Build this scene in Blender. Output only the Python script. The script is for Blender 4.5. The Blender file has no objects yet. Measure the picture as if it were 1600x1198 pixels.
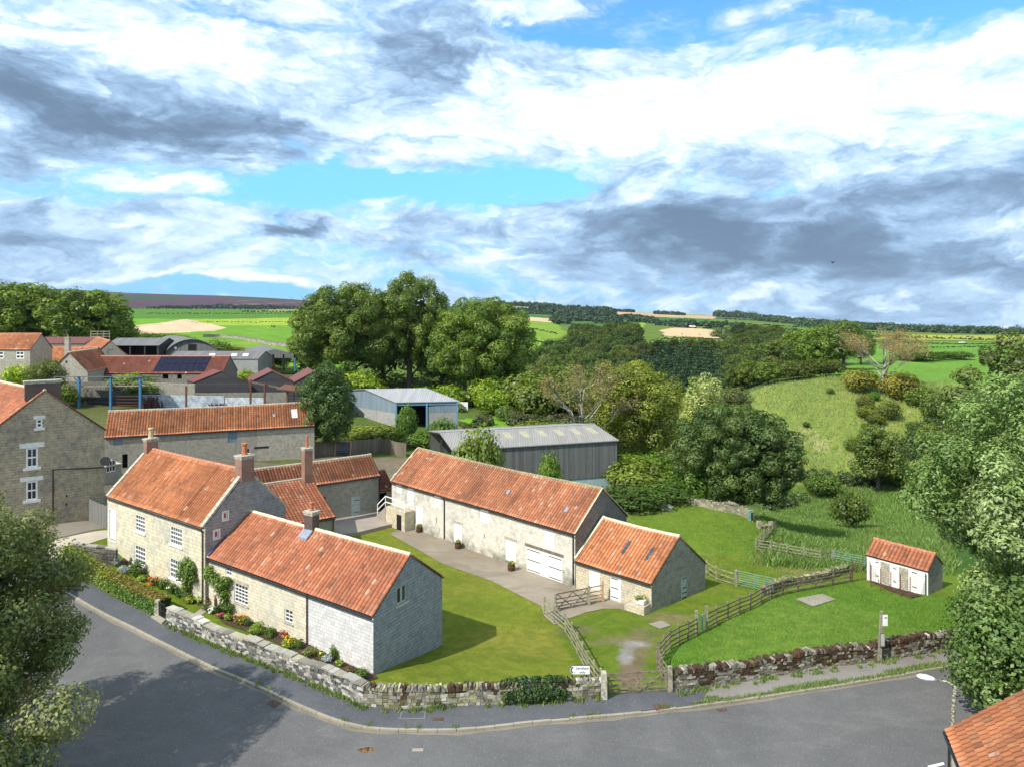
import bpy, math, random
import numpy as np
from mathutils import Vector, Matrix, noise as mnoise
R = math.radians
rnd = random.Random(7)
scene = bpy.context.scene
col = scene.collection

# ------------------------------------------------------------------ camera
H, F, HY = 20.0, 1100.0, 490.0          # eye height, focal length in photo pixels, horizon row
cd = bpy.data.cameras.new('camera'); cam = bpy.data.objects.new('camera', cd); col.objects.link(cam)
cam.location = (0, 0, H); cam.rotation_euler = (R(90), 0, 0)
cd.sensor_width = 36.0; cd.lens = 36.0 * F / 1600.0
cd.shift_y = -(599 - HY) / 1600.0
cd.clip_start = 0.5; cd.clip_end = 20000
scene.camera = cam

# ------------------------------------------------------------------ light and sky
SUN_DIR = Vector((-0.77, -0.64, 0)).normalized()
SUN_EL = R(46)
sun_vec = Vector((SUN_DIR.x * math.cos(SUN_EL), SUN_DIR.y * math.cos(SUN_EL), math.sin(SUN_EL)))
sd = bpy.data.lights.new('sun', 'SUN'); sun = bpy.data.objects.new('sun', sd); col.objects.link(sun)
sd.energy = 4.0; sd.angle = R(0.6); sd.color = (1.0, 0.95, 0.86)
sun.rotation_euler = (-sun_vec).to_track_quat('-Z', 'Y').to_euler()
sun.location = (-40, -30, 60)
scene.view_settings.view_transform = 'Standard'; scene.view_settings.look = 'None'
scene.view_settings.exposure = 0.62; scene.view_settings.gamma = 1.0
scene.render.engine = 'CYCLES'
scene.cycles.max_bounces = 6; scene.cycles.diffuse_bounces = 3; scene.cycles.glossy_bounces = 2
scene.cycles.transmission_bounces = 3; scene.cycles.transparent_max_bounces = 6
scene.cycles.use_denoising = True

world = bpy.data.worlds.new('World'); scene.world = world; world.use_nodes = True
def build_world():
    nt = world.node_tree; nt.nodes.clear(); N = nt.nodes; L = nt.links
    def node(t, **k):
        n = N.new(t)
        for a, b in k.items(): setattr(n, a, b)
        return n
    def val(x, s):
        if isinstance(x, (int, float)): s.default_value = x
        else: L.new(x, s)
    def M(op, a, b=0.0, c=0.0, clamp=False):
        n = node('ShaderNodeMath', operation=op, use_clamp=clamp)
        val(a, n.inputs[0]); val(b, n.inputs[1]); val(c, n.inputs[2]); return n.outputs[0]
    def comb(x, y, z):
        n = node('ShaderNodeCombineXYZ'); val(x, n.inputs[0]); val(y, n.inputs[1]); val(z, n.inputs[2]); return n.outputs[0]
    def noise(vec, scale, detail=6, rough=0.55, dist=0.0, out=0):
        n = node('ShaderNodeTexNoise'); n.inputs['Scale'].default_value = scale; n.inputs['Detail'].default_value = detail
        n.inputs['Roughness'].default_value = rough; n.inputs['Distortion'].default_value = dist
        L.new(vec, n.inputs['Vector']); return n.outputs[out]
    def smooth(x, a, b):
        n = node('ShaderNodeMapRange', interpolation_type='SMOOTHSTEP'); val(x, n.inputs[0])
        n.inputs[1].default_value = a; n.inputs[2].default_value = b; n.inputs[3].default_value = 0; n.inputs[4].default_value = 1
        return n.outputs[0]
    def mix(f, a, b):
        n = node('ShaderNodeMix', data_type='RGBA'); val(f, n.inputs[0])
        for x, s in ((a, n.inputs[6]), (b, n.inputs[7])):
            if isinstance(x, tuple): s.default_value = (*x, 1)
            else: L.new(x, s)
        return n.outputs[2]
    tc = node('ShaderNodeTexCoord'); sp = node('ShaderNodeSeparateXYZ'); L.new(tc.outputs['Generated'], sp.inputs[0])
    x, y, z = sp.outputs
    hl = M('SQRT', M('ADD', M('MULTIPLY', x, x), M('MULTIPLY', y, y)))
    az = M('ARCTAN2', x, y)
    q = M('DIVIDE', z, M('MAXIMUM', hl, 0.05))
    # cloud layer seen in perspective: a plane overhead
    zz = M('ADD', M('MAXIMUM', z, 0.0), 0.10)
    px = M('DIVIDE', x, zz); py = M('DIVIDE', y, zz)
    pl = comb(px, M('MULTIPLY', py, 1.0), 0.0)
    # wobble used to break up the edges of the big masses
    dv = comb(M('MULTIPLY', az, 3.0), M('MULTIPLY', q, 7.5), 0.3)
    w1 = noise(dv, 1.6, 7, 0.6, 0.4, 1)
    wsp = node('ShaderNodeSeparateXYZ'); L.new(w1, wsp.inputs[0])
    azd = M('ADD', az, M('MULTIPLY', M('SUBTRACT', wsp.outputs[0], 0.5), 0.30))
    qd = M('ADD', q, M('MULTIPLY', M('SUBTRACT', wsp.outputs[1], 0.5), 0.13))
    def blobs(lst):
        tot = None
        for (u, v, ru, rv, a) in lst:
            A = math.atan((u - 800) / F); c = math.cos(A); Q = (HY - v) / F * c
            su = ru / F * c * c; sv = rv / F * c
            dx = M('DIVIDE', M('SUBTRACT', azd, A), su); dy = M('DIVIDE', M('SUBTRACT', qd, Q), sv)
            d2 = M('ADD', M('MULTIPLY', dx, dx), M('MULTIPLY', dy, dy))
            g = M('MULTIPLY', M('EXPONENT', M('MULTIPLY', d2, -1.0)), a)
            tot = g if tot is None else M('ADD', tot, g)
        return tot
    dark = blobs([(110, 165, 210, 60, 1.0), (330, 205, 250, 42, .85), (640, 75, 105, 75, .75), (30, 265, 90, 26, .7), (560, 222, 170, 22, .5),
                  (1150, 345, 240, 38, .8), (1080, 375, 130, 42, 1.0), (1330, 392, 150, 34, 1.25), (1480, 300, 240, 36, .45),
                  (460, 358, 66, 12, 1.2), (105, 335, 80, 22, .5), (1250, 260, 300, 26, .35), (850, 130, 120, 40, .25), (20, 370, 90, 20, .5), (900, 235, 200, 22, .3), (1500, 420, 200, 22, .5)])
    gap = blobs([(560, 285, 200, 30, 1.0), (420, 310, 130, 26, .8), (760, 288, 130, 22, .6), (900, 55, 110, 22, .75), (1350, 20, 300, 26, .7), (1250, 85, 110, 18, .6),
                 (1500, 30, 200, 26, .5), (1050, 8, 160, 24, .7), (350, 10, 130, 22, .45), (730, 395, 160, 10, .35), (860, 285, 90, 14, .4), (620, 440, 300, 14, .35), (330, 455, 330, 20, .55)])
    white = blobs([(300, 90, 260, 70, .7), (1250, 150, 420, 75, .9), (900, 180, 180, 40, .55), (800, 400, 55, 12, .9), (1205, 350, 75, 24, 1.0), (455, 441, 45, 9, 1.3), (385, 439, 42, 7, 1.2),
                   (285, 425, 30, 9, .9), (1440, 470, 34, 9, 1.0), (1260, 455, 60, 13, .8), (1520, 355, 120, 28, .8), (260, 290, 80, 14, .6), (1190, 463, 24, 6, .8), (30, 415, 60, 9, .6), (640, 240, 120, 14, .6)])
    n1 = noise(pl, 0.8, 9, 0.58, 0.3)
    n2 = noise(comb(M('MULTIPLY', az, 5.0), M('MULTIPLY', q, 11.0), 5.0), 1.0, 9, 0.56, 0.15)
    n3 = noise(comb(M('MULTIPLY', az, 10.0), M('MULTIPLY', q, 27.0), 2.0), 1.0, 8, 0.6, 0.1)
    bil = None                       # billows: rounded heaps with creases between them
    for f_, a_, z_ in ((7.0, 1.0, 8.0), (15.0, .6, 3.0), (32.0, .36, 1.0), (66.0, .2, 6.0)):
        t_ = M('MULTIPLY', M('ABSOLUTE', M('SUBTRACT', noise(comb(M('MULTIPLY', azd, f_), M('MULTIPLY', qd, f_ * 1.9), z_), 1.0, 1, 0.5), 0.5)), a_ * 3.0)
        bil = t_ if bil is None else M('ADD', bil, t_)
    n4 = M('SUBTRACT', 1.08, M('MULTIPLY', bil, 0.75))
    # coverage: mostly cloud
    cov = M('ADD', M('MULTIPLY', M('SUBTRACT', n1, 0.5), 0.6), M('MULTIPLY', M('SUBTRACT', n2, 0.5), 1.5)); cov = M('SUBTRACT', cov, M('MULTIPLY', M('SUBTRACT', n4, 0.5), 0.5))
    cov = M('ADD', cov, M('MULTIPLY', M('SUBTRACT', n3, 0.5), 0.9)); cov = M('ADD', cov, 0.60)
    cov = M('SUBTRACT', cov, M('MULTIPLY', gap, 1.0))
    cov = M('ADD', cov, M('MULTIPLY', M('ADD', dark, white), 0.55))
    low2 = M('SUBTRACT', 1.0, smooth(q, 0.02, 0.14))
    cov = M('ADD', cov, M('MULTIPLY', low2, 0.14))
    covs = smooth(cov, -0.12, 0.62)
    # shade of the cloud bases
    sh = M('ADD', M('MULTIPLY', M('SUBTRACT', n2, 0.5), 1.0), M('MULTIPLY', M('SUBTRACT', n4, 0.5), 0.75))
    sh = M('ADD', sh, M('MULTIPLY', M('SUBTRACT', n3, 0.5), 1.1)); sh = M('ADD', sh, 0.05)
    sh = M('ADD', sh, M('MULTIPLY', dark, 0.72)); sh = M('SUBTRACT', sh, M('MULTIPLY', white, 0.5))
    low = M('SUBTRACT', 1.0, smooth(q, 0.0, 0.2))
    sh = M('ADD', sh, M('MULTIPLY', low, 0.20))
    shs = smooth(sh, -0.42, 1.30)
    cr = node('ShaderNodeValToRGB'); L.new(shs, cr.inputs[0])
    e = cr.color_ramp.elements
    e[0].position = 0; e[0].color = (1.10, 1.15, 1.18, 1); e[1].position = 1; e[1].color = (.15, .23, .35, 1)
    for p_, c_ in ((.17, (.90, 1.0, 1.06)), (.34, (.63, .83, 1.0)), (.55, (.39, .58, .82)), (.78, (.24, .37, .55))):
        k = e.new(p_); k.color = (*c_, 1)
    sky = node('ShaderNodeTexSky', sky_type='NISHITA', sun_disc=False, sun_elevation=SUN_EL, sun_rotation=math.atan2(SUN_DIR.x, SUN_DIR.y))
    sky.altitude = 200; sky.air_density = 1.0; sky.dust_density = 0.4; sky.ozone_density = 3.0
    S = 0.11
    hs = node('ShaderNodeHueSaturation'); hs.inputs['Saturation'].default_value = 0.9; hs.inputs['Value'].default_value = 1.35
    L.new(sky.outputs[0], hs.inputs['Color'])
    # deeper blue low down between the clouds as in the photograph
    scale = node('ShaderNodeVectorMath', operation='SCALE'); L.new(cr.outputs[0], scale.inputs[0]); scale.inputs['Scale'].default_value = 0.74 / S
    tn = node('ShaderNodeMix', data_type='RGBA', blend_type='MULTIPLY'); tn.inputs[0].default_value = 1; L.new(hs.outputs[0], tn.inputs[6]); tn.inputs[7].default_value = (.5, 1.0, 1.4, 1)
    lowc = mix(M('MULTIPLY', M('SUBTRACT', 1.0, smooth(q, 0.0, 0.30)), 0.92), tn.outputs[2], (.15 / S, .42 / S, .72 / S))
    colr = mix(covs, lowc, scale.outputs[0])
    bg = node('ShaderNodeBackground'); L.new(colr, bg.inputs[0]); bg.inputs[1].default_value = S
    out = node('ShaderNodeOutputWorld'); L.new(bg.outputs[0], out.inputs[0])
    world.cycles.sampling_method = 'MANUAL'; world.cycles.sample_map_resolution = 512
build_world()

# ------------------------------------------------------------------ points of the place
def P(u, v, z):                     # the point of height z that the eye sees at photo pixel (u, v)
    Y = (H - z) * F / (v - HY); return Vector(((u - 800) / F * Y, Y, z))
def V2(p): return Vector((p[0], p[1]))
def online(u, A, d):                # distance along a plan line A + t d where it crosses the sight line of column u
    k = (u - 800) / F; return (k * A[1] - A[0]) / (d[0] - k * d[1])
def zat(v, Y): return H - (v - HY) / F * Y

# ------------------------------------------------------------------ terrain heights
T = {
 -500: [(20,0),(40,.3),(50,1.2),(60,1.9),(80,2.5),(100,4.5),(115,6.5),(130,7.5),(160,8.5),(205,9),(300,8),(500,8),(800,11),(1200,20),(1800,36),(2800,75),(4500,190),(9000,100)],
 0: [(20,0),(38,.1),(48,.8),(56,1.7),(63,1.9),(80,1.5),(95,3),(105,5),(120,7),(160,8.5),(205,9),(300,7.5),(400,7),(550,8),(800,11),(1200,20),(1800,32),(2800,60),(4500,184),(9000,60)],
 110: [(20,0),(38,.05),(48,.6),(52,1.1),(56,1.6),(63,1.8),(80,1.0),(95,2.5),(105,5),(120,6.8),(150,8),(205,8.5),(300,7),(400,6.4),(550,8),(800,11),(1200,20),(1800,32),(2800,56),(4500,176),(9000,50)],
 165: [(20,0),(34,0),(44,.1),(50,.4),(53,.9),(56,1.5),(60,1.7),(70,1.0),(80,.5),(90,1),(97,2.5),(106,4.8),(120,6.2),(150,7.6),(180,8),(300,6.8),(400,6.2),(550,7.8),(800,11),(1200,20),(1800,32),(2800,54),(4500,165),(9000,50)],
 200: [(20,0),(34,0),(44,.05),(50,.15),(53,.3),(56,.8),(60,1.2),(70,.8),(80,.3),(90,.8),(97,2.5),(106,4.6),(120,6),(150,7.4),(180,7.6),(300,6.5),(400,6),(550,7.5),(800,11),(1200,20),(1800,32),(2800,52),(4500,159),(9000,50)],
 330: [(20,0),(34,0),(48,.0),(52,0),(60,.3),(70,0),(80,.2),(90,.6),(98,2),(110,4),(125,5.5),(150,6.5),(180,7),(240,7),(300,6),(400,6),(550,7.5),(800,11),(1200,20),(1800,30),(2800,48),(4500,138),(9000,0)],
 480: [(20,0),(34,0),(42,.2),(48,-.1),(60,-.8),(75,-.9),(85,-.2),(95,.3),(110,1),(125,2.2),(150,4.5),(180,5.5),(240,5),(300,5),(400,5),(550,7),(800,11),(1200,20),(1800,30),(2800,44),(4500,104),(9000,-50)],
 600: [(20,0),(34,0),(39,0),(41,-.4),(45,-1.15),(50,-1.2),(75,-1.1),(85,-.6),(95,-.2),(122,0),(150,.5),(180,1),(240,2),(300,3),(400,4),(550,6),(800,10),(1200,19),(1800,30),(2800,44),(4500,95),(9000,-50)],
 700: [(20,0),(34,0),(38,0),(41,-.4),(45,-1.15),(50,-1.2),(75,-1.2),(90,-1),(122,0),(150,.2),(180,.5),(240,0),(300,0),(400,2),(550,5),(800,9),(1200,17),(1800,28),(2800,46),(4500,40),(9000,-100)],
 800: [(20,0),(34,0),(37,0),(41,-.4),(45,-1.0),(50,-1.2),(75,-1.3),(90,-1.5),(110,-.8),(135,-.2),(160,-.5),(200,-2),(300,-5),(400,-4),(550,0),(800,6),(1200,13),(1800,24),(2800,51),(4500,30),(9000,-100)],
 900: [(20,0),(34,0),(37,0),(41,-.4),(45,-.9),(50,-1.2),(75,-1.5),(88,-1.8),(105,-3),(135,-3),(170,-5),(240,-10),(300,-12),(400,-12),(550,-8),(700,-2),(900,2),(1200,9),(1800,18),(2800,34),(4500,10),(9000,-100)],
 1000:[(20,0),(34,0),(37,0),(41,-.35),(45,-.7),(50,-1.2),(60,-1.3),(75,-1.6),(85,-2),(95,-4),(115,-6),(150,-11),(200,-14),(300,-15),(400,-11),(500,-3),(600,-1.5),(850,.8),(1200,8),(1800,16),(2800,26),(4500,0),(9000,-150)],
 1100:[(20,0),(37,0),(41,-.3),(50,-1.0),(60,-1.2),(83,-1.7),(93,-5),(110,-9),(140,-14),(180,-16),(220,-16),(300,-14),(400,-10),(500,-4),(600,-1.5),(850,0),(1200,5),(1800,12),(2800,17),(4500,-30),(9000,-200)],
 1160:[(20,0),(37,0),(41,-.3),(50,-1.0),(60,-1.2),(77,-1.7),(90,-5),(105,-9),(130,-15),(160,-15),(195,-6),(215,-3),(240,-4),(300,-9),(400,-9),(500,-4),(700,-.5),(1200,2),(1800,8),(2800,10),(4500,-60),(9000,-200)],
 1220:[(20,0),(38,0),(42,-.3),(50,-1.0),(60,-1.4),(70,-2.2),(85,-6),(100,-10),(125,-16),(145,-17),(160,-12.5),(190,-2),(208,0),(240,-.5),(300,-3),(400,-4),(500,-3),(700,-1),(1200,-2),(1800,0),(2800,0),(4500,-90),(9000,-250)],
 1300:[(20,0),(38,0),(42,-.2),(50,-1.1),(60,-1.6),(70,-3.5),(85,-7.5),(100,-11),(125,-16),(148,-17),(165,-11.5),(195,0),(210,1.2),(300,.9),(430,.4),(650,-.7),(1000,-4.5),(1800,-10),(2800,-20),(4500,-120),(9000,-300)],
 1400:[(20,0),(39,0),(43,-.2),(50,-1.3),(60,-2),(75,-5),(100,-11),(130,-16),(150,-16),(165,-10.5),(190,-1.2),(204,.6),(300,1),(430,.5),(650,-1.5),(1000,-6),(1800,-20),(2800,-40),(9000,-350)],
 1500:[(20,0),(40,0),(50,-1),(60,-2),(80,-6),(110,-13),(140,-15),(160,-9),(185,-1),(300,0),(430,-.5),(650,-4),(1000,-9),(1800,-26),(2800,-50),(9000,-400)],
 2200:[(20,0),(40,0),(50,-1),(60,-2),(80,-6),(110,-13),(140,-14),(160,-9),(185,-1),(300,0),(430,-1),(650,-6),(1000,-12),(1800,-30),(2800,-60),(9000,-500)],
}
GU0, GU1, GN = -700.0, 2300.0, 301
GL0, GL1, GM = math.log(15.0), math.log(9500.0), 900
def _table():
    us = np.array(sorted(T)); lg = np.linspace(GL0, GL1, GM)
    cols = np.array([np.interp(lg, np.log([a for a, b in T[u]]), [b for a, b in T[u]]) for u in us])
    gu = np.linspace(GU0, GU1, GN)
    G = np.array([np.interp(gu, us, cols[:, j]) for j in range(GM)]).T      # GN x GM
    def blur(A, s, ax):
        k = np.arange(-3 * s, 3 * s + 1); w = np.exp(-k * k / (2.0 * s * s)); w /= w.sum()
        pad = [(0, 0), (0, 0)]; pad[ax] = (3 * s, 3 * s); B = np.pad(A, pad, mode='edge')
        return sum(w[i] * np.take(B, np.arange(A.shape[ax]) + i, axis=ax) for i in range(len(w)))
    return blur(blur(G, 2, 0), 4, 1)
TG = _table()
def zt_np(x, y):
    x = np.asarray(x, float); y = np.asarray(y, float); ys = np.maximum(y, 15.5)
    u = np.clip((800 + F * x / ys - GU0) / (GU1 - GU0) * (GN - 1), 0, GN - 1.001)
    l = np.clip((np.log(ys) - GL0) / (GL1 - GL0) * (GM - 1), 0, GM - 1.001)
    i = u.astype(int); j = l.astype(int); a = u - i; b = l - j
    z = TG[i, j] * (1 - a) * (1 - b) + TG[i + 1, j] * a * (1 - b) + TG[i, j + 1] * (1 - a) * b + TG[i + 1, j + 1] * a * b
    # gentle unevenness of rough land, growing with distance
    k = np.clip((ys - 70) / 60, 0, 1)
    z = z + k * (0.35 * np.sin(x * .11 + 1.3) * np.sin(y * .09) + 0.2 * np.sin(x * .31 + y * .17))
    k2 = np.clip((ys - 900) / 1500, 0, 1)
    z = z + k2 * (4 * np.sin(x * .0043 + 2) * np.sin(y * .0031 + .5))
    return z
def zt(x, y): return float(zt_np([x], [y])[0])
def at(u, v):                        # where the sight line of a pixel meets the terrain
    Y = np.exp(np.linspace(math.log(18), math.log(9000), 6000)); a = (u - 800) / F
    d = (H - (v - HY) / F * Y) - zt_np(a * Y, Y)
    k = np.argmax(d < 0) if (d < 0).any() else len(Y) - 1
    y = Y[k]; return Vector((a * y, y, zt(a * y, y)))
# ------------------------------------------------------------------ object helpers
def tag(o, label=None, cat=None, group=None, kind=None):
    if label: o['label'] = label
    if cat: o['category'] = cat
    if group: o['group'] = group
    if kind: o['kind'] = kind
    return o
def empty(name, loc, label, cat, group=None, rz=0.0):
    o = bpy.data.objects.new(name, None); col.objects.link(o); o.location = loc; o.rotation_euler = (0, 0, rz)
    o.empty_display_size = 0.3
    return tag(o, label, cat, group)
def link(name, mesh, parent=None, keep=True):
    o = bpy.data.objects.new(name, mesh); col.objects.link(o)
    if parent is not None:
        o.parent = parent
        if keep: o.matrix_parent_inverse = parent_mat(parent).inverted()
    return o
def parent_mat(p):
    m = Matrix.LocRotScale(p.location, p.rotation_euler.to_quaternion(), p.scale)
    if p.parent: m = parent_mat(p.parent) @ p.matrix_parent_inverse @ m
    return m
def copy_tree(o, parent=None):
    c = o.copy(); col.objects.link(c); c.parent = parent
    for ch in o.children: copy_tree(ch, c)
    return c

class MB:
    def __init__(s): s.v = []; s.f = []; s.m = []; s.c = []
    def face(s, pts, m=0, c=None):
        n = len(s.v); s.v.extend([tuple(p) for p in pts]); s.f.append(tuple(range(n, n + len(pts)))); s.m.append(m); s.c.append(c); return s
    def hexa(s, b, t, m=0, c=None):         # b: four bottom points counter-clockwise, t: four top points
        n = len(s.v); s.v.extend([tuple(p) for p in b] + [tuple(p) for p in t])
        for q in ((3, 2, 1, 0), (4, 5, 6, 7), (0, 1, 5, 4), (1, 2, 6, 5), (2, 3, 7, 6), (3, 0, 4, 7)):
            s.f.append(tuple(n + k for k in q)); s.m.append(m); s.c.append(c)
        return s
    def box(s, x0, x1, y0, y1, z0, z1, m=0, c=None, M=None):
        b = [(x0, y0, z0), (x1, y0, z0), (x1, y1, z0), (x0, y1, z0)]; t = [(x0, y0, z1), (x1, y0, z1), (x1, y1, z1), (x0, y1, z1)]
        if M is not None: b = [M @ Vector(p) for p in b]; t = [M @ Vector(p) for p in t]
        return s.hexa(b, t, m, c)
    def beam(s, p0, p1, w, h, m=0, c=None, up=(0, 0, 1)):
        p0 = Vector(p0); p1 = Vector(p1); d = (p1 - p0)
        if d.length < 1e-6: return s
        d.normalize(); up = Vector(up); sd_ = d.cross(up)
        if sd_.length < 1e-3: sd_ = d.cross(Vector((1, 0, 0)))
        sd_.normalize(); u = sd_.cross(d).normalized(); a = sd_ * w / 2; b = u * h / 2
        return s.hexa([p0 - a - b, p0 + a - b, p1 + a - b, p1 - a - b], [p0 - a + b, p0 + a + b, p1 + a + b, p1 - a + b], m, c)
    def tube(s, pts, rad, n=8, m=0, c=None, cap=True):
        pts = [Vector(p) for p in pts]; rad = rad if isinstance(rad, (list, tuple)) else [rad] * len(pts); base = len(s.v)
        pu = None
        for i, p in enumerate(pts):
            d = (pts[min(i + 1, len(pts) - 1)] - pts[max(i - 1, 0)])
            d = d.normalized() if d.length > 1e-9 else Vector((0, 0, 1))
            if pu is None: a = d.orthogonal().normalized()
            else:
                a = pu - d * pu.dot(d); a = a.normalized() if a.length > 1e-6 else d.orthogonal().normalized()
            pu = a; b = d.cross(a)
            for k in range(n):
                t = 2 * math.pi * k / n; s.v.append(tuple(p + (a * math.cos(t) + b * math.sin(t)) * rad[i]))
        for i in range(len(pts) - 1):
            for k in range(n):
                q = (k + 1) % n
                s.f.append((base + i * n + k, base + i * n + q, base + (i + 1) * n + q, base + (i + 1) * n + k)); s.m.append(m); s.c.append(c)
        if cap:
            s.f.append(tuple(base + k for k in reversed(range(n)))); s.m.append(m); s.c.append(c)
            e = base + (len(pts) - 1) * n; s.f.append(tuple(e + k for k in range(n))); s.m.append(m); s.c.append(c)
        return s
    def mesh(s, name, mats, smooth=False):
        me = bpy.data.meshes.new(name); me.from_pydata(s.v, [], s.f)
        for m in (mats if isinstance(mats, (list, tuple)) else [mats]): me.materials.append(m)
        if s.m and max(s.m) > 0: me.polygons.foreach_set('material_index', s.m)
        box_uv(me)
        if any(c is not None for c in s.c):
            ls = np.array([len(f) for f in s.f]); cc = np.array([c if c is not None else (1, 1, 1) for c in s.c], dtype=np.float32)
            cc = np.hstack([cc, np.ones((len(cc), 1), np.float32)]); set_col(me, np.repeat(cc, ls, axis=0))
        if smooth: me.polygons.foreach_set('use_smooth', [True] * len(s.f))
        me.update(); return me
    def build(s, name, mats, parent=None, smooth=False): return link(name, s.mesh(name, mats, smooth), parent)
def set_col(me, cc):
    a = me.color_attributes.new('Col', 'FLOAT_COLOR', 'CORNER'); a.data.foreach_set('color', np.ascontiguousarray(cc, dtype=np.float32).ravel())
def box_uv(me):                      # UVs in metres: along the wall and up
    n = len(me.polygons)
    if not n: return
    me.update(); nor = np.zeros(n * 3, np.float32); me.polygons.foreach_get('normal', nor); nor = nor.reshape(-1, 3)
    lt = np.zeros(n, np.int32); me.polygons.foreach_get('loop_total', lt)
    li = np.zeros(len(me.loops), np.int32); me.loops.foreach_get('vertex_index', li)
    co = np.zeros(len(me.vertices) * 3, np.float32); me.vertices.foreach_get('co', co); co = co.reshape(-1, 3)
    N = np.repeat(nor, lt, axis=0); Pp = co[li]
    flat = np.abs(N[:, 2]) > 0.85
    t = np.stack([-N[:, 1], N[:, 0]], 1); ln = np.linalg.norm(t, axis=1); ln[ln < 1e-6] = 1; t /= ln[:, None]
    uu = np.where(flat, Pp[:, 0], Pp[:, 0] * t[:, 0] + Pp[:, 1] * t[:, 1]); vv = np.where(flat, Pp[:, 1], Pp[:, 2])
    uv = me.uv_layers.new(name='UVMap'); uv.data.foreach_set('uv', np.stack([uu, vv], 1).astype(np.float32).ravel())
def np_mesh(name, verts, quads, mats, colr=None, smooth=False):
    me = bpy.data.meshes.new(name); nv = len(verts); nf = len(quads)
    me.vertices.add(nv); me.vertices.foreach_set('co', np.ascontiguousarray(verts, np.float32).ravel())
    me.loops.add(nf * 4); me.loops.foreach_set('vertex_index', np.ascontiguousarray(quads, np.int32).ravel())
    me.polygons.add(nf); me.polygons.foreach_set('loop_start', np.arange(nf, dtype=np.int32) * 4)
    for m in (mats if isinstance(mats, (list, tuple)) else [mats]): me.materials.append(m)
    if smooth: me.polygons.foreach_set('use_smooth', np.ones(nf, bool))
    me.update(calc_edges=True)
    if colr is not None: set_col(me, np.hstack([colr, np.ones((len(colr), 1))]) if colr.shape[1] == 3 else colr)
    return me

# ------------------------------------------------------------------ materials
class NT:
    def __init__(s, name):
        s.mat = bpy.data.materials.new(name); s.mat.use_nodes = True; s.t = s.mat.node_tree; s.t.nodes.clear()
    def n(s, t, **k):
        x = s.t.nodes.new(t)
        for a, b in k.items(): setattr(x, a, b)
        return x
    def l(s, a, b): s.t.links.new(a, b)
    def put(s, x, sock):
        if isinstance(x, (int, float)): sock.default_value = x
        elif isinstance(x, tuple): sock.default_value = (*x, 1) if len(x) == 3 and sock.type == 'RGBA' else x
        else: s.l(x, sock)
    def math(s, op, a, b=0.0, clamp=False):
        x = s.n('ShaderNodeMath', operation=op, use_clamp=clamp); s.put(a, x.inputs[0]); s.put(b, x.inputs[1]); return x.outputs[0]
    def mix(s, f, a, b, blend='MIX'):
        x = s.n('ShaderNodeMix', data_type='RGBA', blend_type=blend); s.put(f, x.inputs[0]); s.put(a, x.inputs[6]); s.put(b, x.inputs[7]); return x.outputs[2]
    def noise(s, vec, scale, detail=4, rough=.55, dist=0, out=0):
        x = s.n('ShaderNodeTexNoise'); x.inputs['Scale'].default_value = scale; x.inputs['Detail'].default_value = detail
        x.inputs['Roughness'].default_value = rough; x.inputs['Distortion'].default_value = dist
        if vec is not None: s.l(vec, x.inputs['Vector'])
        return x.outputs[out]
    def ramp(s, x, a, b, lo=0.0, hi=1.0):
        r = s.n('ShaderNodeMapRange', interpolation_type='SMOOTHSTEP'); s.put(x, r.inputs[0])
        for i, q in enumerate((a, b, lo, hi)): r.inputs[i + 1].default_value = q
        return r.outputs[0]
    def pos(s): return s.n('ShaderNodeNewGeometry').outputs['Position']
    def uv(s): return s.n('ShaderNodeUVMap', uv_map='UVMap').outputs[0]
    def attr(s): return s.n('ShaderNodeVertexColor', layer_name='Col').outputs[0]
    def scale(s, v, sc):
        m = s.n('ShaderNodeMapping'); s.l(v, m.inputs[0]); m.inputs['Scale'].default_value = sc; return m.outputs[0]
    def out(s, colr, rough=.9, bump=None, bstr=.3, bdist=.02, spec=.25, metal=0):
        p = s.n('ShaderNodeBsdfPrincipled'); s.put(colr, p.inputs['Base Color']); s.put(rough, p.inputs['Roughness'])
        p.inputs['Specular IOR Level'].default_value = spec; p.inputs['Metallic'].default_value = metal
        if bump is not None:
            b = s.n('ShaderNodeBump'); b.inputs['Strength'].default_value = bstr; b.inputs['Distance'].default_value = bdist; s.l(bump, b.inputs['Height']); s.l(b.outputs[0], p.inputs['Normal'])
        o = s.n('ShaderNodeOutputMaterial'); s.l(p.outputs[0], o.inputs[0]); return s.mat
def plain(name, c, rough=.7, var=.15, sc=3.0, spec=.3, metal=0, bump=0.0):
    m = NT(name); v = m.noise(m.pos(), sc, 5, .6); k = m.ramp(v, .3, .7)
    cc = m.mix(k, tuple(x * (1 - var) for x in c), tuple(min(1, x * (1 + var)) for x in c))
    return m.out(cc, rough, v if bump else None, bump or .3, .02, spec, metal)
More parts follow.
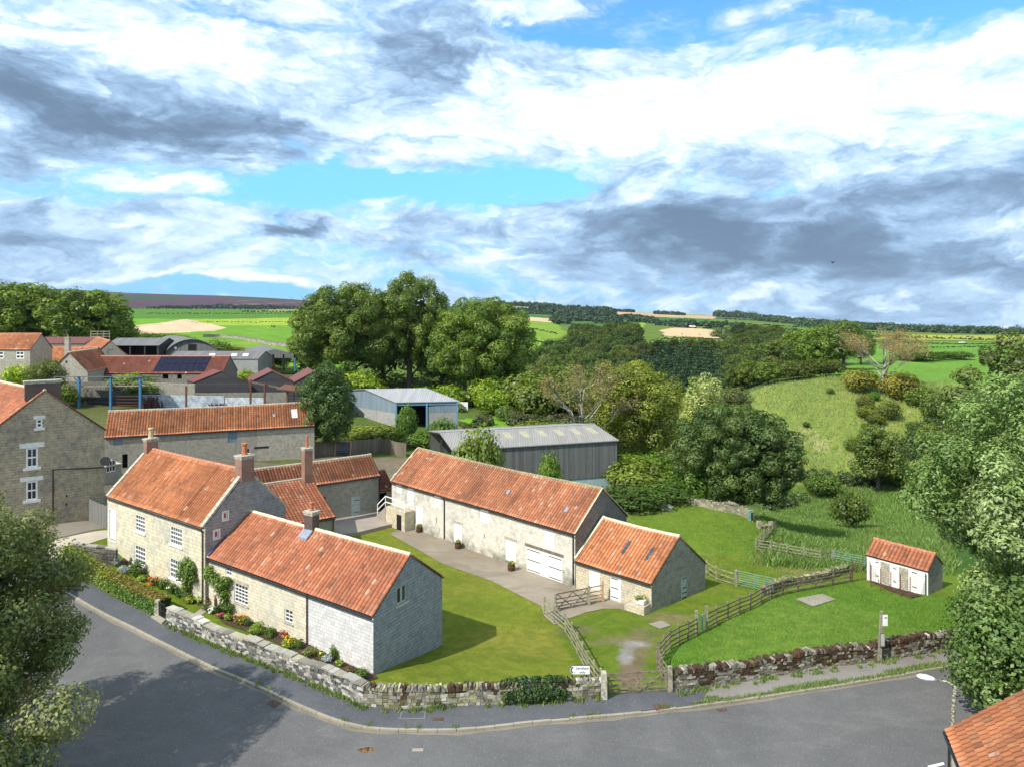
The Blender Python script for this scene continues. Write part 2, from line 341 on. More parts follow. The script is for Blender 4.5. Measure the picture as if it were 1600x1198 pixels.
def stone(name, c1, c2, mortar, stain, bw=.46, bh=.2, jit=.05, ms=.014, stain_amt=.55, c3=None, c3amt=.3, bump=.6, lo=.42, hi=.66, damp=None):
    m = NT(name); uv = m.uv(); w = m.noise(uv, 2.2, 3, .6, 0, 1)
    sub = m.n('ShaderNodeVectorMath', operation='SUBTRACT'); m.l(w, sub.inputs[0]); sub.inputs[1].default_value = (.5, .5, .5)
    mul = m.n('ShaderNodeVectorMath', operation='SCALE'); m.l(sub.outputs[0], mul.inputs[0]); mul.inputs['Scale'].default_value = jit
    add = m.n('ShaderNodeVectorMath', operation='ADD'); m.l(uv, add.inputs[0]); m.l(mul.outputs[0], add.inputs[1])
    b = m.n('ShaderNodeTexBrick'); m.l(add.outputs[0], b.inputs['Vector']); b.offset = .47; b.squash = .8; b.squash_frequency = 3
    b.inputs['Color1'].default_value = (*c1, 1); b.inputs['Color2'].default_value = (*c2, 1); b.inputs['Mortar'].default_value = (*mortar, 1)
    b.inputs['Scale'].default_value = 1; b.inputs['Mortar Size'].default_value = ms; b.inputs['Mortar Smooth'].default_value = .3
    b.inputs['Brick Width'].default_value = bw; b.inputs['Row Height'].default_value = bh
    big = m.noise(m.pos(), .55, 6, .65, .6); mid = m.noise(m.pos(), 2.6, 5, .65); fine = m.noise(m.pos(), 14, 4, .6)
    c = b.outputs[0]
    if c3:
        b2 = m.n('ShaderNodeTexBrick'); m.l(add.outputs[0], b2.inputs['Vector']); b2.offset = .47; b2.squash = .8; b2.squash_frequency = 3
        b2.inputs['Color1'].default_value = (0, 0, 0, 1); b2.inputs['Color2'].default_value = (1, 1, 1, 1); b2.inputs['Mortar'].default_value = (0, 0, 0, 1)
        b2.inputs['Scale'].default_value = 1; b2.inputs['Mortar Size'].default_value = ms; b2.inputs['Brick Width'].default_value = bw; b2.inputs['Row Height'].default_value = bh; b2.inputs['Bias'].default_value = -.25
        c = m.mix(m.math('MULTIPLY', m.math('MULTIPLY', b2.outputs[0], m.ramp(mid, .4, .62)), c3amt * 2, True), c, c3)
    c = m.mix(m.math('MULTIPLY', m.ramp(big, lo, hi), stain_amt), c, stain)
    c = m.mix(m.ramp(mid, .3, .7, .0, .5), c, tuple(min(.85, x * 1.3) for x in c1))
    c = m.mix(m.ramp(fine, .2, .8, .35, 0), c, tuple(x * .45 for x in c2))
    if damp:
        sx = m.n('ShaderNodeSeparateXYZ'); m.l(m.pos(), sx.inputs[0])
        k = m.math('MULTIPLY', m.ramp(m.math('ADD', sx.outputs[2], m.math('MULTIPLY', mid, 1.2)), damp[0], damp[1], .75, 0), m.ramp(big, .3, .6))
        c = m.mix(k, c, damp[2])
    hgt = m.math('ADD', m.math('MULTIPLY', b.outputs[1], -1.0), m.math('MULTIPLY', fine, .8))
    return m.out(c, .92, hgt, bump, .03, .15)
def tilemat(name, moss=.4, mosscol=(.12, .11, .04), dirt=(.16, .075, .05), dirtamt=.6):
    m = NT(name); p = m.pos(); a = m.attr(); big = m.noise(p, .8, 6, .7, .5); fine = m.noise(p, 11, 5, .65); sp = m.noise(p, 3.3, 6, .7)
    c = m.mix(m.ramp(fine, .3, .75, 0, .3), a, tuple(x for x in dirt)); c = m.mix(m.ramp(big, .48, .72, 0, dirtamt), c, dirt)
    c = m.mix(m.ramp(sp, .60, .70, 0, moss), c, mosscol); c = m.mix(m.ramp(m.noise(p, 26, 2, .5), .66, .74, 0, .35), c, (.45, .42, .33))
    return m.out(c, .85, fine, .25, .01, .2)
def leafmat(name, tr=.35):
    m = NT(name); oi = m.n('ShaderNodeObjectInfo'); a = m.mix(1.0, m.attr(), oi.outputs['Color'], 'MULTIPLY')
    d = m.n('ShaderNodeBsdfDiffuse'); m.l(a, d.inputs[0]); t = m.n('ShaderNodeBsdfTranslucent')
    m.l(m.mix(.5, a, (.5, .62, .05), 'MULTIPLY'), t.inputs[0])
    hs = m.n('ShaderNodeHueSaturation'); m.l(a, hs.inputs['Color']); hs.inputs['Value'].default_value = 1.7; hs.inputs['Saturation'].default_value = 1.1; m.l(hs.outputs[0], t.inputs[0])
    g = m.n('ShaderNodeBsdfGlossy'); g.inputs[0].default_value = (.8, .85, .8, 1); g.inputs['Roughness'].default_value = .45
    x = m.n('ShaderNodeMixShader'); x.inputs[0].default_value = tr * .7; m.l(d.outputs[0], x.inputs[1]); m.l(t.outputs[0], x.inputs[2])
    y = m.n('ShaderNodeMixShader'); y.inputs[0].default_value = .025; m.l(x.outputs[0], y.inputs[1]); m.l(g.outputs[0], y.inputs[2])
    o = m.n('ShaderNodeOutputMaterial'); m.l(y.outputs[0], o.inputs[0]); return m.mat
def vcolmat(name, rough=.9, amt=.5, sc=7.0, bump=.4):
    m = NT(name); p = m.pos(); f = m.noise(p, sc, 5, .65); a = m.attr()
    c = m.mix(m.ramp(f, .25, .75, amt, 0), a, m.mix(1.0, a, (.35, .35, .35), 'MULTIPLY')); return m.out(c, rough, f, bump, .03, .15)
def corr(name, c, c2, pitch=.22, rust=(.16, .1, .06), rustamt=.4, vertical=True, rough=.6, bands=.9):
    m = NT(name); uv = m.uv(); s = m.n('ShaderNodeSeparateXYZ'); m.l(uv, s.inputs[0])
    wv = m.math('SINE', m.math('MULTIPLY', s.outputs[0], 6.2832 / pitch)); big = m.noise(m.scale(uv, (1 / bands, .12, 1)), 1.0, 4, .6); sp = m.noise(m.pos(), 1.1, 6, .7, .4)
    cc = m.mix(m.ramp(big, .35, .65), c, c2); cc = m.mix(m.ramp(sp, .55, .75, 0, rustamt), cc, rust)
    cc = m.mix(m.math('MULTIPLY', m.ramp(wv, -1, 0.2, .22, 0), 1.0), cc, tuple(x * .35 for x in c))
    return m.out(cc, rough, wv, .5, .03, .3)
def planks(name, c, c2, w=.15, horiz=False, dark=.3):
    m = NT(name); uv = m.uv(); s = m.n('ShaderNodeSeparateXYZ'); m.l(uv, s.inputs[0]); q = s.outputs[1] if horiz else s.outputs[0]
    t = m.math('DIVIDE', q, w); fl = m.math('FLOOR', t); fr = m.math('FRACT', t)
    wn = m.n('ShaderNodeTexWhiteNoise', noise_dimensions='1D'); m.l(fl, wn.inputs['W'])
    g = m.noise(m.scale(uv, (.6, 14, 1) if horiz else (14, .6, 1)), 1.0, 5, .6); cc = m.mix(wn.outputs[0], c, c2); cc = m.mix(m.ramp(g, .3, .7, .45, 0), cc, tuple(x * .4 for x in c))
    gap = m.math('GREATER_THAN', m.math('ABSOLUTE', m.math('SUBTRACT', fr, .5)), .46); cc = m.mix(gap, cc, tuple(x * dark for x in c))
    return m.out(cc, .85, m.math('SUBTRACT', g, gap), .4, .02, .2)
M = {}
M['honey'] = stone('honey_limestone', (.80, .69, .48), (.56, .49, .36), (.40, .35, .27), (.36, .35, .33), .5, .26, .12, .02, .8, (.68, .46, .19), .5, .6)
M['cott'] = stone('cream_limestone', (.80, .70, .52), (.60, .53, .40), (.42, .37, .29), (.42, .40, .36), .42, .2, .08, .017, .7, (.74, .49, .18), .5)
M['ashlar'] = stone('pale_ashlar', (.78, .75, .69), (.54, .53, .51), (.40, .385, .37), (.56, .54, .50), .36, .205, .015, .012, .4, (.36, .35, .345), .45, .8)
M['ashshade'] = stone('shaded_ashlar', (.33, .355, .365), (.23, .255, .265), (.13, .145, .155), (.27, .285, .29), .36, .205, .02, .016, .35, (.28, .29, .29), .35, 1.0)  # the ashlar again, gable shade put into a darker bluish colour
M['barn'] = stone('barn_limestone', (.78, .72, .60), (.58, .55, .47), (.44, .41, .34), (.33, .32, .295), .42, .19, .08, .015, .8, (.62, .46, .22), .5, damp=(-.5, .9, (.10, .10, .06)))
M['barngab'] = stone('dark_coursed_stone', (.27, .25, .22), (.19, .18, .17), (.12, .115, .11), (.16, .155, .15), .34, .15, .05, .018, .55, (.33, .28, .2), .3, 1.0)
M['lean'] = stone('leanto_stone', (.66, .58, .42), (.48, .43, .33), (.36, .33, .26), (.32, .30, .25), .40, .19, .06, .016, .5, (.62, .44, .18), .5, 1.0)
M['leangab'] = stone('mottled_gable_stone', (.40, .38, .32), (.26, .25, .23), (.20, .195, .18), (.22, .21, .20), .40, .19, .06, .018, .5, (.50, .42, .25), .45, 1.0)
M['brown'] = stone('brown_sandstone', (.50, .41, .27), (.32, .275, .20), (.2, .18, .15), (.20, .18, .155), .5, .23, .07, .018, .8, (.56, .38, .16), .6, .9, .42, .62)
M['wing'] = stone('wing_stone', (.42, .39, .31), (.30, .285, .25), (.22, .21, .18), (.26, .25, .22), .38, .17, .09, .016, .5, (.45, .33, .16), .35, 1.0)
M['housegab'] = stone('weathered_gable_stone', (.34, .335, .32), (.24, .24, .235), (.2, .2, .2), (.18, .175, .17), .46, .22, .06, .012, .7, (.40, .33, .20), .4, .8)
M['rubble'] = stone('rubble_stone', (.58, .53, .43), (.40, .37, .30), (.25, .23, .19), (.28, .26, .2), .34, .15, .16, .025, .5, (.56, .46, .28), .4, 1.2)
M['greyrub'] = stone('grey_rubble', (.33, .31, .26), (.2, .19, .16), (.12, .115, .1), (.17, .16, .13), .34, .15, .18, .025, .6, None, .4, 1.2)
M['brick'] = stone('red_brick', (.33, .17, .12), (.24, .12, .09), (.34, .30, .25), (.13, .08, .06), .225, .075, .01, .012, .5, None, 0, .5)
M['dbrick'] = stone('dark_brick', (.16, .10, .08), (.09, .065, .06), (.15, .13, .12), (.07, .06, .055), .225, .075, .01, .012, .5, None, 0, .5)
M['block'] = stone('concrete_block', (.36, .35, .33), (.30, .29, .275), (.24, .23, .22), (.2, .2, .19), .45, .225, .0, .01, .6, None, 0, .4)
M['coping'] = plain('coping_stone', (.40, .37, .29), .9, .4, 6, .2, 0, .5)
M['mossridge'] = plain('mossy_ridge', (.27, .25, .14), .95, .4, 5, .2, 0, .5); M['palestone'] = plain('pale_mortar', (.62, .55, .38), .9, .3, 6, .2, 0, .5)
M['lintel'] = plain('painted_lintel', (.70, .68, .62), .7, .12, 4)
M['tile'] = tilemat('clay_pantile'); M['tileold'] = tilemat('mossy_pantile', .5, (.13, .13, .05), (.16, .075, .05), .7); M['tilemoss'] = tilemat('mossy_near_pantile', .75, (.16, .15, .02), (.22, .10, .06), .6)
M['ridge'] = plain('ridge_tile', (.46, .19, .11), .85, .3, 5)
M['white'] = plain('white_paint', (.80, .79, .76), .5, .05, 2)
M['lamp'] = plain('lamp_housing', (.70, .71, .72), .35, .05, 2)
M['grey'] = plain('pale_grey_paint', (.40, .42, .40), .6, .1, 3); M['greyframe'] = plain('sage_frame', (.42, .43, .38), .6, .1, 3)
M['duckegg'] = plain('duck_egg_paint', (.42, .47, .45), .6, .12, 3)
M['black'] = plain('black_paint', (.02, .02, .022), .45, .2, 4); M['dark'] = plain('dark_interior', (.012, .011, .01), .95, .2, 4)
M['lead'] = plain('lead_sheet', (.22, .25, .30), .45, .15, 5, .5); M['bluelead'] = plain('blue_lead', (.07, .09, .16), .5, .2, 5, .5)
M['curtain'] = plain('curtain', (.38, .10, .09), .9, .2, 4)
M['timber'] = planks('weathered_board', (.17, .14, .105), (.26, .215, .165)); M['darkboard'] = planks('dark_weatherboard', (.045, .045, .05), (.085, .08, .08), .3, True)
M['greyboard'] = planks('grey_yorkshire_board', (.13, .135, .135), (.22, .22, .21), .17); M['palewood'] = planks('grey_door_board', (.20, .2, .19), (.28, .27, .25), .14)
M['rail'] = plain('fence_rail', (.20, .165, .115), .85, .4, 5, .2, 0, .4); M['railnew'] = plain('new_timber', (.42, .26, .12), .8, .3, 5, .2, 0, .4); M['railgreen'] = plain('lichened_rail', (.25, .235, .15), .85, .4, 4, .2, 0, .4)
M['gatepost'] = plain('gate_post', (.27, .24, .18), .9, .35, 6, .2, 0, .5)
M['greygate'] = plain('green_metal_gate', (.16, .30, .25), .5, .2, 4)
M['fibre'] = corr('fibre_cement_roof', (.25, .235, .215), (.31, .29, .265), .30, (.20, .18, .15), .5); M['fibred'] = corr('dark_fibre_roof', (.13, .125, .125), (.18, .17, .165), .35, (.09, .085, .08), .5)
M['fibrel'] = corr('pale_sheet_roof', (.30, .30, .30), (.36, .36, .36), .4, (.3, .3, .3), .3)
M['redsheet'] = corr('red_sheet_roof', (.19, .055, .045), (.13, .05, .045), .3, (.08, .05, .045), .6); M['bluesheet'] = corr('blue_grey_cladding', (.16, .22, .27), (.23, .28, .32), .25, (.22, .15, .09), .35, True, .5)
M['purpsheet'] = corr('dull_cladding', (.19, .20, .23), (.22, .22, .24), .25, (.2, .16, .16), .4)
M['bluesteel'] = plain('blue_steel', (.045, .17, .32), .5, .15, 3); M['rust'] = plain('rusty_steel', (.14, .06, .035), .85, .3, 6)
M['solar'] = plain('solar_glass', (.010, .012, .03), .7, .3, 2, .12); M['skylight'] = plain('rooflight', (.62, .63, .62), .4, .1, 4); M['moldlight'] = plain('stained_rooflight', (.36, .34, .22), .6, .2, 4)
M['bark'] = plain('bark', (.12, .10, .075), .95, .4, 5, .1, 0, .6); M['palebark'] = plain('pale_bark', (.33, .30, .26), .95, .3, 4, .1, 0, .5)
M['leaf'] = leafmat('leaf'); M['needle'] = leafmat('needle', .15); M['flower'] = leafmat('petal', .3)
M['soil'] = plain('garden_soil', (.07, .048, .033), .98, .4, 9, .1, 0, 1.0)
M['stones'] = vcolmat('dry_stone', .92, .55, 9.0, .6)
M['terra'] = plain('terracotta', (.42, .15, .08), .8, .2, 6); M['buffpot'] = plain('buff_pot', (.5, .4, .24), .8, .2, 6)
M['barrel'] = planks('barrel_stave', (.085, .04, .022), (.13, .06, .03), .09)
def glass():
    m = NT('window_glass'); n = m.noise(m.pos(), 1.4, 2, .5)
    return m.out(m.mix(m.ramp(n, .35, .65), (.012, .014, .018), (.05, .055, .065)), .08, None, .3, .02, .9)
M['glass'] = glass()
def asphalt(name, c, c2, patch, crack=.5):
    m = NT(name); p = m.pos(); big = m.noise(p, .13, 5, .6, .8); mid = m.noise(p, 1.1, 5, .65); fine = m.noise(p, 30, 3, .7)
    st = m.noise(m.scale(p, (.35, 1.2, 1)), .5, 5, .6, .6)
    cc = m.mix(m.ramp(big, .35, .65), c, c2); cc = m.mix(m.ramp(st, .52, .66, 0, .45), cc, patch); cc = m.mix(m.ramp(mid, .3, .7, .25, 0), cc, tuple(x * .6 for x in c))
    cc = m.mix(m.ramp(fine, .35, .7, .45, 0), cc, tuple(x * .5 for x in c)); cc = m.mix(m.ramp(m.noise(p, 17, 2, .4), .66, .73, 0, .6), cc, (.38, .36, .33))
    return m.out(cc, .9, fine, .3, .01, .2)
M['road'] = asphalt('road_asphalt', (.122, .119, .118), (.162, .157, .152), (.205, .195, .18)); M['pave'] = asphalt('pavement_asphalt', (.095, .1, .112), (.125, .128, .135), (.15, .15, .15))
M['gravelpath'] = asphalt('worn_pavement', (.23, .21, .19), (.29, .27, .24), (.33, .3, .26)); M['concrete'] = asphalt('yard_concrete', (.25, .205, .15), (.36, .31, .235), (.17, .14, .105)); M['slab'] = asphalt('old_slab', (.33, .28, .23), (.4, .35, .29), (.27, .24, .2))
M['gravel'] = asphalt('pale_gravel', (.52, .44, .33), (.60, .53, .42), (.40, .33, .24)); M['dirt'] = asphalt('dry_silt', (.22, .19, .15), (.27, .235, .185), (.17, .155, .13)); M['kerb'] = asphalt('kerb_stone', (.34, .30, .23), (.42, .37, .29), (.27, .25, .18)); M['iron'] = plain('cast_iron', (.11, .065, .045), .7, .4, 12, .3, 0, .6)
def ground():
    m = NT('grassland'); p = m.pos(); a = m.attr(); sx = m.n('ShaderNodeSeparateXYZ'); m.l(p, sx.inputs[0])
    f1 = m.noise(p, 7, 4, .65); f2 = m.noise(p, 1.2, 5, .65, .5); f3 = m.noise(p, .16, 5, .6, .5); f4 = m.noise(m.scale(p, (1.0, .45, 1)), .03, 5, .6, .4); f0 = m.noise(p, 24, 2, .6)
    dk = lambda c, k: m.mix(1.0, c, (k, k, k), 'MULTIPLY')
    f5 = m.noise(p, 3.2, 4, .65, .3); c = m.mix(m.ramp(f1, .3, .7, .5, 0), a, dk(a, .4)); c = m.mix(m.ramp(f5, .35, .65, .3, 0), c, m.mix(1.0, a, (.6, .75, .6), 'MULTIPLY')); c = m.mix(m.ramp(f0, .3, .7, .3, 0), c, dk(a, .4))
    c = m.mix(m.ramp(f2, .38, .66, 0, .6), c, m.mix(1.0, a, (1.5, 1.2, 1.2), 'MULTIPLY')); c = m.mix(m.ramp(f3, .38, .66, .32, 0), c, m.mix(1.0, a, (.60, .78, .7), 'MULTIPLY'))
    c = m.mix(m.ramp(f4, .4, .65, 0, .25), c, m.mix(1.0, a, (1.35, 1.15, 1.1), 'MULTIPLY'))
    return m.out(c, .95, m.math('ADD', f1, m.math('MULTIPLY', f2, .7)), .55, .12, .05)
M['ground'] = ground()
def moss_asph(): pass
# ------------------------------------------------------------------ the land
def in_poly(pts, U, V):
    c = np.zeros(len(U), bool); n = len(pts)
    for i in range(n):
        x1, y1 = pts[i]; x2, y2 = pts[(i + 1) % n]
        if y1 == y2: continue
        c ^= ((y1 > V) != (y2 > V)) & (U < (x2 - x1) * (V - y1) / (y2 - y1) + x1)
    return c
def fbm(x, y, s, seed=0):
    r = np.random.RandomState(seed); o = np.zeros_like(x)
    for k in range(5):
        a = r.uniform(0, 6.28, 3); f = s * 1.9 ** k
        o += (np.sin(x * f * np.cos(a[0]) + y * f * np.sin(a[0]) + a[1] + 1.7 * np.sin(y * f * .7 + a[2])) / 1.7 ** k)
    return o / 2.2
FIELDS = [  # outline of each field and of one painted sunlit patch as the eye traces it on the land, colour, nearest and farthest distance
    ([(940, 488), (985, 486), (1122, 492), (1116, 499), (1060, 499), (1030, 496), (1000, 493), (955, 493)], (.50, .36, .22), 900, 9000),
    ([(985, 485), (1122, 490), (1122, 494), (1040, 491), (985, 488)], (.24, .30, .06), 900, 9000),
    ([(995, 494), (1115, 499), (1115, 508), (1040, 508), (1000, 504)], (.05, .17, .03), 700, 9000),
    ([(1110, 499), (1395, 522), (1395, 545), (1240, 535), (1110, 512)], (.12, .24, .035), 600, 9000),
    ([(985, 497), (1010, 504), (1005, 512), (985, 508)], (.22, .36, .05), 700, 3000),
    ([(770, 478), (830, 479), (828, 487), (775, 485)], (.34, .36, .17), 900, 9000), ([(560, 480), (870, 492), (1000, 492), (1000, 512), (560, 500)], (.07, .16, .03), 700, 9000),
    ([(640, 489), (790, 489), (795, 493), (865, 498), (864, 505), (800, 499), (640, 494)], (.60, .45, .30), 500, 3000),
    ([(560, 497), (800, 499), (868, 505), (886, 522), (868, 529), (820, 531), (560, 535)], (.19, .31, .035), 300, 1800),
    ([(560, 531), (868, 531), (905, 524), (900, 535), (820, 545), (560, 545)], (.22, .36, .04), 260, 900),
    ([(1031, 516), (1060, 512), (1100, 514), (1148, 521), (1156, 529), (1130, 530), (1080, 526), (1038, 525)], (.64, .45, .27), 500, 1100),
    ([(990, 560), (1008, 535), (1038, 526), (1140, 531), (1130, 545), (1060, 548), (1010, 560)], (.19, .31, .05), 380, 800),
    ([(1180, 548), (1222, 542), (1226, 548), (1190, 560)], (.24, .38, .05), 200, 800),
    ([(1325, 522), (1900, 528), (1900, 535), (1335, 530)], (.34, .38, .06), 300, 3000),
    ([(1325, 533), (2100, 540), (2100, 566), (1440, 566), (1325, 575)], (.13, .27, .04), 215, 900),
    ([(1270, 575), (1470, 563), (2100, 560), (2100, 640), (1440, 610), (1340, 592), (1270, 590)], (.14, .28, .04), 207, 420),
    ([(120, 478), (560, 478), (560, 500), (120, 500)], (.085, .20, .025), 700, 2000),
    ([(380, 487), (560, 474), (560, 484), (420, 488)], (.24, .28, .09), 900, 2200),
    ([(120, 499), (560, 497), (560, 512), (120, 512)], (.15, .33, .025), 300, 1200),
    ([(292, 500), (560, 494), (560, 508), (350, 510)], (.29, .40, .045), 300, 1200),  # patch of sunlight on the pasture, painted into the ground colour
    ([(120, 510), (560, 508), (560, 590), (120, 560)], (.14, .29, .03), 190, 800),
    ([(150, 540), (320, 526), (380, 530), (450, 546), (500, 560), (480, 600), (150, 560)], (.19, .30, .04), 170, 360),
    ([(188, 512), (292, 499), (354, 512), (335, 517), (230, 522), (190, 522)], (.60, .46, .30), 300, 1200),
    ([(718, 655), (770, 650), (850, 652), (868, 662), (830, 670), (740, 672), (718, 668)], (.16, .33, .03), 90, 200),
]
PAD = None
def ground_colour(X, Y):
    global PAD
    PAD = PAD or [tuple(at(u, v))[:2] for u, v in ((1044, 1082), (1034, 1062), (1027, 1045), (1029, 1034), (1046, 1014), (1075, 999), (1104, 984), (1155, 959), (1204, 935), (1247, 924), (1329, 909), (1420, 930), (1800, 940), (1800, 980), (1479, 1018), (1160, 1068))]
    U = 800 + F * X / Y + 9 * fbm(X, Y, .06, 21) * np.clip(60 / Y, .15, 1); Z = zt_np(X, Y); V = HY + (H - Z) * F / Y
    c = np.tile(np.array([.12, .185, .035]), (len(X), 1)); a = fbm(X, Y, .02, 1); b = fbm(X, Y, .15, 2); d = fbm(X, Y, .9, 3)
    def put(m, colr, k=1.0): c[m] = c[m] * (1 - k) + np.array(colr) * k
    moor = (Y > 1850) & (U < 640); put(moor, (.085, .045, .068)); put(moor & (fbm(X * .25, Y * .12, .02, 9) > .25), (.045, .075, .035)); put(moor & (fbm(X * .3, Y * .1, .03, 12) > .6), (.16, .12, .09))
    put((U >= 640) & (Y > 1500), (.06, .11, .05))
    # valley sides and floor
    put((Y > 84) & (Y < 400) & (U > 840), (.085, .14, .035)); hill = (U > 1140) & (Y > 146) & (Y < 209)
    put(hill, (.20, .26, .06)); put(hill & (a + .5 * b > .35), (.12, .185, .04)); put(hill & (b + d * .5 > .75), (.27, .29, .11))
    put((U > 1150) & (Y > 66) & (Y < 148), (.12, .19, .04)); put((((U - 1440) / 75) ** 2 + ((V - 800) / 42) ** 2 + .3 * d < 1) & (Y > 70) & (Y < 148), (.14, .27, .03)); put((U > 1150) & (Y > 66) & (Y < 148) & (b > .45), (.13, .17, .05))
    # lawns and paddocks round the buildings
    near = Y < 84; lawn = near & (U > 480) & (U < 1000); put(lawn, (.185, .235, .03)); put(lawn & (fbm(X, Y, .35, 5) > .2), (.22, .235, .04), .6)
    mead = near & (U >= 930) & (Y > 52); put(mead, (.155, .245, .03)); put(mead & (b + .6 * a > .3), (.25, .27, .08), .5)
    put((Y > 60) & (Y < 84) & (U > 1205), (.075, .16, .03))
    yard = (Y < 62) & (Y > 35) & (U > np.where(V > 958, 851 + (V - 960) * .72, 872)) & (U < 1230); put(yard, (.145, .215, .025)); put(yard & (b > .2), (.18, .22, .035), .6)
    pad = (Y < 66) & (U > 1000); pi_ = np.where(pad)[0]; pk = pi_[in_poly(PAD, X[pi_], Y[pi_])]; c[pk] = (.12, .23, .03); pk2 = pk[b[pk] > .3]; c[pk2] = (.15, .25, .04)
    put((U < 500) & (Y < 62), (.15, .215, .02)); put((U < 150) & (Y < 75), (.16, .15, .09)); put((U < 480) & (Y > 66) & (Y < 92), (.17, .15, .11))
    put((U > 480) & (U < 640) & (Y > 80) & (Y < 100), (.20, .17, .12)); put((U > 585) & (U < 625) & (Y > 76) & (Y < 88), (.15, .29, .03))
    put((U < 480) & (Y > 92) & (Y < 180), (.12, .14, .05)); put((U > 480) & (U < 900) & (Y > 100) & (Y < 180), (.10, .15, .035))
    Vn = V + .5 * fbm(X, Y, .02, 4); Un = U + 1.5 * fbm(X, Y, .03, 6)
    for pts, colr, y0, y1 in FIELDS:
        us = [p[0] for p in pts]; vs = [p[1] for p in pts]
        m = (Y > y0) & (Y < y1) & (U > min(us) - 4) & (U < max(us) + 4) & (V > min(vs) - 3) & (V < max(vs) + 3); i = np.where(m)[0]
        if len(i): k = i[in_poly(pts, Un[i], Vn[i])]; c[k] = colr
    for (u0, v0, ru, rv, cc, k) in ((905, 985, 30, 12, (.20, .17, .10), .6), (1000, 1010, 26, 34, (.24, .18, .12), .75), (992, 1056, 22, 22, (.23, .17, .115), 1.0), (990, 1006, 26, 6, (.33, .31, .28), 1.1), (983, 1023, 14, 13, (.34, .32, .29), 1.15), (940, 1004, 26, 5, (.26, .22, .16), .8), (1002, 1030, 7, 16, (.2, .15, .1), .6), (1045, 965, 40, 9, (.26, .2, .11), .7), (1040, 990, 30, 4, (.16, .12, .08), .5), (960, 1000, 30, 8, (.27, .21, .14), .6),
                                    (1270, 890, 60, 10, (.28, .24, .12), .6), (1190, 870, 22, 12, (.22, .19, .10), .7), (1215, 860, 30, 14, (.25, .24, .09), .6), (1395, 905, 40, 10, (.2, .13, .08), .8), (1330, 835, 120, 10, (.06, .15, .03), .4), (740, 950, 60, 14, (.12, .16, .02), .35), (800, 1000, 70, 30, (.27, .27, .05), .35)):
        g = np.exp(-(((U - u0) / ru) ** 2 + ((V - v0) / rv) ** 2)) * (1 + .4 * d + .35 * fbm(X, Y, 3.1, 17)); m = (g > .25) & (Y < 90); kk = np.clip((g - .2) * 1.6, 0, 1)[:, None] * k
        c = np.where(m[:, None], c * (1 - kk) + np.array(cc) * kk, c)
    for u0, v0, ru, rv in ((1360, 775, 120, 8), (940, 760, 40, 14)): pass
    c *= (1 + .10 * b + .07 * d)[:, None]
    c[Y < 84] *= .86
    return np.clip(c * .93, 0.01, .9)
def build_ground():
    ys = [9.0]
    while ys[-1] < 9200: ys.append(ys[-1] * (1 + min(.011, max(.004, 9.0e-5 * ys[-1]))))
    ys = np.array(ys); aa = np.linspace(-1.12, 1.12, 900); A, Yg = np.meshgrid(aa, ys); X = (A * Yg).ravel(); Yf = Yg.ravel(); Z = zt_np(X, Yf)
    nx, ny = len(aa), len(ys); idx = np.arange(nx * ny).reshape(ny, nx)
    q = np.stack([idx[:-1, :-1], idx[:-1, 1:], idx[1:, 1:], idx[1:, :-1]], -1).reshape(-1, 4)
    me = np_mesh('ground', np.stack([X, Yf, Z], 1), q, M['ground'], None, True)
    c = ground_colour(X, Yf); a = me.color_attributes.new('Col', 'FLOAT_COLOR', 'POINT'); a.data.foreach_set('color', np.hstack([c, np.ones((len(c), 1))]).astype(np.float32).ravel())
    tag(link('ground', me), kind='structure')
    mb = MB(); mb.face([(-260, -120, -.02), (260, -120, -.02), (260, 9.2, -.02), (-260, 9.2, -.02)], c=(.1, .18, .03)); tag(mb.build('ground_behind', M['ground']), kind='structure')
build_ground()

import bmesh
def sheet(name, pts, mat, off, cell=.8, kind='structure', parent=None, thick=0.0):
    bm = bmesh.new(); bm.faces.new([bm.verts.new((p[0], p[1], 0)) for p in pts]); bmesh.ops.triangulate(bm, faces=bm.faces[:])
    xs = [p[0] for p in pts]; ys = [p[1] for p in pts]
    for ax, lo, hi in ((0, min(xs), max(xs)), (1, min(ys), max(ys))):
        t = lo + cell
        while t < hi:
            co = [0, 0, 0]; co[ax] = t; no = [0, 0, 0]; no[ax] = 1
            bmesh.ops.bisect_plane(bm, geom=bm.verts[:] + bm.edges[:] + bm.faces[:], dist=1e-5, plane_co=co, plane_no=no); t += cell
    for f in bm.faces:
        if f.normal.z < 0: f.normal_flip()
    z = zt_np([v.co.x for v in bm.verts], [v.co.y for v in bm.verts])
    for v, zz in zip(bm.verts, z): v.co.z = zz + off
    if thick:
        r = bmesh.ops.extrude_face_region(bm, geom=bm.faces[:])
        for v in [g for g in r['geom'] if isinstance(g, bmesh.types.BMVert)]: v.co.z -= thick
        bmesh.ops.recalc_face_normals(bm, faces=bm.faces)
    me = bpy.data.meshes.new(name); bm.to_mesh(me); bm.free(); me.materials.append(mat); box_uv(me)
    o = link(name, me, parent)
    if kind: o['kind'] = kind
    return o
def px(lst): return [V2(at(u, v)) for u, v in lst]
def smooth_path(pts, n=6):
    out = []; P4 = [Vector(p) for p in pts]
    for i in range(len(P4) - 1):
        p0 = P4[max(i - 1, 0)]; p1 = P4[i]; p2 = P4[i + 1]; p3 = P4[min(i + 2, len(P4) - 1)]
        for k in range(n):
            t = k / n; out.append(.5 * ((2 * p1) + (p2 - p0) * t + (2 * p0 - 5 * p1 + 4 * p2 - p3) * t * t + (3 * p1 - p0 - 3 * p2 + p3) * t ** 3))
    out.append(P4[-1]); return out
def offset(path, d):
    out = []
    for i, p in enumerate(path):
        t = (path[min(i + 1, len(path) - 1)] - path[max(i - 1, 0)]).normalized(); out.append(p + Vector((-t.y, t.x)) * d)
    return out
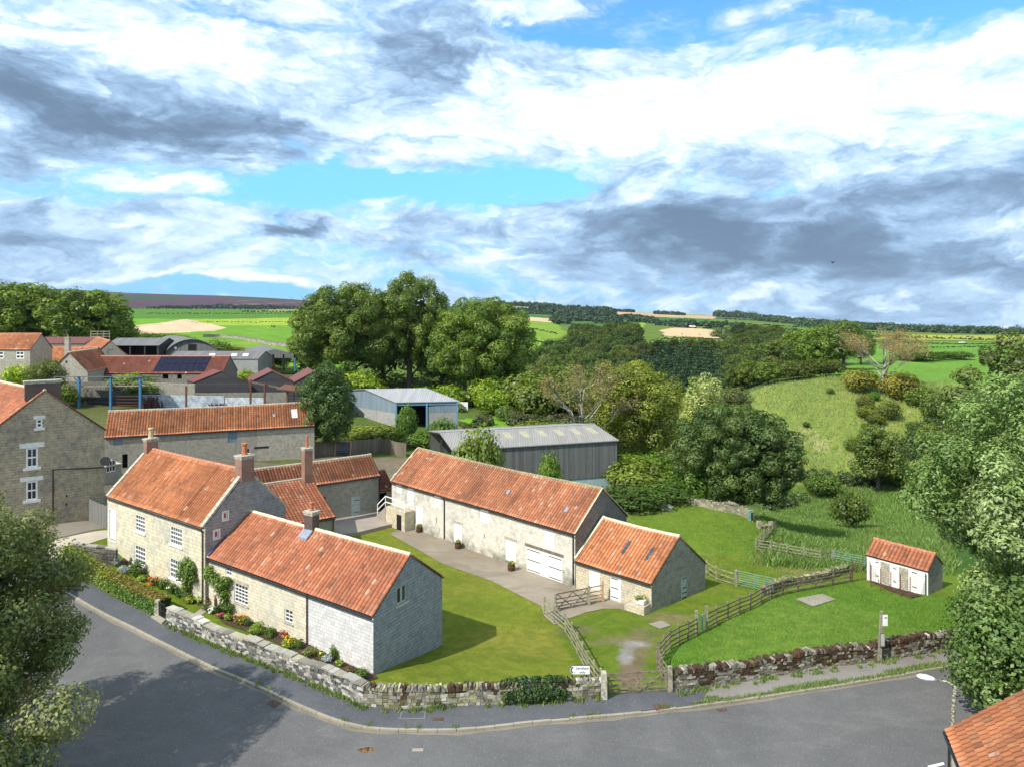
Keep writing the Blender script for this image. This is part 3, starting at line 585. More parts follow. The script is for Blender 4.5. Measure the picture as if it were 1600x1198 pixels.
def resample(path, step):
    L = [0.0]
    for i in range(len(path) - 1): L.append(L[-1] + (path[i + 1] - path[i]).length)
    n = max(2, int(L[-1] / step) + 1); out = []
    for k in range(n):
        s = L[-1] * k / (n - 1); i = max(j for j in range(len(L)) if L[j] <= s + 1e-9); i = min(i, len(path) - 2)
        out.append(path[i] + (path[i + 1] - path[i]) * ((s - L[i]) / max(1e-9, L[i + 1] - L[i])))
    return out
kerb_px = [(-60, 845), (40, 893), (138, 948), (200, 980), (262, 1012), (330, 1045), (400, 1074), (440, 1093), (482, 1112), (540, 1134), (592, 1142), (660, 1144), (735, 1142), (840, 1131), (940, 1122), (1000, 1116), (1100, 1104), (1225, 1087), (1375, 1063), (1506, 1039), (1700, 1003)]
kerb = smooth_path(px(kerb_px), 4)
LW = smooth_path(px([(260, 976), (374, 1025), (470, 1062), (545, 1094), (568, 1106), (652, 1110), (705, 1106), (840, 1100), (938, 1093)]), 5)     # foot of the road walls
RW = smooth_path(px([(1051, 1083), (1160, 1068), (1300, 1045), (1374, 1035), (1479, 1018), (1640, 985)]), 5)
HG = smooth_path(px([(243, 965), (201, 945), (160, 923), (120, 900), (102, 886), (99, 876)]), 4)
road_pts = list(reversed(offset(kerb, -.02))) + [Vector((-75, 40)), Vector((-60, 9.5)), Vector((60, 9.5)), Vector((70, 30))]
sheet('road', road_pts, M['road'], .012, 1.0)
pave_back = [V2(p) for p in reversed(offset(HG, -.1))][:] 
backline = px([(-60, 815), (60, 865), (97, 889)]) + [Vector(p) for p in reversed(offset(HG, .05))][2:] + px([(254, 968)]) + offset(LW, .05) + px([(1000, 1083)]) + offset(RW, .05)
half = [p for p in kerb if (800 + F * p.x / p.y) < 1110]; rest = [p for p in kerb if (800 + F * p.x / p.y) >= 1095]
b1 = [p for p in backline if (800 + F * p.x / p.y) < 1120]; b2 = [p for p in backline if (800 + F * p.x / p.y) >= 1075]
ko = offset(kerb, .14)
k1 = [p for p in ko if (800 + F * p.x / p.y) < 1110]; k2 = [p for p in ko if (800 + F * p.x / p.y) >= 1095]
sheet('pavement', k1 + list(reversed(b1)), M['pave'], .105, .8); sheet('worn_pavement', k2 + list(reversed(b2)), M['gravelpath'], .101, .8)
def kerb_mesh():
    mb = MB(); pts = resample(kerb, .92)
    for i in range(len(pts) - 1):
        a, b = pts[i], pts[i + 1]; d = (b - a).normalized(); n = Vector((-d.y, d.x)); a2 = a + d * .012; b2 = b - d * .012; h = .115 + rnd.uniform(-.01, .01)
        if rnd.random() < .1: h -= .03
        q = [a2, b2, b2 + n * .15, a2 + n * .15]; mb.hexa([(p.x, p.y, zt(p.x, p.y) - .1) for p in q], [(p.x, p.y, zt(p.x, p.y) + h) for p in q])
    tag(mb.build('kerb', M['kerb']), kind='structure')
kerb_mesh()
# silt along the gutter, the paler strip of the photograph
sheet('gutter_silt', [p for p in offset(kerb, -.03) if -100 < 800 + F * p.x / p.y < 1450] + list(reversed([p + Vector((0, -.05 * math.sin(i * 1.9) - .06 * math.sin(i * .7))) for i, p in enumerate(offset(kerb, -.22)) if -100 < 800 + F * p.x / p.y < 1450])), M['dirt'], .018, .8)
# yard, drive, slabs
sheet('yard_concrete', px([(609, 834), (632, 822), (649, 821), (700, 841), (800, 880), (897, 917), (960, 938), (1004, 955), (992, 959), (968, 951), (942, 951), (915, 957), (890, 966), (866, 976), (850, 962), (846, 947), (769, 908), (692, 881), (650, 857)]), M['concrete'], .03, .6)
sheet('gravel_drive', px([(-40, 905), (20, 895), (70, 880), (96, 868), (112, 860), (180, 838), (170, 828), (110, 838), (60, 850), (-40, 862)]), M['gravel'], .03, .8)
sheet('drive', px([(-60, 858), (60, 848), (110, 836), (168, 825), (160, 800), (100, 812), (-60, 840)]), M['dirt'], .025, .8)
sheet('garden_path', px([(303, 959), (320, 946), (333, 936), (342, 938), (330, 950), (308, 966), (290, 963)]), M['slab'], .03, .4)
sheet('stone_slab', px([(1243, 936), (1285, 928), (1306, 937), (1270, 948)]), M['slab'], .05, .6); sheet('stone_slab', px([(1013, 975), (1033, 970), (1049, 977), (1031, 983)]), M['slab'], .04, .6)
def blobsheet(name, u, v, ru, rv, mat, off, seed):
    c = V2(at(u, v)); a = V2(at(u + ru, v)); b = V2(at(u, v + rv)); rx = (a - c).length; ry = (b - c).length; r_ = random.Random(seed); ph = [r_.uniform(0, 6) for _ in range(4)]
    sheet(name, [c + Vector((math.cos(t) * rx, math.sin(t) * ry)) * (1 + .25 * math.sin(2 * t + ph[0]) + .18 * math.sin(3 * t + ph[1]) + .1 * math.sin(7 * t + ph[2])) for t in np.linspace(0, 6.1, 40)], mat, off, .5)
# soil of the borders
sheet('flower_bed', px([(182, 883), (196, 870), (235, 890), (275, 908), (312, 930), (323, 938), (312, 947), (290, 936), (250, 917), (215, 900)]), M['soil'], .05, .5)
sheet('flower_bed', px([(338, 962), (346, 948), (400, 968), (470, 1000), (520, 1022), (582, 1050), (590, 1060), (572, 1066), (545, 1060), (500, 1038), (430, 1005), (380, 985), (350, 975)]), M['soil'], .05, .5)
sheet('bare_earth', px([(1360, 908), (1366, 905), (1425, 925), (1440, 931), (1424, 934), (1390, 923)]), M['soil'], .04, .5)
sheet('stone_terrace', px([(515, 842), (520, 815), (594, 802), (622, 812), (628, 820), (600, 826), (560, 836)]), M['slab'], .32, .6, 'structure', None, .5)

# ------------------------------------------------------------------ dry stone walls
def stone_wall(label, path, h=1.15, th=.42, course=.15, ln=(.18, .42), pal=None, top='upright', group=None, gap=0, hvar=.06, name='stone_wall', moss=0.0, off=0.0):
    pal = pal or [(.42, .38, .28), (.34, .31, .24), (.5, .46, .36), (.26, .245, .2), (.22, .21, .19)]
    r_ = random.Random(len(path) * 7 + int(h * 100)); pts = resample(path, .5); L = [0.0]
    for i in range(len(pts) - 1): L.append(L[-1] + (pts[i + 1] - pts[i]).length)
    def pos(s):
        s = max(0, min(L[-1] - 1e-6, s)); i = max(0, min(len(pts) - 2, int(s / L[-1] * (len(pts) - 1)))); t = (s - L[i]) / max(1e-9, L[i + 1] - L[i])
        d = (pts[i + 1] - pts[i]).normalized(); return pts[i] + (pts[i + 1] - pts[i]) * t, Vector((-d.y, d.x))
    mb = MB(); core = MB()
    hs = lambda s: h * (1 + hvar * math.sin(s * .9) + hvar * .6 * math.sin(s * 2.3 + 1))
    for i in range(len(pts) - 1):
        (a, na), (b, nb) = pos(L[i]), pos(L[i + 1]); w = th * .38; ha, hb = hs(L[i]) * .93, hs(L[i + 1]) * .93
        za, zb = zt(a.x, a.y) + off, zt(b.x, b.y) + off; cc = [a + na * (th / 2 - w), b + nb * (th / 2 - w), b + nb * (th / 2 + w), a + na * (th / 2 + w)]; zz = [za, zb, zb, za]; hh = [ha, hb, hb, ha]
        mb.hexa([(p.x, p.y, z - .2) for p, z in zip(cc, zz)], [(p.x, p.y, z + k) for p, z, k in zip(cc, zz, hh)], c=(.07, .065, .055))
    def stn(s0, s1, z0, z1, inner, outer, lean=0.0, c=None):
        p0, n0 = pos(s0); p1, n1 = pos(s1); j = lambda k: r_.uniform(-k, k)
        g0 = zt(p0.x, p0.y) + off; g1 = zt(p1.x, p1.y) + off; q = [p0 + n0 * inner, p1 + n1 * inner, p1 + n1 * outer, p0 + n0 * outer]; t = (p1 - p0).normalized()
        b = [Vector((p.x + j(.015), p.y + j(.015), g + z0 + j(.012))) for p, g in zip(q, (g0, g1, g1, g0))]; tp = [Vector((p.x + t.x * lean + j(.02), p.y + t.y * lean + j(.02), g + z1 + j(.02))) for p, g in zip(q, (g0, g1, g1, g0))]
        k = c or r_.choice(pal); v = r_.uniform(.75, 1.25); mb.hexa(b, tp, c=tuple(min(1, x * v) for x in k))
    def mc(s, f):
        if not moss: return None
        v = .5 + .5 * mnoise.noise(Vector((s * .8, f * 1.5, h * 9))) + .25 * mnoise.noise(Vector((s * 2.7, f * 4, 3))); return (r_.uniform(.07, .11), r_.uniform(.05, .065), .035) if v * (.35 + .65 * f) > 1 - moss and r_.random() < .8 else ((.17, .16, .07) if r_.random() < .12 else None)
    for side in (0, 1):
        z = -.05; ci = 0
        while z < h - course * .6:
            ch = course * r_.uniform(.8, 1.25); s = r_.uniform(-.1, .05)
            while s < L[-1]:
                l = r_.uniform(*ln); s1 = min(s + l, L[-1])
                if hs(s) > z + ch * .7 and s1 - s > .06:
                    pr = r_.uniform(0, .035); c = mc(s, max(z, 0) / h)
                    if side == 0: stn(s + .008, s1 - .008, z, z + ch - .012, -pr, th * .3, 0, c)
                    else: stn(s + .008, s1 - .008, z, z + ch - .012, th * .7, th + pr, 0, c)
                s = s1
            z += ch
    s = 0.0
    while s < L[-1] - .05:
        hh = hs(s)
        if top == 'upright': l = r_.uniform(.05, .16); k = r_.uniform(.03, .2); stn(s, min(s + l, L[-1]), hh - .08, hh + k, -.02 - r_.uniform(0, .05), th * r_.uniform(.45, .6), r_.uniform(-.08, .1), mc(s, 1)); stn(s, min(s + l, L[-1]), hh - .08, hh + k * r_.uniform(.5, 1.1), th * .55, th + r_.uniform(-.08, .04), r_.uniform(-.08, .1), mc(s, 1))
        else: l = r_.uniform(.35, .8); k = r_.uniform(.03, .07); stn(s, min(s + l - .01, L[-1]), hh - .05, hh + k, -.04, th + .04, 0, r_.choice([(.34, .32, .27), (.42, .40, .34), (.28, .265, .22), (.5, .48, .42), (.36, .33, .24)]))
        s += l
    o = mb.build(name, M['stones']); return tag(o, label, 'wall', group)
cut = next(i for i, p in enumerate(LW) if 800 + F * p.x / p.y > 562)
stone_wall('squared stone garden wall with flat coping and white lichen below the cottage', LW[:cut + 1], 1.06, .42, .13, (.2, .42), [(.30, .29, .25), (.40, .38, .32), (.52, .5, .45), (.18, .175, .16), (.12, .118, .11)], 'flat')
stone_wall('rough road wall with upright stone coping below the lawn, half grown with ivy', LW[cut:], 1.0, .45, .16, (.16, .42), [(.40, .37, .28), (.32, .30, .23), (.50, .47, .38), (.20, .19, .16), (.36, .34, .19), (.26, .24, .19)], 'upright', None, 0, .04, 'stone_wall', .52)
stone_wall('long road wall covered in dark red moss beside the paddock and bus stop', RW, 1.02, .5, .12, (.12, .34), [(.36, .33, .26), (.28, .26, .20), (.44, .41, .34), (.19, .18, .15), (.24, .21, .16)], 'upright', None, 0, .05, 'stone_wall', .66)
stone_wall('low tumbled field wall below the big dark tree', smooth_path(px([(1036, 781), (1075, 787), (1120, 797), (1160, 806), (1172, 812)]), 4), .8, .5, .15, (.2, .4), [(.34, .31, .22), (.27, .25, .18), (.42, .39, .28)], 'upright', None, 0, .2)
stone_wall('short ruined end of field wall beside the corner fence', smooth_path(px([(1182, 824), (1202, 830), (1210, 822)]), 3), .45, .4, .15, (.2, .4), [(.4, .36, .22), (.27, .25, .18)], 'upright', None, 0, .25)
stone_wall('low yellowed stone wall behind the post and rail fence', smooth_path(px([(1200, 930), (1230, 917), (1290, 906), (1328, 894)]), 4), .5, .5, .13, (.2, .4), [(.40, .37, .22), (.29, .27, .17), (.2, .19, .13), (.16, .2, .07)], 'upright', None, 0, .1)
stone_wall('retaining wall between gravel drive and cottage garden', smooth_path(px([(184, 882), (160, 879), (138, 877), (118, 874)]), 4), 1.25, .4, .14, (.2, .45), [(.27, .24, .18), (.2, .18, .14), (.16, .15, .12)], 'flat')
stone_wall('dry stone wall running across the bright green field', smooth_path(px([(318, 527), (350, 528), (380, 531), (410, 537), (450, 544)]), 4), 1.6, 1.0, .5, (1.0, 2.5), [(.4, .38, .3), (.28, .26, .2)], 'upright')
# ------------------------------------------------------------------ building kit
PAL = {'orange': [(.53, .195, .085), (.57, .22, .10), (.48, .17, .075), (.60, .26, .13), (.42, .15, .07)],
       'red': [(.50, .18, .09), (.43, .15, .08), (.55, .21, .11), (.37, .13, .075), (.60, .28, .17)],
       'old': [(.49, .19, .095), (.44, .165, .085), (.53, .22, .115), (.38, .145, .08), (.55, .28, .17)],
       'dark': [(.23, .075, .05), (.19, .065, .045), (.27, .10, .07)], 'bright': [(.58, .215, .09), (.64, .26, .12), (.53, .18, .08), (.62, .3, .16)],
       'grey': [(.16, .155, .15)]}
def slope(E0, E1, R1, R0, pal='orange', gauge=.33, wid=.30, amp=.032, K=4, sag=0.0, seed=1, lift=.03):
    E0, E1, R1, R0 = (np.array(p, float) for p in (E0, E1, R1, R0)); r = np.random.RandomState(seed)
    W = np.linalg.norm(E1 - E0); S = (np.linalg.norm(R0 - E0) + np.linalg.norm(R1 - E1)) / 2; nc = max(1, int(round(W / wid))); nr = max(1, int(round(S / gauge)))
    n = np.cross(E1 - E0, R0 - E0); n /= np.linalg.norm(n)
    prof = {4: [0, .8, 1, .45], 3: [0, .8, .7], 2: [0, 1], 5: [0, .75, 1, .85, .3]}[K]
    s = np.arange(nc * K + 1) / (nc * K); off = np.array([prof[i % K] for i in range(nc * K + 1)]) * amp
    ts = []; lo = []
    for k in range(nr): ts += [k / nr, (k + 1) / nr]; lo += [lift, 0.0]
    ts = np.array(ts); lo = np.array(lo); Sg, Tg = np.meshgrid(s, ts)
    Pn = (E0[None, None] * (1 - Sg)[..., None] + E1 * Sg[..., None]) * (1 - Tg)[..., None] + (R0 * (1 - Sg)[..., None] + R1 * Sg[..., None]) * Tg[..., None]
    Pn = Pn + n * (off[None, :] + lo[:, None] + r.uniform(-.006, .006, Sg.shape))[..., None]
    wob = (np.sin(Sg * W * .55 + seed) * .5 + np.sin(Sg * W * 1.3 + seed * 2) * .3); Pn[..., 2] -= sag * np.sin(np.pi * Sg) * Tg - .03 * wob * (sag > 0) * np.sin(np.pi * np.clip(Sg, 0, 1))
    nx = len(s); ny = len(ts); idx = np.arange(nx * ny).reshape(ny, nx); q = np.stack([idx[:-1, :-1], idx[:-1, 1:], idx[1:, 1:], idx[1:, :-1]], -1)
    pc = np.array(PAL[pal]); tc = pc[r.choice(len(pc), (nr, nc), p=([.34, .24, .2, .1, .12][:len(pc)] if len(pc) == 5 else None))] * r.uniform(.93, 1.07, (nr, nc, 1)) * .6 + .4 * pc[0]
    cx, cy = np.meshgrid(np.arange(nc), np.arange(nr)); tc = tc * (1 + .12 * np.sin(cx * .37 + seed) * np.sin(cy * .5 + seed * .7) + .10 * np.sin(cx * .13 + 2 * seed) + .10 * r.normal(size=(1, nc)) * np.ones((nr, 1)))[..., None]; tc[r.uniform(size=(nr, nc)) < .02] *= np.array([.6, .75, .9]); tc[r.uniform(size=(nr, nc)) < .015] = (.62, .38, .26)
    fr = np.minimum(np.arange(ny - 1) // 2, nr - 1); fc = np.minimum(np.arange(nx - 1) // K, nc - 1); cf = tc[fr][:, fc]
    vf = {4: [.80, 1.08, 1.0, .48], 3: [.85, 1.08, .6], 2: [1.05, .75], 5: [.72, 1.08, 1.08, .95, .46]}[K]; cf = cf * np.array([vf[i % K] for i in range(nx - 1)])[None, :, None]  # channel dirt and groove shade painted together into the tile colour
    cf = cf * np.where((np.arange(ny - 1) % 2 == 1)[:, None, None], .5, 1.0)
    V_ = [Pn.reshape(-1, 3)]; Q = [q.reshape(-1, 4)]; C = [np.repeat(cf.reshape(-1, 3), 4, axis=0)]
    b = len(V_[0]); dn = -n * .07; up = -n * .005; P8 = np.array([E0 + dn, E1 + dn, R1 + dn, R0 + dn, E0 + up, E1 + up, R1 + up, R0 + up]); P8[2:4, 2] -= 0
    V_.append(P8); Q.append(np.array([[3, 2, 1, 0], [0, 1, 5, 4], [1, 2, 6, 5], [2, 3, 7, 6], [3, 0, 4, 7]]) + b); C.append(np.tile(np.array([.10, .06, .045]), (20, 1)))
    return V_, Q, C
def roof_mesh(name, slopes, mat):
    V_ = []; Q = []; C = []; n = 0
    for (v, q, c) in slopes:
        for a in range(len(v)): V_.append(v[a]); C.append(c[a])
        for a in q: Q.append(a + n)
        n += sum(len(a) for a in v)
    return np_mesh(name, np.vstack(V_), np.vstack(Q), mat, np.vstack(C))
def clip_poly(poly, f):
    out = []
    for i in range(len(poly)):
        a, b = poly[i], poly[(i + 1) % len(poly)]; fa, fb = f(a), f(b)
        if fa <= 0: out.append(a)
        if (fa < 0 < fb) or (fb < 0 < fa): t = fa / (fa - fb); out.append((a[0] + (b[0] - a[0]) * t, a[1] + (b[1] - a[1]) * t))
    return out
def wall_face(mb, p0, p1, z0, ztop, ops, apex=None, zap=None, depth=.14, m=0, z1=None):
    """wall from p0 to p1 (outside on the right hand), rectangular openings left out and given reveals; ztop at p0, z1 at p1"""
    p0 = V2(p0); p1 = V2(p1); L = (p1 - p0).length; d = (p1 - p0) / L; n = Vector((d.y, -d.x)); z1 = ztop if z1 is None else z1
    W = lambda s, z, r=0: (p0.x + d.x * s - n.x * r, p0.y + d.y * s - n.y * r, z)
    zmax = max(ztop, z1, zap or -99)
    ss = sorted({0, L} | {min(max(o[k], 0), L) for o in ops for k in (0, 1)}); zs = sorted({z0, zmax} | {min(max(o[k], z0), zmax) for o in ops for k in (2, 3)})
    if apex is not None: fs = [lambda q: q[1] - (ztop + (zap - ztop) * q[0] / apex), lambda q: q[1] - (z1 + (zap - z1) * (L - q[0]) / (L - apex))]
    else: fs = [lambda q: q[1] - (ztop + (z1 - ztop) * q[0] / L) - 1e-6]
    for i in range(len(ss) - 1):
        for j in range(len(zs) - 1):
            sm = (ss[i] + ss[i + 1]) / 2; zm = (zs[j] + zs[j + 1]) / 2
            if ss[i + 1] - ss[i] < 1e-5 or zs[j + 1] - zs[j] < 1e-5: continue
            if any(o[0] < sm < o[1] and o[2] < zm < o[3] for o in ops): continue
            poly = [(ss[i], zs[j]), (ss[i + 1], zs[j]), (ss[i + 1], zs[j + 1]), (ss[i], zs[j + 1])]
            for f in fs:
                if len(poly) >= 3: poly = clip_poly(poly, f)
            if len(poly) >= 3: mb.face([W(*q) for q in poly], m)
    for o in ops:
        a, b, c, e = o[:4]
        mb.face([W(a, c), W(b, c), W(b, c, depth), W(a, c, depth)], m); mb.face([W(a, e, depth), W(b, e, depth), W(b, e), W(a, e)], m)
        mb.face([W(a, c), W(a, c, depth), W(a, e, depth), W(a, e)], m); mb.face([W(b, c, depth), W(b, c), W(b, e), W(b, e, depth)], m)
def opx(A, B, ul, ur, vt, vb, kind, **k):
    """opening on the wall A-B from its left and right columns and the rows of head and foot at mid width"""
    A = V2(A); B = V2(B); d = (B - A).normalized(); s0 = online(ul, A, d); s1 = online(ur, A, d); s0, s1 = min(s0, s1), max(s0, s1)
    sm = online((ul + ur) / 2, A, d); y = A.y + d.y * sm; return (s0, s1, zat(vb, y), zat(vt, y), kind, k)
def fit_opening(parent, p0, p1, o, depth=.14):
    p0 = V2(p0); p1 = V2(p1); d = (p1 - p0).normalized(); n = Vector((d.y, -d.x)); a, b, c, e, kind, k = o
    W = lambda s, z, r=0: Vector((p0.x + d.x * s - n.x * r, p0.y + d.y * s - n.y * r, z)); up = (0, 0, 1)
    def bar(mb, s0, s1, z0, z1, r0, r1, m=0): mb.hexa([W(s0, z0, r0), W(s1, z0, r0), W(s1, z0, r1), W(s0, z0, r1)], [W(s0, z1, r0), W(s1, z1, r0), W(s1, z1, r1), W(s0, z1, r1)], m)
    if kind == 'window':
        fm = M[k.get('frame', 'white')]; cols, rows = k.get('grid', (2, 2)); fw = k.get('fw', .07); g = .03; mb = MB(); dp = k.get('dp', .05)
        bar(mb, a, b, c, c + fw, dp, depth); bar(mb, a, b, e - fw, e, dp, depth); bar(mb, a, a + fw, c + fw, e - fw, dp, depth); bar(mb, b - fw, b, c + fw, e - fw, dp, depth)
        g = k.get('g', .035)
        for i in range(1, cols): s = a + fw + (b - a - 2 * fw) * i / cols; bar(mb, s - g / 2, s + g / 2, c + fw, e - fw, dp + .01, depth - .02)
        for j in range(1, rows):
            z = c + fw + (e - c - 2 * fw) * j / rows; gg = g * (1.9 if (rows % 2 == 0 and j == rows // 2) or k.get('sash') == j else 1); bar(mb, a + fw, b - fw, z - gg / 2, z + gg / 2, dp, depth - .03)
        w = mb.build('window', fm, parent); pm = MB(); bar(pm, a + fw * .5, b - fw * .5, c + fw * .5, e - fw * .5, depth - .025, depth + .02); pm.build('pane', M[k.get('pane', 'glass')], w)
        if k.get('curt'): cm = MB(); bar(cm, a + fw, b - fw, c + fw, e - fw, depth - .04, depth - .03); cm.build('curtain', M[k['curt']], w)
    elif kind == 'door':
        dm = M[k.get('mat', 'white')]; mb = MB(); dp = k.get('dp', .06); leaves = k.get('leaves', 1); wl = (b - a) / leaves; fw = .06
        fr = MB(); bar(fr, a, a + fw, c, e, dp - .03, depth); bar(fr, b - fw, b, c, e, dp - .03, depth); bar(fr, a + fw, b - fw, e - fw, e, dp - .03, depth); out = None
        for i in range(leaves):
            mb = MB(); s0 = a + fw + i * (b - a - 2 * fw) / leaves; s1 = a + fw + (i + 1) * (b - a - 2 * fw) / leaves; nb = max(3, int((s1 - s0) / .16))
            for q in range(nb): t0 = s0 + (s1 - s0) * q / nb; t1 = s0 + (s1 - s0) * (q + 1) / nb; bar(mb, t0 + .006, t1 - .006, c + .02, e - fw - .01, dp, dp + .05)
            D = mb.build('door', dm, parent)
            for zz in k.get('hinges', ()):
                hb = MB(); z = c + (e - c) * zz; L_ = (s1 - s0) * .75; hs0 = s1 - L_ if (i == leaves - 1 and leaves > 1) or k.get('hr') else s0; bar(hb, hs0, hs0 + L_, z - .03, z + .03, dp - .02, dp - .002); hb.build('hinge', M['black'], D)
            if k.get('slot'): hb = MB(); z = c + (e - c) * .52; sm = (s0 + s1) / 2; bar(hb, sm - .12, sm + .12, z - .025, z + .025, dp - .015, dp - .002); hb.build('letterbox', M['black'], D)
        fr.build('door_frame', M[k.get('frame', k.get('mat', 'white'))], parent)
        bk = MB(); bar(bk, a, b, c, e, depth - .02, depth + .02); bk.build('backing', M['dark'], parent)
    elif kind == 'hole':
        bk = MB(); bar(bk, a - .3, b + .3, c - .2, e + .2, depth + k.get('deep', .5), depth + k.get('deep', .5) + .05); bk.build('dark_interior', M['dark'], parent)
    if k.get('lintel'):
        lm = MB(); x = k.get('lx', .15); bar(lm, a - x, b + x, e, e + k['lintel'], -.03, .1); lm.build('lintel', M[k.get('lm', 'coping')], parent)
    if k.get('sill'):
        lm = MB(); x = k.get('sx', .1); bar(lm, a - x, b + x, c - k['sill'], c, -.08, .1); lm.build('sill', M[k.get('sm', 'coping')], parent)
    if k.get('sur'):
        lm = MB(); x = k['sur']; bar(lm, a - x, a, c, e, -.02, .1); bar(lm, b, b + x, c, e, -.02, .1); bar(lm, a - x, b + x, e, e + x, -.02, .1); bar(lm, a - x, b + x, c - x, c, -.03, .1); lm.build('surround', M[k.get('sum', 'coping')], parent)
def v3(p, z): return Vector((p[0], p[1], z))
def gable(name, label, cat, A, B, C, D, z0, ez, rz, wm, rm='tile', pal='orange', ops=None, over=.12, verge=.05, ridge='ridge', K=4, gauge=.33, wid=.30, amp=.034, sag=0.0, group=None, rf=.5, split=None, back=True, parts=('gutter',), gm=None, kind='tile', R0=None, R1=None, seed=3, lift=.03, down=(), roofname='roof'):
    """house on the plan A (front left) B (front right) C D; ridge runs along A-B; ops: {wall index: [openings]}"""
    A, B, C, D = (V2(p) for p in (A, B, C, D)); cen = (A + B + C + D) / 4
    base = empty(name, (cen.x, cen.y, z0), label, cat, group); ops = ops or {}; P4 = [A, B, C, D]
    rl = R0 if R0 is not None else A + (D - A) * rf; rr = R1 if R1 is not None else B + (C - B) * rf
    mats = wm if isinstance(wm, list) else [wm]; mm = [M[x] for x in mats]; gi = len(mm)
    mb = MB()
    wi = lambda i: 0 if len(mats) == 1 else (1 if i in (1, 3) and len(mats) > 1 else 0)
    for i in range(4):
        if i == 2 and not back: continue
        p, q = P4[i], P4[(i + 1) % 4]; L = (q - p).length; o = ops.get(i, [])
        if i == 0 and split:
            sp = [0] + [s for s, _ in split] + [L]; ms = [m_ for _, m_ in split]; ms = [0] + ms; d = (q - p) / L
            for k in range(len(sp) - 1):
                oo = [(a - sp[k], b - sp[k], c, e) for (a, b, c, e, *_) in o if a >= sp[k] - .01 and b <= sp[k + 1] + .01]; wall_face(mb, p + d * sp[k], p + d * sp[k + 1], z0, ez, oo, m=ms[k])
        elif i in (0, 2): wall_face(mb, p, q, z0, ez, o, m=wi(i))
        else:
            r_ = rr if i == 1 else rl; ap = (r_ - p).dot((q - p).normalized()); wall_face(mb, p, q, z0, ez, o, ap, rz - .04, m=wi(i))
        for oo in o: fit_opening(base, p, q, oo)
    if split and max(m_ for _, m_ in split) >= gi: pass
    mb.build('wall', mm, base)
    # roof
    d = (B - A).normalized(); e0 = (A - rl).normalized(); rise = rz - ez
    def eave(p, r_, o_): h = (p - r_); t = h.normalized(); return p + t * o_, ez - rise * o_ / max(.1, h.length)
    def ext(p, s): return p + d * s
    (fa, za), (fb, zb) = eave(A, rl, over), eave(B, rr, over); (ba, zc), (bb, zd) = eave(D, rl, over), eave(C, rr, over)
    T_ = .06; E0 = v3(ext(fa, -verge), za + T_); E1 = v3(ext(fb, verge), zb + T_); Rr = v3(ext(rr, verge), rz + T_); Rl = v3(ext(rl, -verge), rz + T_); B0 = v3(ext(ba, -verge), zc + T_); B1 = v3(ext(bb, verge), zd + T_)
    if kind == 'tile':
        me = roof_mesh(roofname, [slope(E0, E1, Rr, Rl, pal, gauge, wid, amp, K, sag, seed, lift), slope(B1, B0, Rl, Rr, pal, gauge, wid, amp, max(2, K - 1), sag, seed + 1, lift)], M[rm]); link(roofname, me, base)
    else:
        mr = MB()
        for q in ((E0, E1, Rr, Rl), (B1, B0, Rl, Rr)):
            nn = (q[1] - q[0]).cross(q[3] - q[0]).normalized() * .06; mr.hexa([p - nn for p in q], list(q))
        mr.build(roofname, M[rm], base)
    if ridge:
        mr = MB(); n = max(2, int((Rr - Rl).length / .45)); top = .05 if kind == 'tile' else .01
        for i in range(n):
            t0, t1 = i / n, (i + 1) / n; sg = lambda t: -sag * math.sin(math.pi * t); a_ = Rl.lerp(Rr, t0) + Vector((0, 0, top + sg(t0) - .05)); b_ = Rl.lerp(Rr, t1) + Vector((0, 0, top + sg(t1) - .05)); rr_ = .13 + rnd.uniform(-.008, .012)
            mr.tube([a_, b_ - (b_ - a_) * .04], [rr_, rr_ * .96], 8)
        mr.build('ridge', M[ridge], base)
    if 'gutter' in parts:
        g = MB(); o_ = (A - rl).normalized() * .06; g.tube([E0 + Vector((o_.x, o_.y, -.10)), E1 + Vector((o_.x, o_.y, -.10))], .055, 6); g.build('gutter', M['black'], base)
    for s, z_ in down:
        g = MB(); n_ = Vector((d.y, -d.x)); p = A + d * s; q = p + n_ * .09; g.tube([v3(p + n_ * .2, ez - .12), v3(q, ez - .4), v3(q, z_)], .05, 7)
        g.build('downpipe', M['black'], base)
    if 'coping' in parts or 'verge' in parts:
        cm = 'coping' if 'coping' in parts else 'palestone'; w_ = .34 if 'coping' in parts else .10; h_ = .16 if 'coping' in parts else .05
        for (e_, r_, b_, sgn) in ((E0, Rl, B0, 1), (E1, Rr, B1, -1)):
            c_ = MB(); off = Vector((d.x, d.y, 0)) * sgn * (w_ / 2 - .06)
            for p, q in ((e_, r_), (b_, r_)):
                n = max(1, int((q - p).length / .7))
                for k in range(n): c_.beam(p.lerp(q, k / n) + off + Vector((0, 0, .06)), p.lerp(q, (k + .985) / n) + off + Vector((0, 0, .06)), w_ * rnd.uniform(.95, 1.05), h_ * rnd.uniform(.9, 1.15))
            c_.build('coping' if 'coping' in parts else 'verge', M[cm], base)
    base['ridge_l'] = [Rl.x, Rl.y, Rl.z]; base['ridge_r'] = [Rr.x, Rr.y, Rr.z]
    return base
def clean_props(o):
    for k in ('ridge_l', 'ridge_r'):
        if k in o: del o[k]
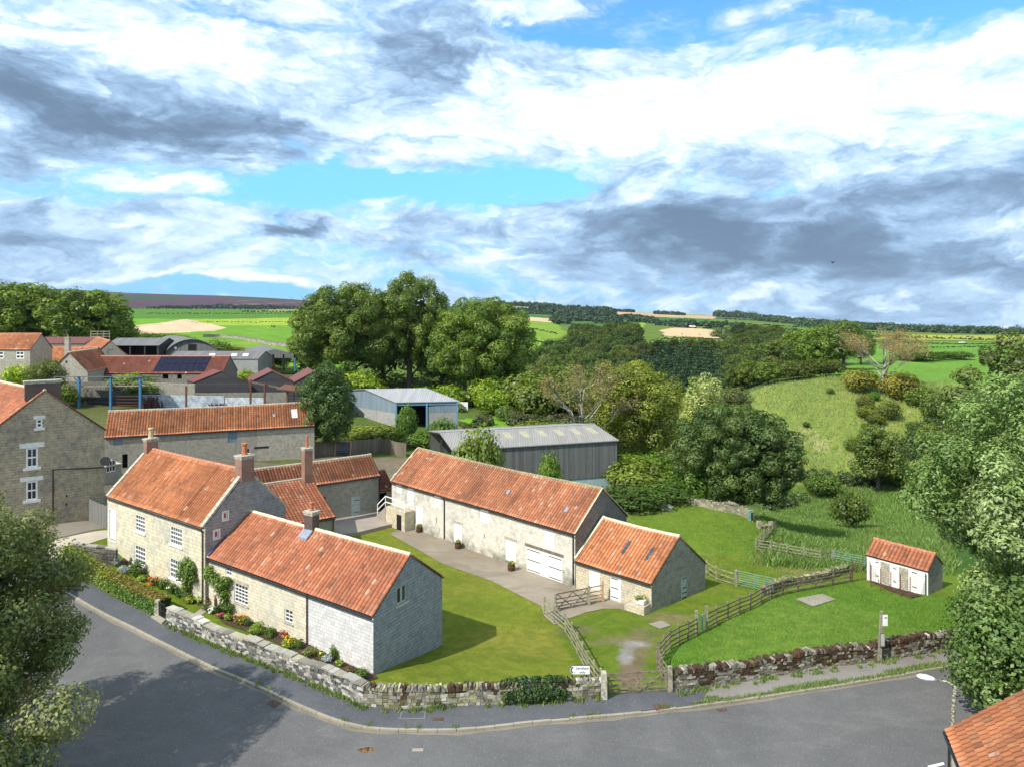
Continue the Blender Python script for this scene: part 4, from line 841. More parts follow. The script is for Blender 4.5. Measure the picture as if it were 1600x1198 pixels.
def chimney(parent, c, zb, zt_, w, dp, ang, mat='brick', pots=1, potm='terra', poth=.7, cap='coping', capm=.08, potr=.13, lead=True):
    Mx = Matrix.Translation((c[0], c[1], 0)) @ Matrix.Rotation(ang, 4, 'Z'); s = MB(); s.box(-w / 2, w / 2, -dp / 2, dp / 2, zb, zt_ - .12, M=Mx); o = s.build('chimney', M[mat], parent)
    k = MB(); k.box(-w / 2 - capm, w / 2 + capm, -dp / 2 - capm, dp / 2 + capm, zt_ - .12, zt_, M=Mx); k.box(-w / 2 - capm * .4, w / 2 + capm * .4, -dp / 2 - capm * .4, dp / 2 + capm * .4, zt_ - .26, zt_ - .122, M=Mx); k.build('cap', M[cap], o)
    for i in range(pots):
        x = (i - (pots - 1) / 2) * .45; q = MB(); q.tube([Mx @ Vector((x, 0, zt_ - .02)), Mx @ Vector((x, 0, zt_ + .12)), Mx @ Vector((x, 0, zt_ + poth * .85)), Mx @ Vector((x, 0, zt_ + poth * .86)), Mx @ Vector((x, 0, zt_ + poth))], [potr * 1.25, potr, potr * .9, potr * 1.15, potr * 1.1], 10); q.build('pot', M[potm], o)
    if lead: q = MB(); q.box(-w / 2 - .02, w / 2 + .02, -dp / 2 - .02, dp / 2 + .02, zb, zb + .0001 + .55, M=Mx); q.build('flashing', M['lead'], o)
    return o

# ================================================================== the farmstead
# --- front cottage (long low range by the road)
gd = Vector((.504, .864)); ld = Vector((-.8137, .5812))
cB = V2(P(583.2, 1052.2, 0)); cA = cB + ld * 16.25; cC = cB + gd * 6.5; cD = cA + gd * 6.5; EZ = 3.27; RZ = 5.62
w0 = (cA, cB)
ops = {0: [opx(*w0, 324, 340, 893, 945, 'door', slot=1, sur=.14, sum='lintel', dp=.05), opx(*w0, 352.5, 361.5, 885, 899, 'window', grid=(2, 2), fw=.06),
           opx(*w0, 366, 387, 913, 943, 'window', grid=(4, 5), fw=.07, sill=.08, lintel=.22, lx=.1), opx(*w0, 444.5, 457, 952, 972, 'window', grid=(2, 3), fw=.06, sill=.07)],
       1: [opx(cB, cC, 620, 636, 914, 942, 'window', grid=(2, 1), fw=.09, frame='greyframe', g=.12, sill=.12, sm='greyframe', sx=.12)]}
sL = 16.25 - 5.65
cottage = gable('cottage', 'long low stone cottage with pale ashlar end by the road bend', 'cottage', cA, cB, cC, cD, -1.6, EZ, RZ, ['cott', 'ashshade', 'ashlar'], 'tile', 'red', ops, .14, .06, 'palestone', 5, .36, .30, .07, .05, split=[(sL, 2)], parts=('gutter',), seed=5)
t = (cA + (cB - cA) * .53 + gd * 3.2)
rc = online(487, cA + gd * 3.25, -ld); cc = cA + gd * 3.25 - ld * rc
ch = chimney(cottage, cc, RZ - .5, zat(797, cc.y), .62, .75, math.atan2(gd.y, gd.x), 'dbrick', 1, 'terra', .55, potr=.14, lead=False)
q = MB(); f_ = -gd; q.hexa([v3(cc + ld * .45 + f_ * .3, RZ - .12), v3(cc - ld * .45 + f_ * .3, RZ - .12), v3(cc - ld * .45 + f_ * .85, RZ - .52), v3(cc + ld * .45 + f_ * .85, RZ - .52)][::-1], [v3(cc + ld * .45 + f_ * .3, RZ + .03), v3(cc - ld * .45 + f_ * .3, RZ + .03), v3(cc - ld * .45 + f_ * .85, RZ - .38), v3(cc + ld * .45 + f_ * .85, RZ - .38)][::-1]); q.build('flashing', M['lead'], ch)
q = MB(); pp = cA - ld * sL; n_ = Vector((-.58, -.81)).normalized(); q.tube([v3(pp + n_ * .07, EZ - .1), v3(pp + n_ * .07, 0)], .045, 6); q.build('downpipe', M['black'], cottage)
q = MB(); E = cA + (cA - (cA + gd * 3.25)).normalized() * .15; q.beam(v3(E - ld * .04, EZ + .12), v3(cA + gd * 3.25 - ld * .04, RZ + .2), .24, .06); q.build('flashing', M['bluelead'], cottage)
# --- main two-storey house
hB = Vector((-21.1, 48.4)); hl = Vector((-.806, .591)); hg = Vector((.613, .790)); hA = hB + hl * 14.4; hC = hB + hg * 6.4; hD = hA + hg * 6.4; HE, HR = 5.35, 8.62
w0 = (hA, hB)
ops = {0: [opx(*w0, 171, 181, 797, 843, 'door', sur=.12, sum='lintel'), opx(*w0, 211, 226.5, 804, 831, 'window', grid=(4, 4), fw=.09, dp=.03, sill=.1, sm='white'), opx(*w0, 265.5, 284.5, 822.5, 852, 'window', grid=(5, 4), fw=.09, dp=.03, sill=.1, sm='white'),
           opx(*w0, 210.5, 227, 852, 882, 'window', grid=(4, 4), fw=.09, dp=.03, sill=.1, sm='white'), opx(*w0, 265, 284.5, 873, 905, 'window', grid=(5, 4), fw=.09, dp=.03, sill=.1, sm='white')],
       1: [opx(hB, hC, 348.5, 355.5, 799.5, 811, 'window', grid=(1, 1), fw=.08, sur=.1, sum='lintel', curt='curtain'), opx(hB, hC, 334.5, 342, 828.5, 840, 'window', grid=(1, 1), fw=.08, sur=.1, sum='lintel', curt='curtain')]}
house = gable('farmhouse', 'two storey cream stone farmhouse with orange pantile roof and raised coping', 'house', hA, hB, hC, hD, -.8, HE, HR, ['honey', 'housegab'], 'tile', 'orange', ops, .12, -.12, 'ridge', 5, .36, .29, .065, .06, parts=('gutter', 'coping'), down=[(14.2, 0)], seed=9)
rl = hA + hg * 3.2; rr = hB + hg * 3.2; a_ = math.atan2(hg.y, hg.x)
chimney(house, rl - hl * .5, HR - .7, zat(683, (rl).y), .95, .6, a_, 'brick', 1, 'buffpot', .85, potr=.2, lead=False)
chimney(house, rr + hl * .35, HR - .7, zat(711, rr.y), 1.0, .85, a_, 'brick', 1, 'terra', .85, potr=.2, lead=False)
# --- kitchen wing (catslide) and long rear range C
cd_ = Vector((.806, .591)); cb = Vector((-.591, .806))
CB = Vector((-13.9, 73.9)); CA = CB - cd_ * 13.4; CC = CB + cb * 4.3; CD = CA + cb * 4.3
w0 = (CA, CB)
ops = {0: [opx(*w0, 549, 563, 775.5, 806, 'door', mat='duckegg', hinges=(.2, .8), hr=1), opx(*w0, 505, 509, 776, 783, 'hole')]}
rangeC = gable('outhouse', 'stone rear range with old pantile roof and pale green door facing the lawn', 'outhouse', CA, CB, CC, CD, -1.4, 3.07, 4.84, ['wing'], 'tileold', 'old', ops, .12, .05, 'coping', 4, .36, .3, .065, .04, parts=('gutter',), down=[(13.3, -.8)], seed=12)
KB = Vector((-16.05, 63.8)); KA = KB - cd_ * 9.5; KC = KB + cb * 5.9; KD = KA + cb * 5.9
wing = empty('kitchen_wing', (KB.x, KB.y, -1), 'lean-to kitchen wing with long red pantile slope and tall brick chimney', 'wing')
mb = MB(); wall_face(mb, KA, KB, -1.6, 1.6, []); wall_face(mb, KB, KC, -1.6, 1.6, [], z1=3.85); wall_face(mb, KD, KA, -1.6, 3.85, [], z1=1.6); wall_face(mb, KC, KD, -1.6, 3.85, []); mb.build('wall', M['wing'], wing)
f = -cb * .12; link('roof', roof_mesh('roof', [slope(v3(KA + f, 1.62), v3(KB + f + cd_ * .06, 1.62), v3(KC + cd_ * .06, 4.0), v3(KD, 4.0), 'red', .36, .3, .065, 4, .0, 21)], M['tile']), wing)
mb = MB(); mb.beam(v3(KD, 4.05), v3(KC, 4.05), .3, .2); mb.build('coping', M['coping'], wing)
mb = MB(); mb.tube([v3(KA + f * 1.5, 1.5), v3(KB + f * 1.5, 1.5)], .055, 6); mb.build('gutter', M['black'], wing); mb = MB(); mb.tube([v3(KB + f * 1.3 - cd_ * .2, 1.45), v3(KB + f * .8 - cd_ * .2, 1.2), v3(KB + f * .8 - cd_ * .2, -1.2)], .05, 6); mb.build('downpipe', M['black'], wing)
s = online(478, KC, -cd_); kc = KC - cd_ * s; chimney(wing, kc - cb * .3, 3.2, zat(698, kc.y), .78, .9, math.atan2(cd_.y, cd_.x), 'brick', 1, 'terra', 1.15, potr=.14, lead=False)
# --- small link porch between the range and the barn
mb = MB(); pA = CB + cd_ * .02 + cb * .3; pB = pA + cd_ * 1.7; pC = pB + cb * 2.2; pD = pA + cb * 2.2
porch = empty('porch', (pA.x, pA.y, -1), 'tiny open stone porch with dark tiled lean-to roof between range and barn', 'porch')
wall_face(mb, pA, pB, -1.3, 1.35, [(.15, .95, -1.3, 1.1)]); wall_face(mb, pB, pC, -1.3, 1.35, [], z1=2.9); mb.face([v3(pC, -1.3), v3(pD, -1.3), v3(pD, 2.9), v3(pC, 2.9)]); mb.build('wall', M['lean'], porch)
q = MB(); q.face([v3(pA + cb * 1.2, -1.3), v3(pB + cb * 1.2, -1.3), v3(pB + cb * 1.2, 2), v3(pA + cb * 1.2, 2)]); q.build('dark_interior', M['dark'], porch)
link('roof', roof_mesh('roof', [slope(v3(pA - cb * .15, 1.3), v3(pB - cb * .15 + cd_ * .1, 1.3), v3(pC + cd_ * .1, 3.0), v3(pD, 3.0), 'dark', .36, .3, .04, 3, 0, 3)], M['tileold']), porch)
# --- great barn
BB = Vector((4.9, 54.6)); bl = Vector((-.706, .708)); bg = Vector((.710, .704)); BL = online(612, BB, bl); BL = 24.3
BA = BB + bl * BL; BC = BB + bg * 6.7; BD = BA + bg * 6.7; w0 = (BA, BB)
dl = dict(dp=.05)
ops = {0: [opx(*w0, 619, 627, 754, 770, 'door', **dl), opx(*w0, 636.5, 646, 760, 789.5, 'door', **dl), opx(*w0, 649, 660.5, 790, 822, 'door', **dl), opx(*w0, 678, 689, 772, 792, 'door', **dl), opx(*w0, 709, 721.5, 817, 848, 'door', lintel=.2, **dl),
           opx(*w0, 750, 763.5, 795, 817, 'door', **dl), opx(*w0, 790, 805.5, 843, 877, 'door', lintel=.2, **dl), opx(*w0, 849.5, 864.5, 826.5, 855.5, 'door', lintel=.14, **dl),
           opx(*w0, 822.5, 878.5, 861, 903, 'door', leaves=2, hinges=(.12, .5, .88), lintel=.22, lm='timber', **dl),
           opx(*w0, 681.5, 682.6, 808, 818, 'hole'), opx(*w0, 756, 757.2, 833, 841, 'hole')]}
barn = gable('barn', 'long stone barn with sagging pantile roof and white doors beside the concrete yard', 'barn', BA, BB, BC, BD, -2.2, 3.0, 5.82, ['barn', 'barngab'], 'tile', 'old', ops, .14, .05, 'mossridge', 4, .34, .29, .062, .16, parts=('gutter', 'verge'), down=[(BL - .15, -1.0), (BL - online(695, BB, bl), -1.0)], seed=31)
# small glass tiles in the roof
M['slate'] = plain('slate_glass', (.05, .065, .08), .4, .3, 5)
def roof_pt(E, d, g, s, t, ez, rz, w): return E + d * s + g * (w * t), ez + (rz - ez) * t
def rooflight(parent, A_, d, g, half, ez, rz, s, t, w, l, mat='glass', nm='rooflight', h=.12):
    sl = math.sqrt(half ** 2 + (rz - ez) ** 2); dt = l / sl; q = MB(); pts = []
    for (ss, tt) in ((s - w / 2, t - dt / 2), (s + w / 2, t - dt / 2), (s + w / 2, t + dt / 2), (s - w / 2, t + dt / 2)): p = A_ + d * ss + g * half * tt; pts.append(v3(p, ez + (rz - ez) * tt))
    n = (pts[1] - pts[0]).cross(pts[3] - pts[0]).normalized(); q.hexa([p + n * .02 for p in pts], [p + n * h for p in pts]); q.build(nm, M[mat], parent)
for u_, t_ in ((617, .15), (795, .45), (886, .4)):
    rooflight(barn, BA, -bl, bg, 3.35, 3.0, 5.82, BL - online(u_, BB + bg * 3.35 * t_, bl), t_, .3, .45, 'lead')
# --- outside stair with white rail at the barn end
st = empty('outside_stair', (BA.x, BA.y, -1.2), 'brick outside stair landing with white handrail at the far end of the barn', 'stair')
sA = online(618, BB, bl); sB = online(648, BB, bl); n_ = Vector((-bg.x, -bg.y)); q0 = BB + bl * sB; q1 = BB + bl * sA
mb = MB(); zl = .75; mb.hexa([v3(p, -1.6) for p in (q1 + n_ * .02, q1 + n_ * 1.2, q0 + n_ * 1.2, q0 + n_ * .02)], [v3(p, zl) for p in (q1 + n_ * .02, q1 + n_ * 1.2, q0 + n_ * 1.2, q0 + n_ * .02)]); mb.build('stair_block', M['lean'], st)
mb = MB()
for k in range(9): a = q1 + bl * (k * .26); b = a + bl * .26; mb.hexa([v3(p, -1.6) for p in (a + n_ * .04, a + n_ * 1.25, b + n_ * 1.25, b + n_ * .04)], [v3(p, zl - .2 * (k + 1)) for p in (a + n_ * .04, a + n_ * 1.25, b + n_ * 1.25, b + n_ * .04)])
mb.build('step', M['slab'], st); mb = MB(); mb.box(-.35, .35, -.02, .05, -1.3, .35, M=Matrix.Translation((*(q0 - bl * -.9 + n_ * 1.21), 0)) @ Matrix.Rotation(math.atan2(bl.y, bl.x), 4, 'Z')); mb.build('opening', M['dark'], st)
mb = MB()
for p in (q0 + n_ * 1.22, (q0 + q1) / 2 + n_ * 1.22, q1 + n_ * 1.22, q1 + bl * 1.4 + n_ * 1.22): z_ = zl if p != q1 + bl * 1.4 + n_ * 1.22 else zl - 1.1; mb.beam(v3(p, z_), v3(p, z_ + 1.05), .06, .06, up=(1, 0, 0))
for h_ in (.45, 1.0): mb.beam(v3(q0 + n_ * 1.22, zl + h_), v3(q1 + n_ * 1.22, zl + h_), .05, .08); mb.beam(v3(q1 + n_ * 1.22, zl + h_), v3(q1 + bl * 1.4 + n_ * 1.22, zl + h_ - 1.1), .05, .08)
mb.beam(v3(q0 + n_ * 1.22, zl + 1.0), v3(q0 + n_ * .05, zl + 1.0), .05, .08); mb.build('handrail', M['white'], st)
# --- low barn beside the great barn
LA = BB + Vector((.05, -.05)); sd_ = Vector((.7217, -.6922)); s = online(1018, LA, sd_); LB = LA + sd_ * s; sg = Vector((.768, .640)); LC = LB + sg * online(1101.9, LB, sg); LD = LA + (LC - LB); 
LEZ = zat(911, LB.y); rp = LB + (LC - LB) * .5; LRZ = zat(838.5, rp.y); w0 = (LA, LB)
ops = {0: [opx(*w0, 920.5, 937, 890, 921, 'door', **dl), opx(*w0, 953.5, 970, 900, 938, 'door', hinges=(.12, .5, .88), **dl)], 1: [opx(LB, LC, 1064, 1074.5, 900, 937, 'door', mat='duckegg', hinges=(.1, .3, .5, .9), hr=1)]}
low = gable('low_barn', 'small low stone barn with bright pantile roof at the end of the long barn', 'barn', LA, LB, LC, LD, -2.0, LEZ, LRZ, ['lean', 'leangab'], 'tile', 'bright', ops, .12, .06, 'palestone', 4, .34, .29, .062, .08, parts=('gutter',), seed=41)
mb = MB(); mb.beam(v3(LA - (LC - LB).normalized() * .1, LEZ + .16), v3(LA + (LC - LB) * .5, LRZ + .2), .2, .08); mb.build('verge', M['palestone'], low)
hh = (LC - LB).length / 2
for u_, v_ in ((979, 854), (1016, 864)): t_ = .52; rooflight(low, LA, sd_, (LC - LB).normalized(), hh, LEZ, LRZ, online(u_, LA + (LC - LB).normalized() * hh * t_, sd_), t_, .26, 1.15, 'slate')
# --- long range with blue shutters (left back)
RBB = Vector((-26.9, 95.8)); RBA = Vector((-50.1, 86.6)); rd = (RBB - RBA).normalized(); rb = Vector((-rd.y, rd.x)); RBC = RBB + rb * 6; RBD = RBA + rb * 6; w0 = (RBA, RBB); ez_ = 4.84
ry = (RBB + rb * 3); rz_ = zat(628.5, ry.y)
ops = {0: [opx(*w0, 178, 192, 685.5, 695, 'door', mat='bluesheet'), opx(*w0, 356, 371, 674, 691, 'door', mat='bluesheet'), opx(*w0, 399, 418, 700, 729, 'door', mat='palewood', lintel=.25, lm='black'), opx(*w0, 383, 389, 701, 714, 'hole'), opx(*w0, 191, 199.5, 709, 742, 'hole', deep=.3)]}
longr = gable('byre', 'long two level stone byre with orange pantile roof and blue shutters', 'byre', RBA, RBB, RBC, RBD, -1.0, ez_, rz_, ['wing', 'rubble', 'rubble'], 'tile', 'bright', ops, .14, .05, 'coping', 4, .36, .32, .07, .1, parts=('gutter',), split=[(online(402, RBA, rd), 1)], seed=51)
hr_ = 3.0; rooflight(longr, RBA, rd, rb, 3.0, ez_, rz_, online(460, RBA + rb * 1.6, rd), .53, .75, 1.5, 'skylight'); rooflight(longr, RBA, rd, rb, 3.0, ez_, rz_, online(428, RBA + rb * 1.6, rd), .5, .3, .5, 'lead')
# small brick outhouse in front of it
oA = V2(P(163, 760, 0.6)); oA = Vector((-48.2, 83.0)); s0 = MB(); 
oh = empty('lean_to_shed', (oA.x, oA.y, 0), 'small stone lean-to with white window between big house and byre', 'shed')
oB = Vector((-(800 - 190) / F * 81.5, 81.5)); oA = Vector((-(800 - 160) / F * 79.5, 79.5)); od = (oB - oA).normalized(); ob = Vector((-od.y, od.x)); oC = oB + ob * 6; oD = oA + ob * 6
ow = opx(oA, oB, 166, 181, 719, 737, 'window', grid=(3, 2), fw=.09, g=.06); mb = MB(); wall_face(mb, oA, oB, -.6, 2.6, [ow]); wall_face(mb, oB, oC, -.6, 2.6, [], z1=3.4); wall_face(mb, oD, oA, -.6, 3.4, [], z1=2.6); mb.build('wall', M['wing'], oh); fit_opening(oh, oA, oB, ow)
mb = MB(); mb.hexa([v3(p, z) for p, z in ((oA - ob * .1, 2.6), (oB - ob * .1, 2.6), (oC, 3.4), (oD, 3.4))], [v3(p, z + .1) for p, z in ((oA - ob * .1, 2.6), (oB - ob * .1, 2.6), (oC, 3.4), (oD, 3.4))]); mb.build('roof', M['coping'], oh)
# --- big brown house at the left edge
gB = Vector((-36.7, 63.4)); gdir = Vector((.786, .618)); gA = gB - gdir * 9.0; bk = Vector((-.77, .637)); gC = gB + bk * 14; gD = gA + bk * 14
# plan with ridge running away: use A=gD.. so that the gable gA-gB is wall index 1 -> order (gD, gA, gB, gC)
op1 = [opx(gA, gB, 56.5, 66.5, 654, 668, 'window', grid=(1, 2), fw=.12, g=.06, lintel=.28, lm='lintel', lx=.2, sill=.2, sm='lintel', sx=.15), opx(gA, gB, 40.5, 59.5, 699, 730, 'window', grid=(2, 2), fw=.14, g=.06, sash=1, lintel=.42, lm='lintel', lx=.45, sill=.22, sm='lintel', sx=.2, curt='lintel' if 0 else None),
       opx(gA, gB, 40.5, 59, 751, 781, 'window', grid=(2, 2), fw=.14, g=.06, lintel=.36, lm='lintel', lx=.4, sill=.22, sm='lintel', sx=.2), opx(gA, gB, 102.5, 105.5, 773, 776, 'hole'), opx(gA, gB, 102, 105.5, 786.5, 789, 'hole')]
big = gable('big_house', 'tall brown sandstone house with white sash windows at the left edge', 'house', gD, gA, gB, gC, 0.2, 9.6, 13.35, ['brown', 'brown'], 'tile', 'red', {1: op1}, .15, .1, 'palestone', 4, .36, .32, .065, .05, parts=('gutter',), seed=61)
chimney(big, (gA + gB) / 2 + bk * .5 , 12.6, zat(594, 60.8), 2.6, .8, math.atan2(gdir.y, gdir.x), 'dbrick', 0, lead=False, cap='coping')
q = MB(); nn = Vector((gdir.y, -gdir.x)); pa = gB - gdir * 3.9; q.tube([v3(gB + nn * .06 - gdir * .1, zat(731, 63)), v3(pa + nn * .06, zat(733, 61)), v3(pa + nn * .06, 1.7)], .06, 6); q.build('downpipe', M['black'], big)
q = MB(); dc = gB - gdir * .0 + nn * .5; q.tube([v3(gB, zat(722, 63)), v3(dc, zat(722, 63))], .04, 6); Mx = Matrix.Translation(v3(dc, zat(721, 63))) @ Matrix.Rotation(.5, 4, 'Z') @ Matrix.Rotation(R(60), 4, 'X')
q.tube([Mx @ Vector((0, 0, 0)), Mx @ Vector((0, 0, .06)), Mx @ Vector((0, 0, .16))], [.08, .28, .42], 14); q.build('satellite_dish', M['black'], big)
# --- kennel block on the right
zk = .38; kA = V2(P(1354.4, 865.5, zk)); kB = V2(P(1450, 891.4, zk)); kd = (kB - kA).normalized(); kb = Vector((-kd.y, kd.x)); kC = kB + kb * 2.6; kD = kA + kb * 2.6; w0 = (kA, kB)
rzk = zat(842, (kA + kb * 1.3).y)
ops = {0: [opx(*w0, 1366.5, 1375.5, 874, 903, 'door', hinges=(.12, .85)), opx(*w0, 1394, 1403, 884, 912, 'door', hinges=(.12, .85)), opx(*w0, 1423, 1436, 890, 921, 'door', hinges=(.12, .85))]}
ken = gable('kennel', 'low white washed outhouse with three white doors and red pantile roof', 'outhouse', kA, kB, kC, kD, -2.6, zk, rzk, ['white', 'leangab'], 'tile', 'red', ops, .12, .05, 'ridge', 4, .33, .3, .06, .02, parts=(), seed=71)
q = MB()
for u_ in (1383, 1412): s = online(u_, kA, kd); p = kA + kd * s; n_ = Vector((kd.y, -kd.x)); q.hexa([v3(p + a, -2.4) for a in (-kd * .35 + n_ * .005, -kd * .35 + n_ * .05, kd * .35 + n_ * .05, kd * .35 + n_ * .005)], [v3(p + a, zk - .25) for a in (-kd * .35 + n_ * .005, -kd * .35 + n_ * .05, kd * .35 + n_ * .05, kd * .35 + n_ * .005)])
q.build('pier', M['rubble'], ken)
# --- house corner bottom right
nA = Vector((16.4, 26.3)); nd_ = Vector((-.9, -2.4)).normalized(); ng = Vector((.94, -.34)); q4 = nA + nd_ * 10
near = gable('roadside_house', 'corner of a house with mossy pantile roof at the bottom right', 'house', nA, q4, q4 + ng * 8.4, nA + ng * 8.4, -.2, 4.45, 7.75, ['cott'], 'tilemoss', 'orange', {0: [(1.4, 2.3, 2.3, 3.5, 'window', dict(grid=(2, 2), fw=.1, sur=.1, sum='lintel'))]}, .16, .08, 'ridge', 5, .34, .27, .065, .04, parts=('gutter',), down=[(.15, 0)], seed=81, lift=.035)
for o in (cottage, house, rangeC, barn, low, longr, big, ken, near): clean_props(o)
# ------------------------------------------------------------------ leaves
def leaf_cloud(seed, centers, radii, n, size, cols, up=.35, shell=.55, squash=1.0, low=-1.0, aspect=.62, jit=.7):
    """n leaf quads spread through the outer part of the given balls; returns vertices, quads, loop colours"""
    r = np.random.RandomState(seed); centers = np.asarray(centers, float); radii = np.asarray(radii, float); w = radii ** 2; w /= w.sum()
    k = r.choice(len(centers), n, p=w); d = r.normal(size=(n, 3)); d /= np.linalg.norm(d, axis=1)[:, None]
    fl = d[:, 2] < low; d[fl, 2] *= -1
    a3 = r.uniform(0, 6.28, (len(centers), 3)); bump = np.sin(d[:, 0] * 4.1 + a3[k, 0]) + np.sin(d[:, 1] * 4.7 + a3[k, 1]) + np.sin(d[:, 2] * 3.9 + a3[k, 2]); rad = radii[k] * (shell + (1.04 - shell) * r.uniform(0, 1, n) ** .6) * (1 + .13 * bump) + radii[k] * .25 * np.maximum(0, r.normal(-.9, .7, n)); p = centers[k] + d * rad[:, None] * np.array([1, 1, squash])
    nn = d + np.array([0, 0, up]) + r.normal(scale=jit, size=(n, 3)) * .6; nn /= np.linalg.norm(nn, axis=1)[:, None]
    a = np.cross(nn, r.normal(size=(n, 3))); a /= np.linalg.norm(a, axis=1)[:, None]; b = np.cross(nn, a); s = size * r.uniform(.6, 1.35, n)[:, None]
    fold = nn * s * .18
    V_ = np.stack([p - a * s * .5, p - b * s * .5 * aspect + fold, p + a * s * .5, p + b * s * .5 * aspect + fold], 1).reshape(-1, 3)
    cols = np.array(cols, float); bc = r.randint(len(cols), size=len(centers)); c = cols[bc[k]] * .55 + cols[r.randint(len(cols), size=n)] * .45; c = c * r.uniform(.72, 1.28, (n, 1)) * (r.uniform(.85, 1.15, len(centers))[k])[:, None]
    return V_, np.arange(4 * n).reshape(n, 4), np.repeat(c, 4, axis=0)
def cloud_mesh(name, parts, mat):
    V_ = []; Q = []; C = []; n = 0
    for v, q, c in parts: V_.append(v); Q.append(q + n); C.append(c); n += len(v)
    return np_mesh(name, np.vstack(V_), np.vstack(Q), mat, np.clip(np.vstack(C), 0, 1))
G_ = {'mid': [(.11, .18, .03), (.14, .21, .035), (.08, .14, .025)], 'bright': [(.21, .31, .04), (.26, .35, .05), (.15, .24, .03)], 'dark': [(.055, .11, .03), (.045, .085, .025), (.075, .13, .035)], 'olive': [(.17, .19, .05), (.13, .155, .04), (.21, .22, .07)],
      'silver': [(.36, .42, .42), (.28, .35, .34), (.45, .5, .5)], 'yellow': [(.26, .30, .035), (.32, .34, .05), (.2, .25, .03)], 'brown': [(.17, .11, .05), (.13, .12, .04), (.2, .14, .07)], 'rust': [(.16, .08, .045), (.12, .10, .04)]}
FL = {'white': (.8, .8, .75), 'red': (.65, .03, .02), 'orange': (.75, .25, .02), 'yellow': (.75, .5, .03), 'pink': (.55, .08, .16), 'flame': (.8, .12, .02)}
def plant(label, u, v, wpx, hpx, colr='mid', flower=None, cat='plant', name='garden_plant', leaf=.11, n=None, group=None, nf=30, p=None, wm=None, hm=None, sq=None, mb=None, zoff=0):
    c = at(u, v) if p is None else Vector((p[0], p[1], zt(p[0], p[1]))); k = c.y / F; w = wm or wpx * k; h = hm or hpx * k * 1.05; sd_ = int(u * 7 + v)
    r = random.Random(sd_); e = empty(name, (c.x, c.y, c.z + zoff), label, cat, group); nb = 7; cs = []; rs = []
    for i in range(nb): a = i * 2.4; rr = w * .27 * (0 if i == 0 else 1); cs.append((math.cos(a) * rr, math.sin(a) * rr, h * r.uniform(.35, .72))); rs.append(min(w * .3, h * .42) * r.uniform(.8, 1.15))
    cs.append((0, 0, h * .25)); rs.append(min(w * .42, h * .4))
    n = n or int(min(1500, max(160, w * h * 900)))
    o = link('foliage', cloud_mesh('foliage', [leaf_cloud(sd_, cs, rs, n, leaf, G_[colr], .3, .35, max(.7, min(1.8, h / w)) if w > .01 else 1)], M['leaf'])); o.parent = e
    mb_ = MB()
    for i in range(4): a = i * 1.6; mb_.tube([(0, 0, -.1), (math.cos(a) * w * .15, math.sin(a) * w * .15, h * .5)], [.02, .008], 4)
    s_ = mb_.build('stem', M['bark']); s_.parent = e
    if flower:
        o = link('flowers', cloud_mesh('flowers', [leaf_cloud(sd_ + 5, cs, np.array(rs) * 1.1, nf, .13, [FL[flower]], .8, .9, 1.0, -.1, .9)], M['flower'])); o.parent = e
    return e
# farmhouse border
plant('tall silver leaved shrub in the corner by the retaining wall', 182, 884, 10, 16, 'silver'); plant('low silver mound beside the retaining wall', 193, 895, 20, 12, 'silver', leaf=.09)
plant('green rose bush with white flowers below the left farmhouse window', 214, 900, 22, 27, 'mid', 'white'); plant('small pale green clump in front of the white rose bush', 223, 908, 17, 11, 'bright')
plant('slim dark upright conifer against the farmhouse wall', 234, 898, 6, 27, 'dark', cat='conifer'); plant('bush with flame red flowers in the farmhouse border', 241, 915, 17, 14, 'olive', 'flame', nf=70)
plant('blue green leafy clump right of the red flowers', 255, 920, 18, 16, 'mid'); plant('broad mid green clump with white dots below the right farmhouse window', 269, 926, 20, 15, 'mid', 'white', nf=14); plant('dark green clump below the wall climber', 281, 932, 17, 12, 'dark')
plant('yellow green hosta at the garden path edge', 297, 941, 20, 11, 'yellow', leaf=.2); plant('small hosta with white blooms beside the garden path', 311, 941, 13, 9, 'bright', 'white', nf=16, leaf=.18); plant('round brown leaved bush between the barrels by the door', 326, 943, 15, 11, 'rust')
plant('green bush on the near side of the garden path', 321, 953, 16, 12, 'olive'); plant('white flowering mound at the start of the cottage border', 330, 958, 11, 8, 'mid', 'white', nf=60); plant('dark glossy bush beside the white mound', 341, 957, 16, 13, 'dark')
plant('large rounded clipped bush below the cottage window', 362, 957, 29, 20, 'mid', leaf=.09, n=2200); plant('low clump with pink flowers in the cottage border', 346, 966, 12, 8, 'mid', 'pink'); plant('spiky green clump in front of the rounded bush', 356, 970, 14, 12, 'bright')
plant('orange and yellow flowered clump in the cottage border', 377, 974, 24, 13, 'mid', 'orange', nf=40); plant('small dark clump beside the orange flowers', 388, 978, 14, 10, 'dark'); plant('spreading light green clump in the middle of the cottage border', 402, 990, 30, 16, 'bright'); plant('dark green clump under the small cottage window', 422, 995, 22, 15, 'mid'); plant('russet red leaved plant left of the downpipe', 443, 996, 12, 11, 'rust', 'red', nf=16)
plant('clump with bright yellow marigolds by the downpipe', 451, 1010, 24, 14, 'bright', 'yellow', nf=50); plant('green clump right of the yellow marigolds', 466, 1013, 20, 14, 'mid'); plant('olive leaved mound below the pale ashlar wall', 484, 1025, 26, 14, 'olive'); plant('small clump with two yellow blooms below the ashlar wall', 502, 1027, 14, 10, 'mid', 'yellow', nf=14)
plant('silver blue lavender in the cottage border', 511, 1035, 17, 11, 'silver'); plant('tall leafy green plant behind the lavender', 522, 1030, 15, 22, 'mid'); plant('bright green clump right of the lavender', 531, 1041, 16, 10, 'bright'); plant('brown fading clump near the cottage corner', 546, 1050, 18, 9, 'brown'); plant('low green domed cushion plant at the cottage corner', 565, 1060, 28, 14, 'mid', leaf=.08, n=1500)
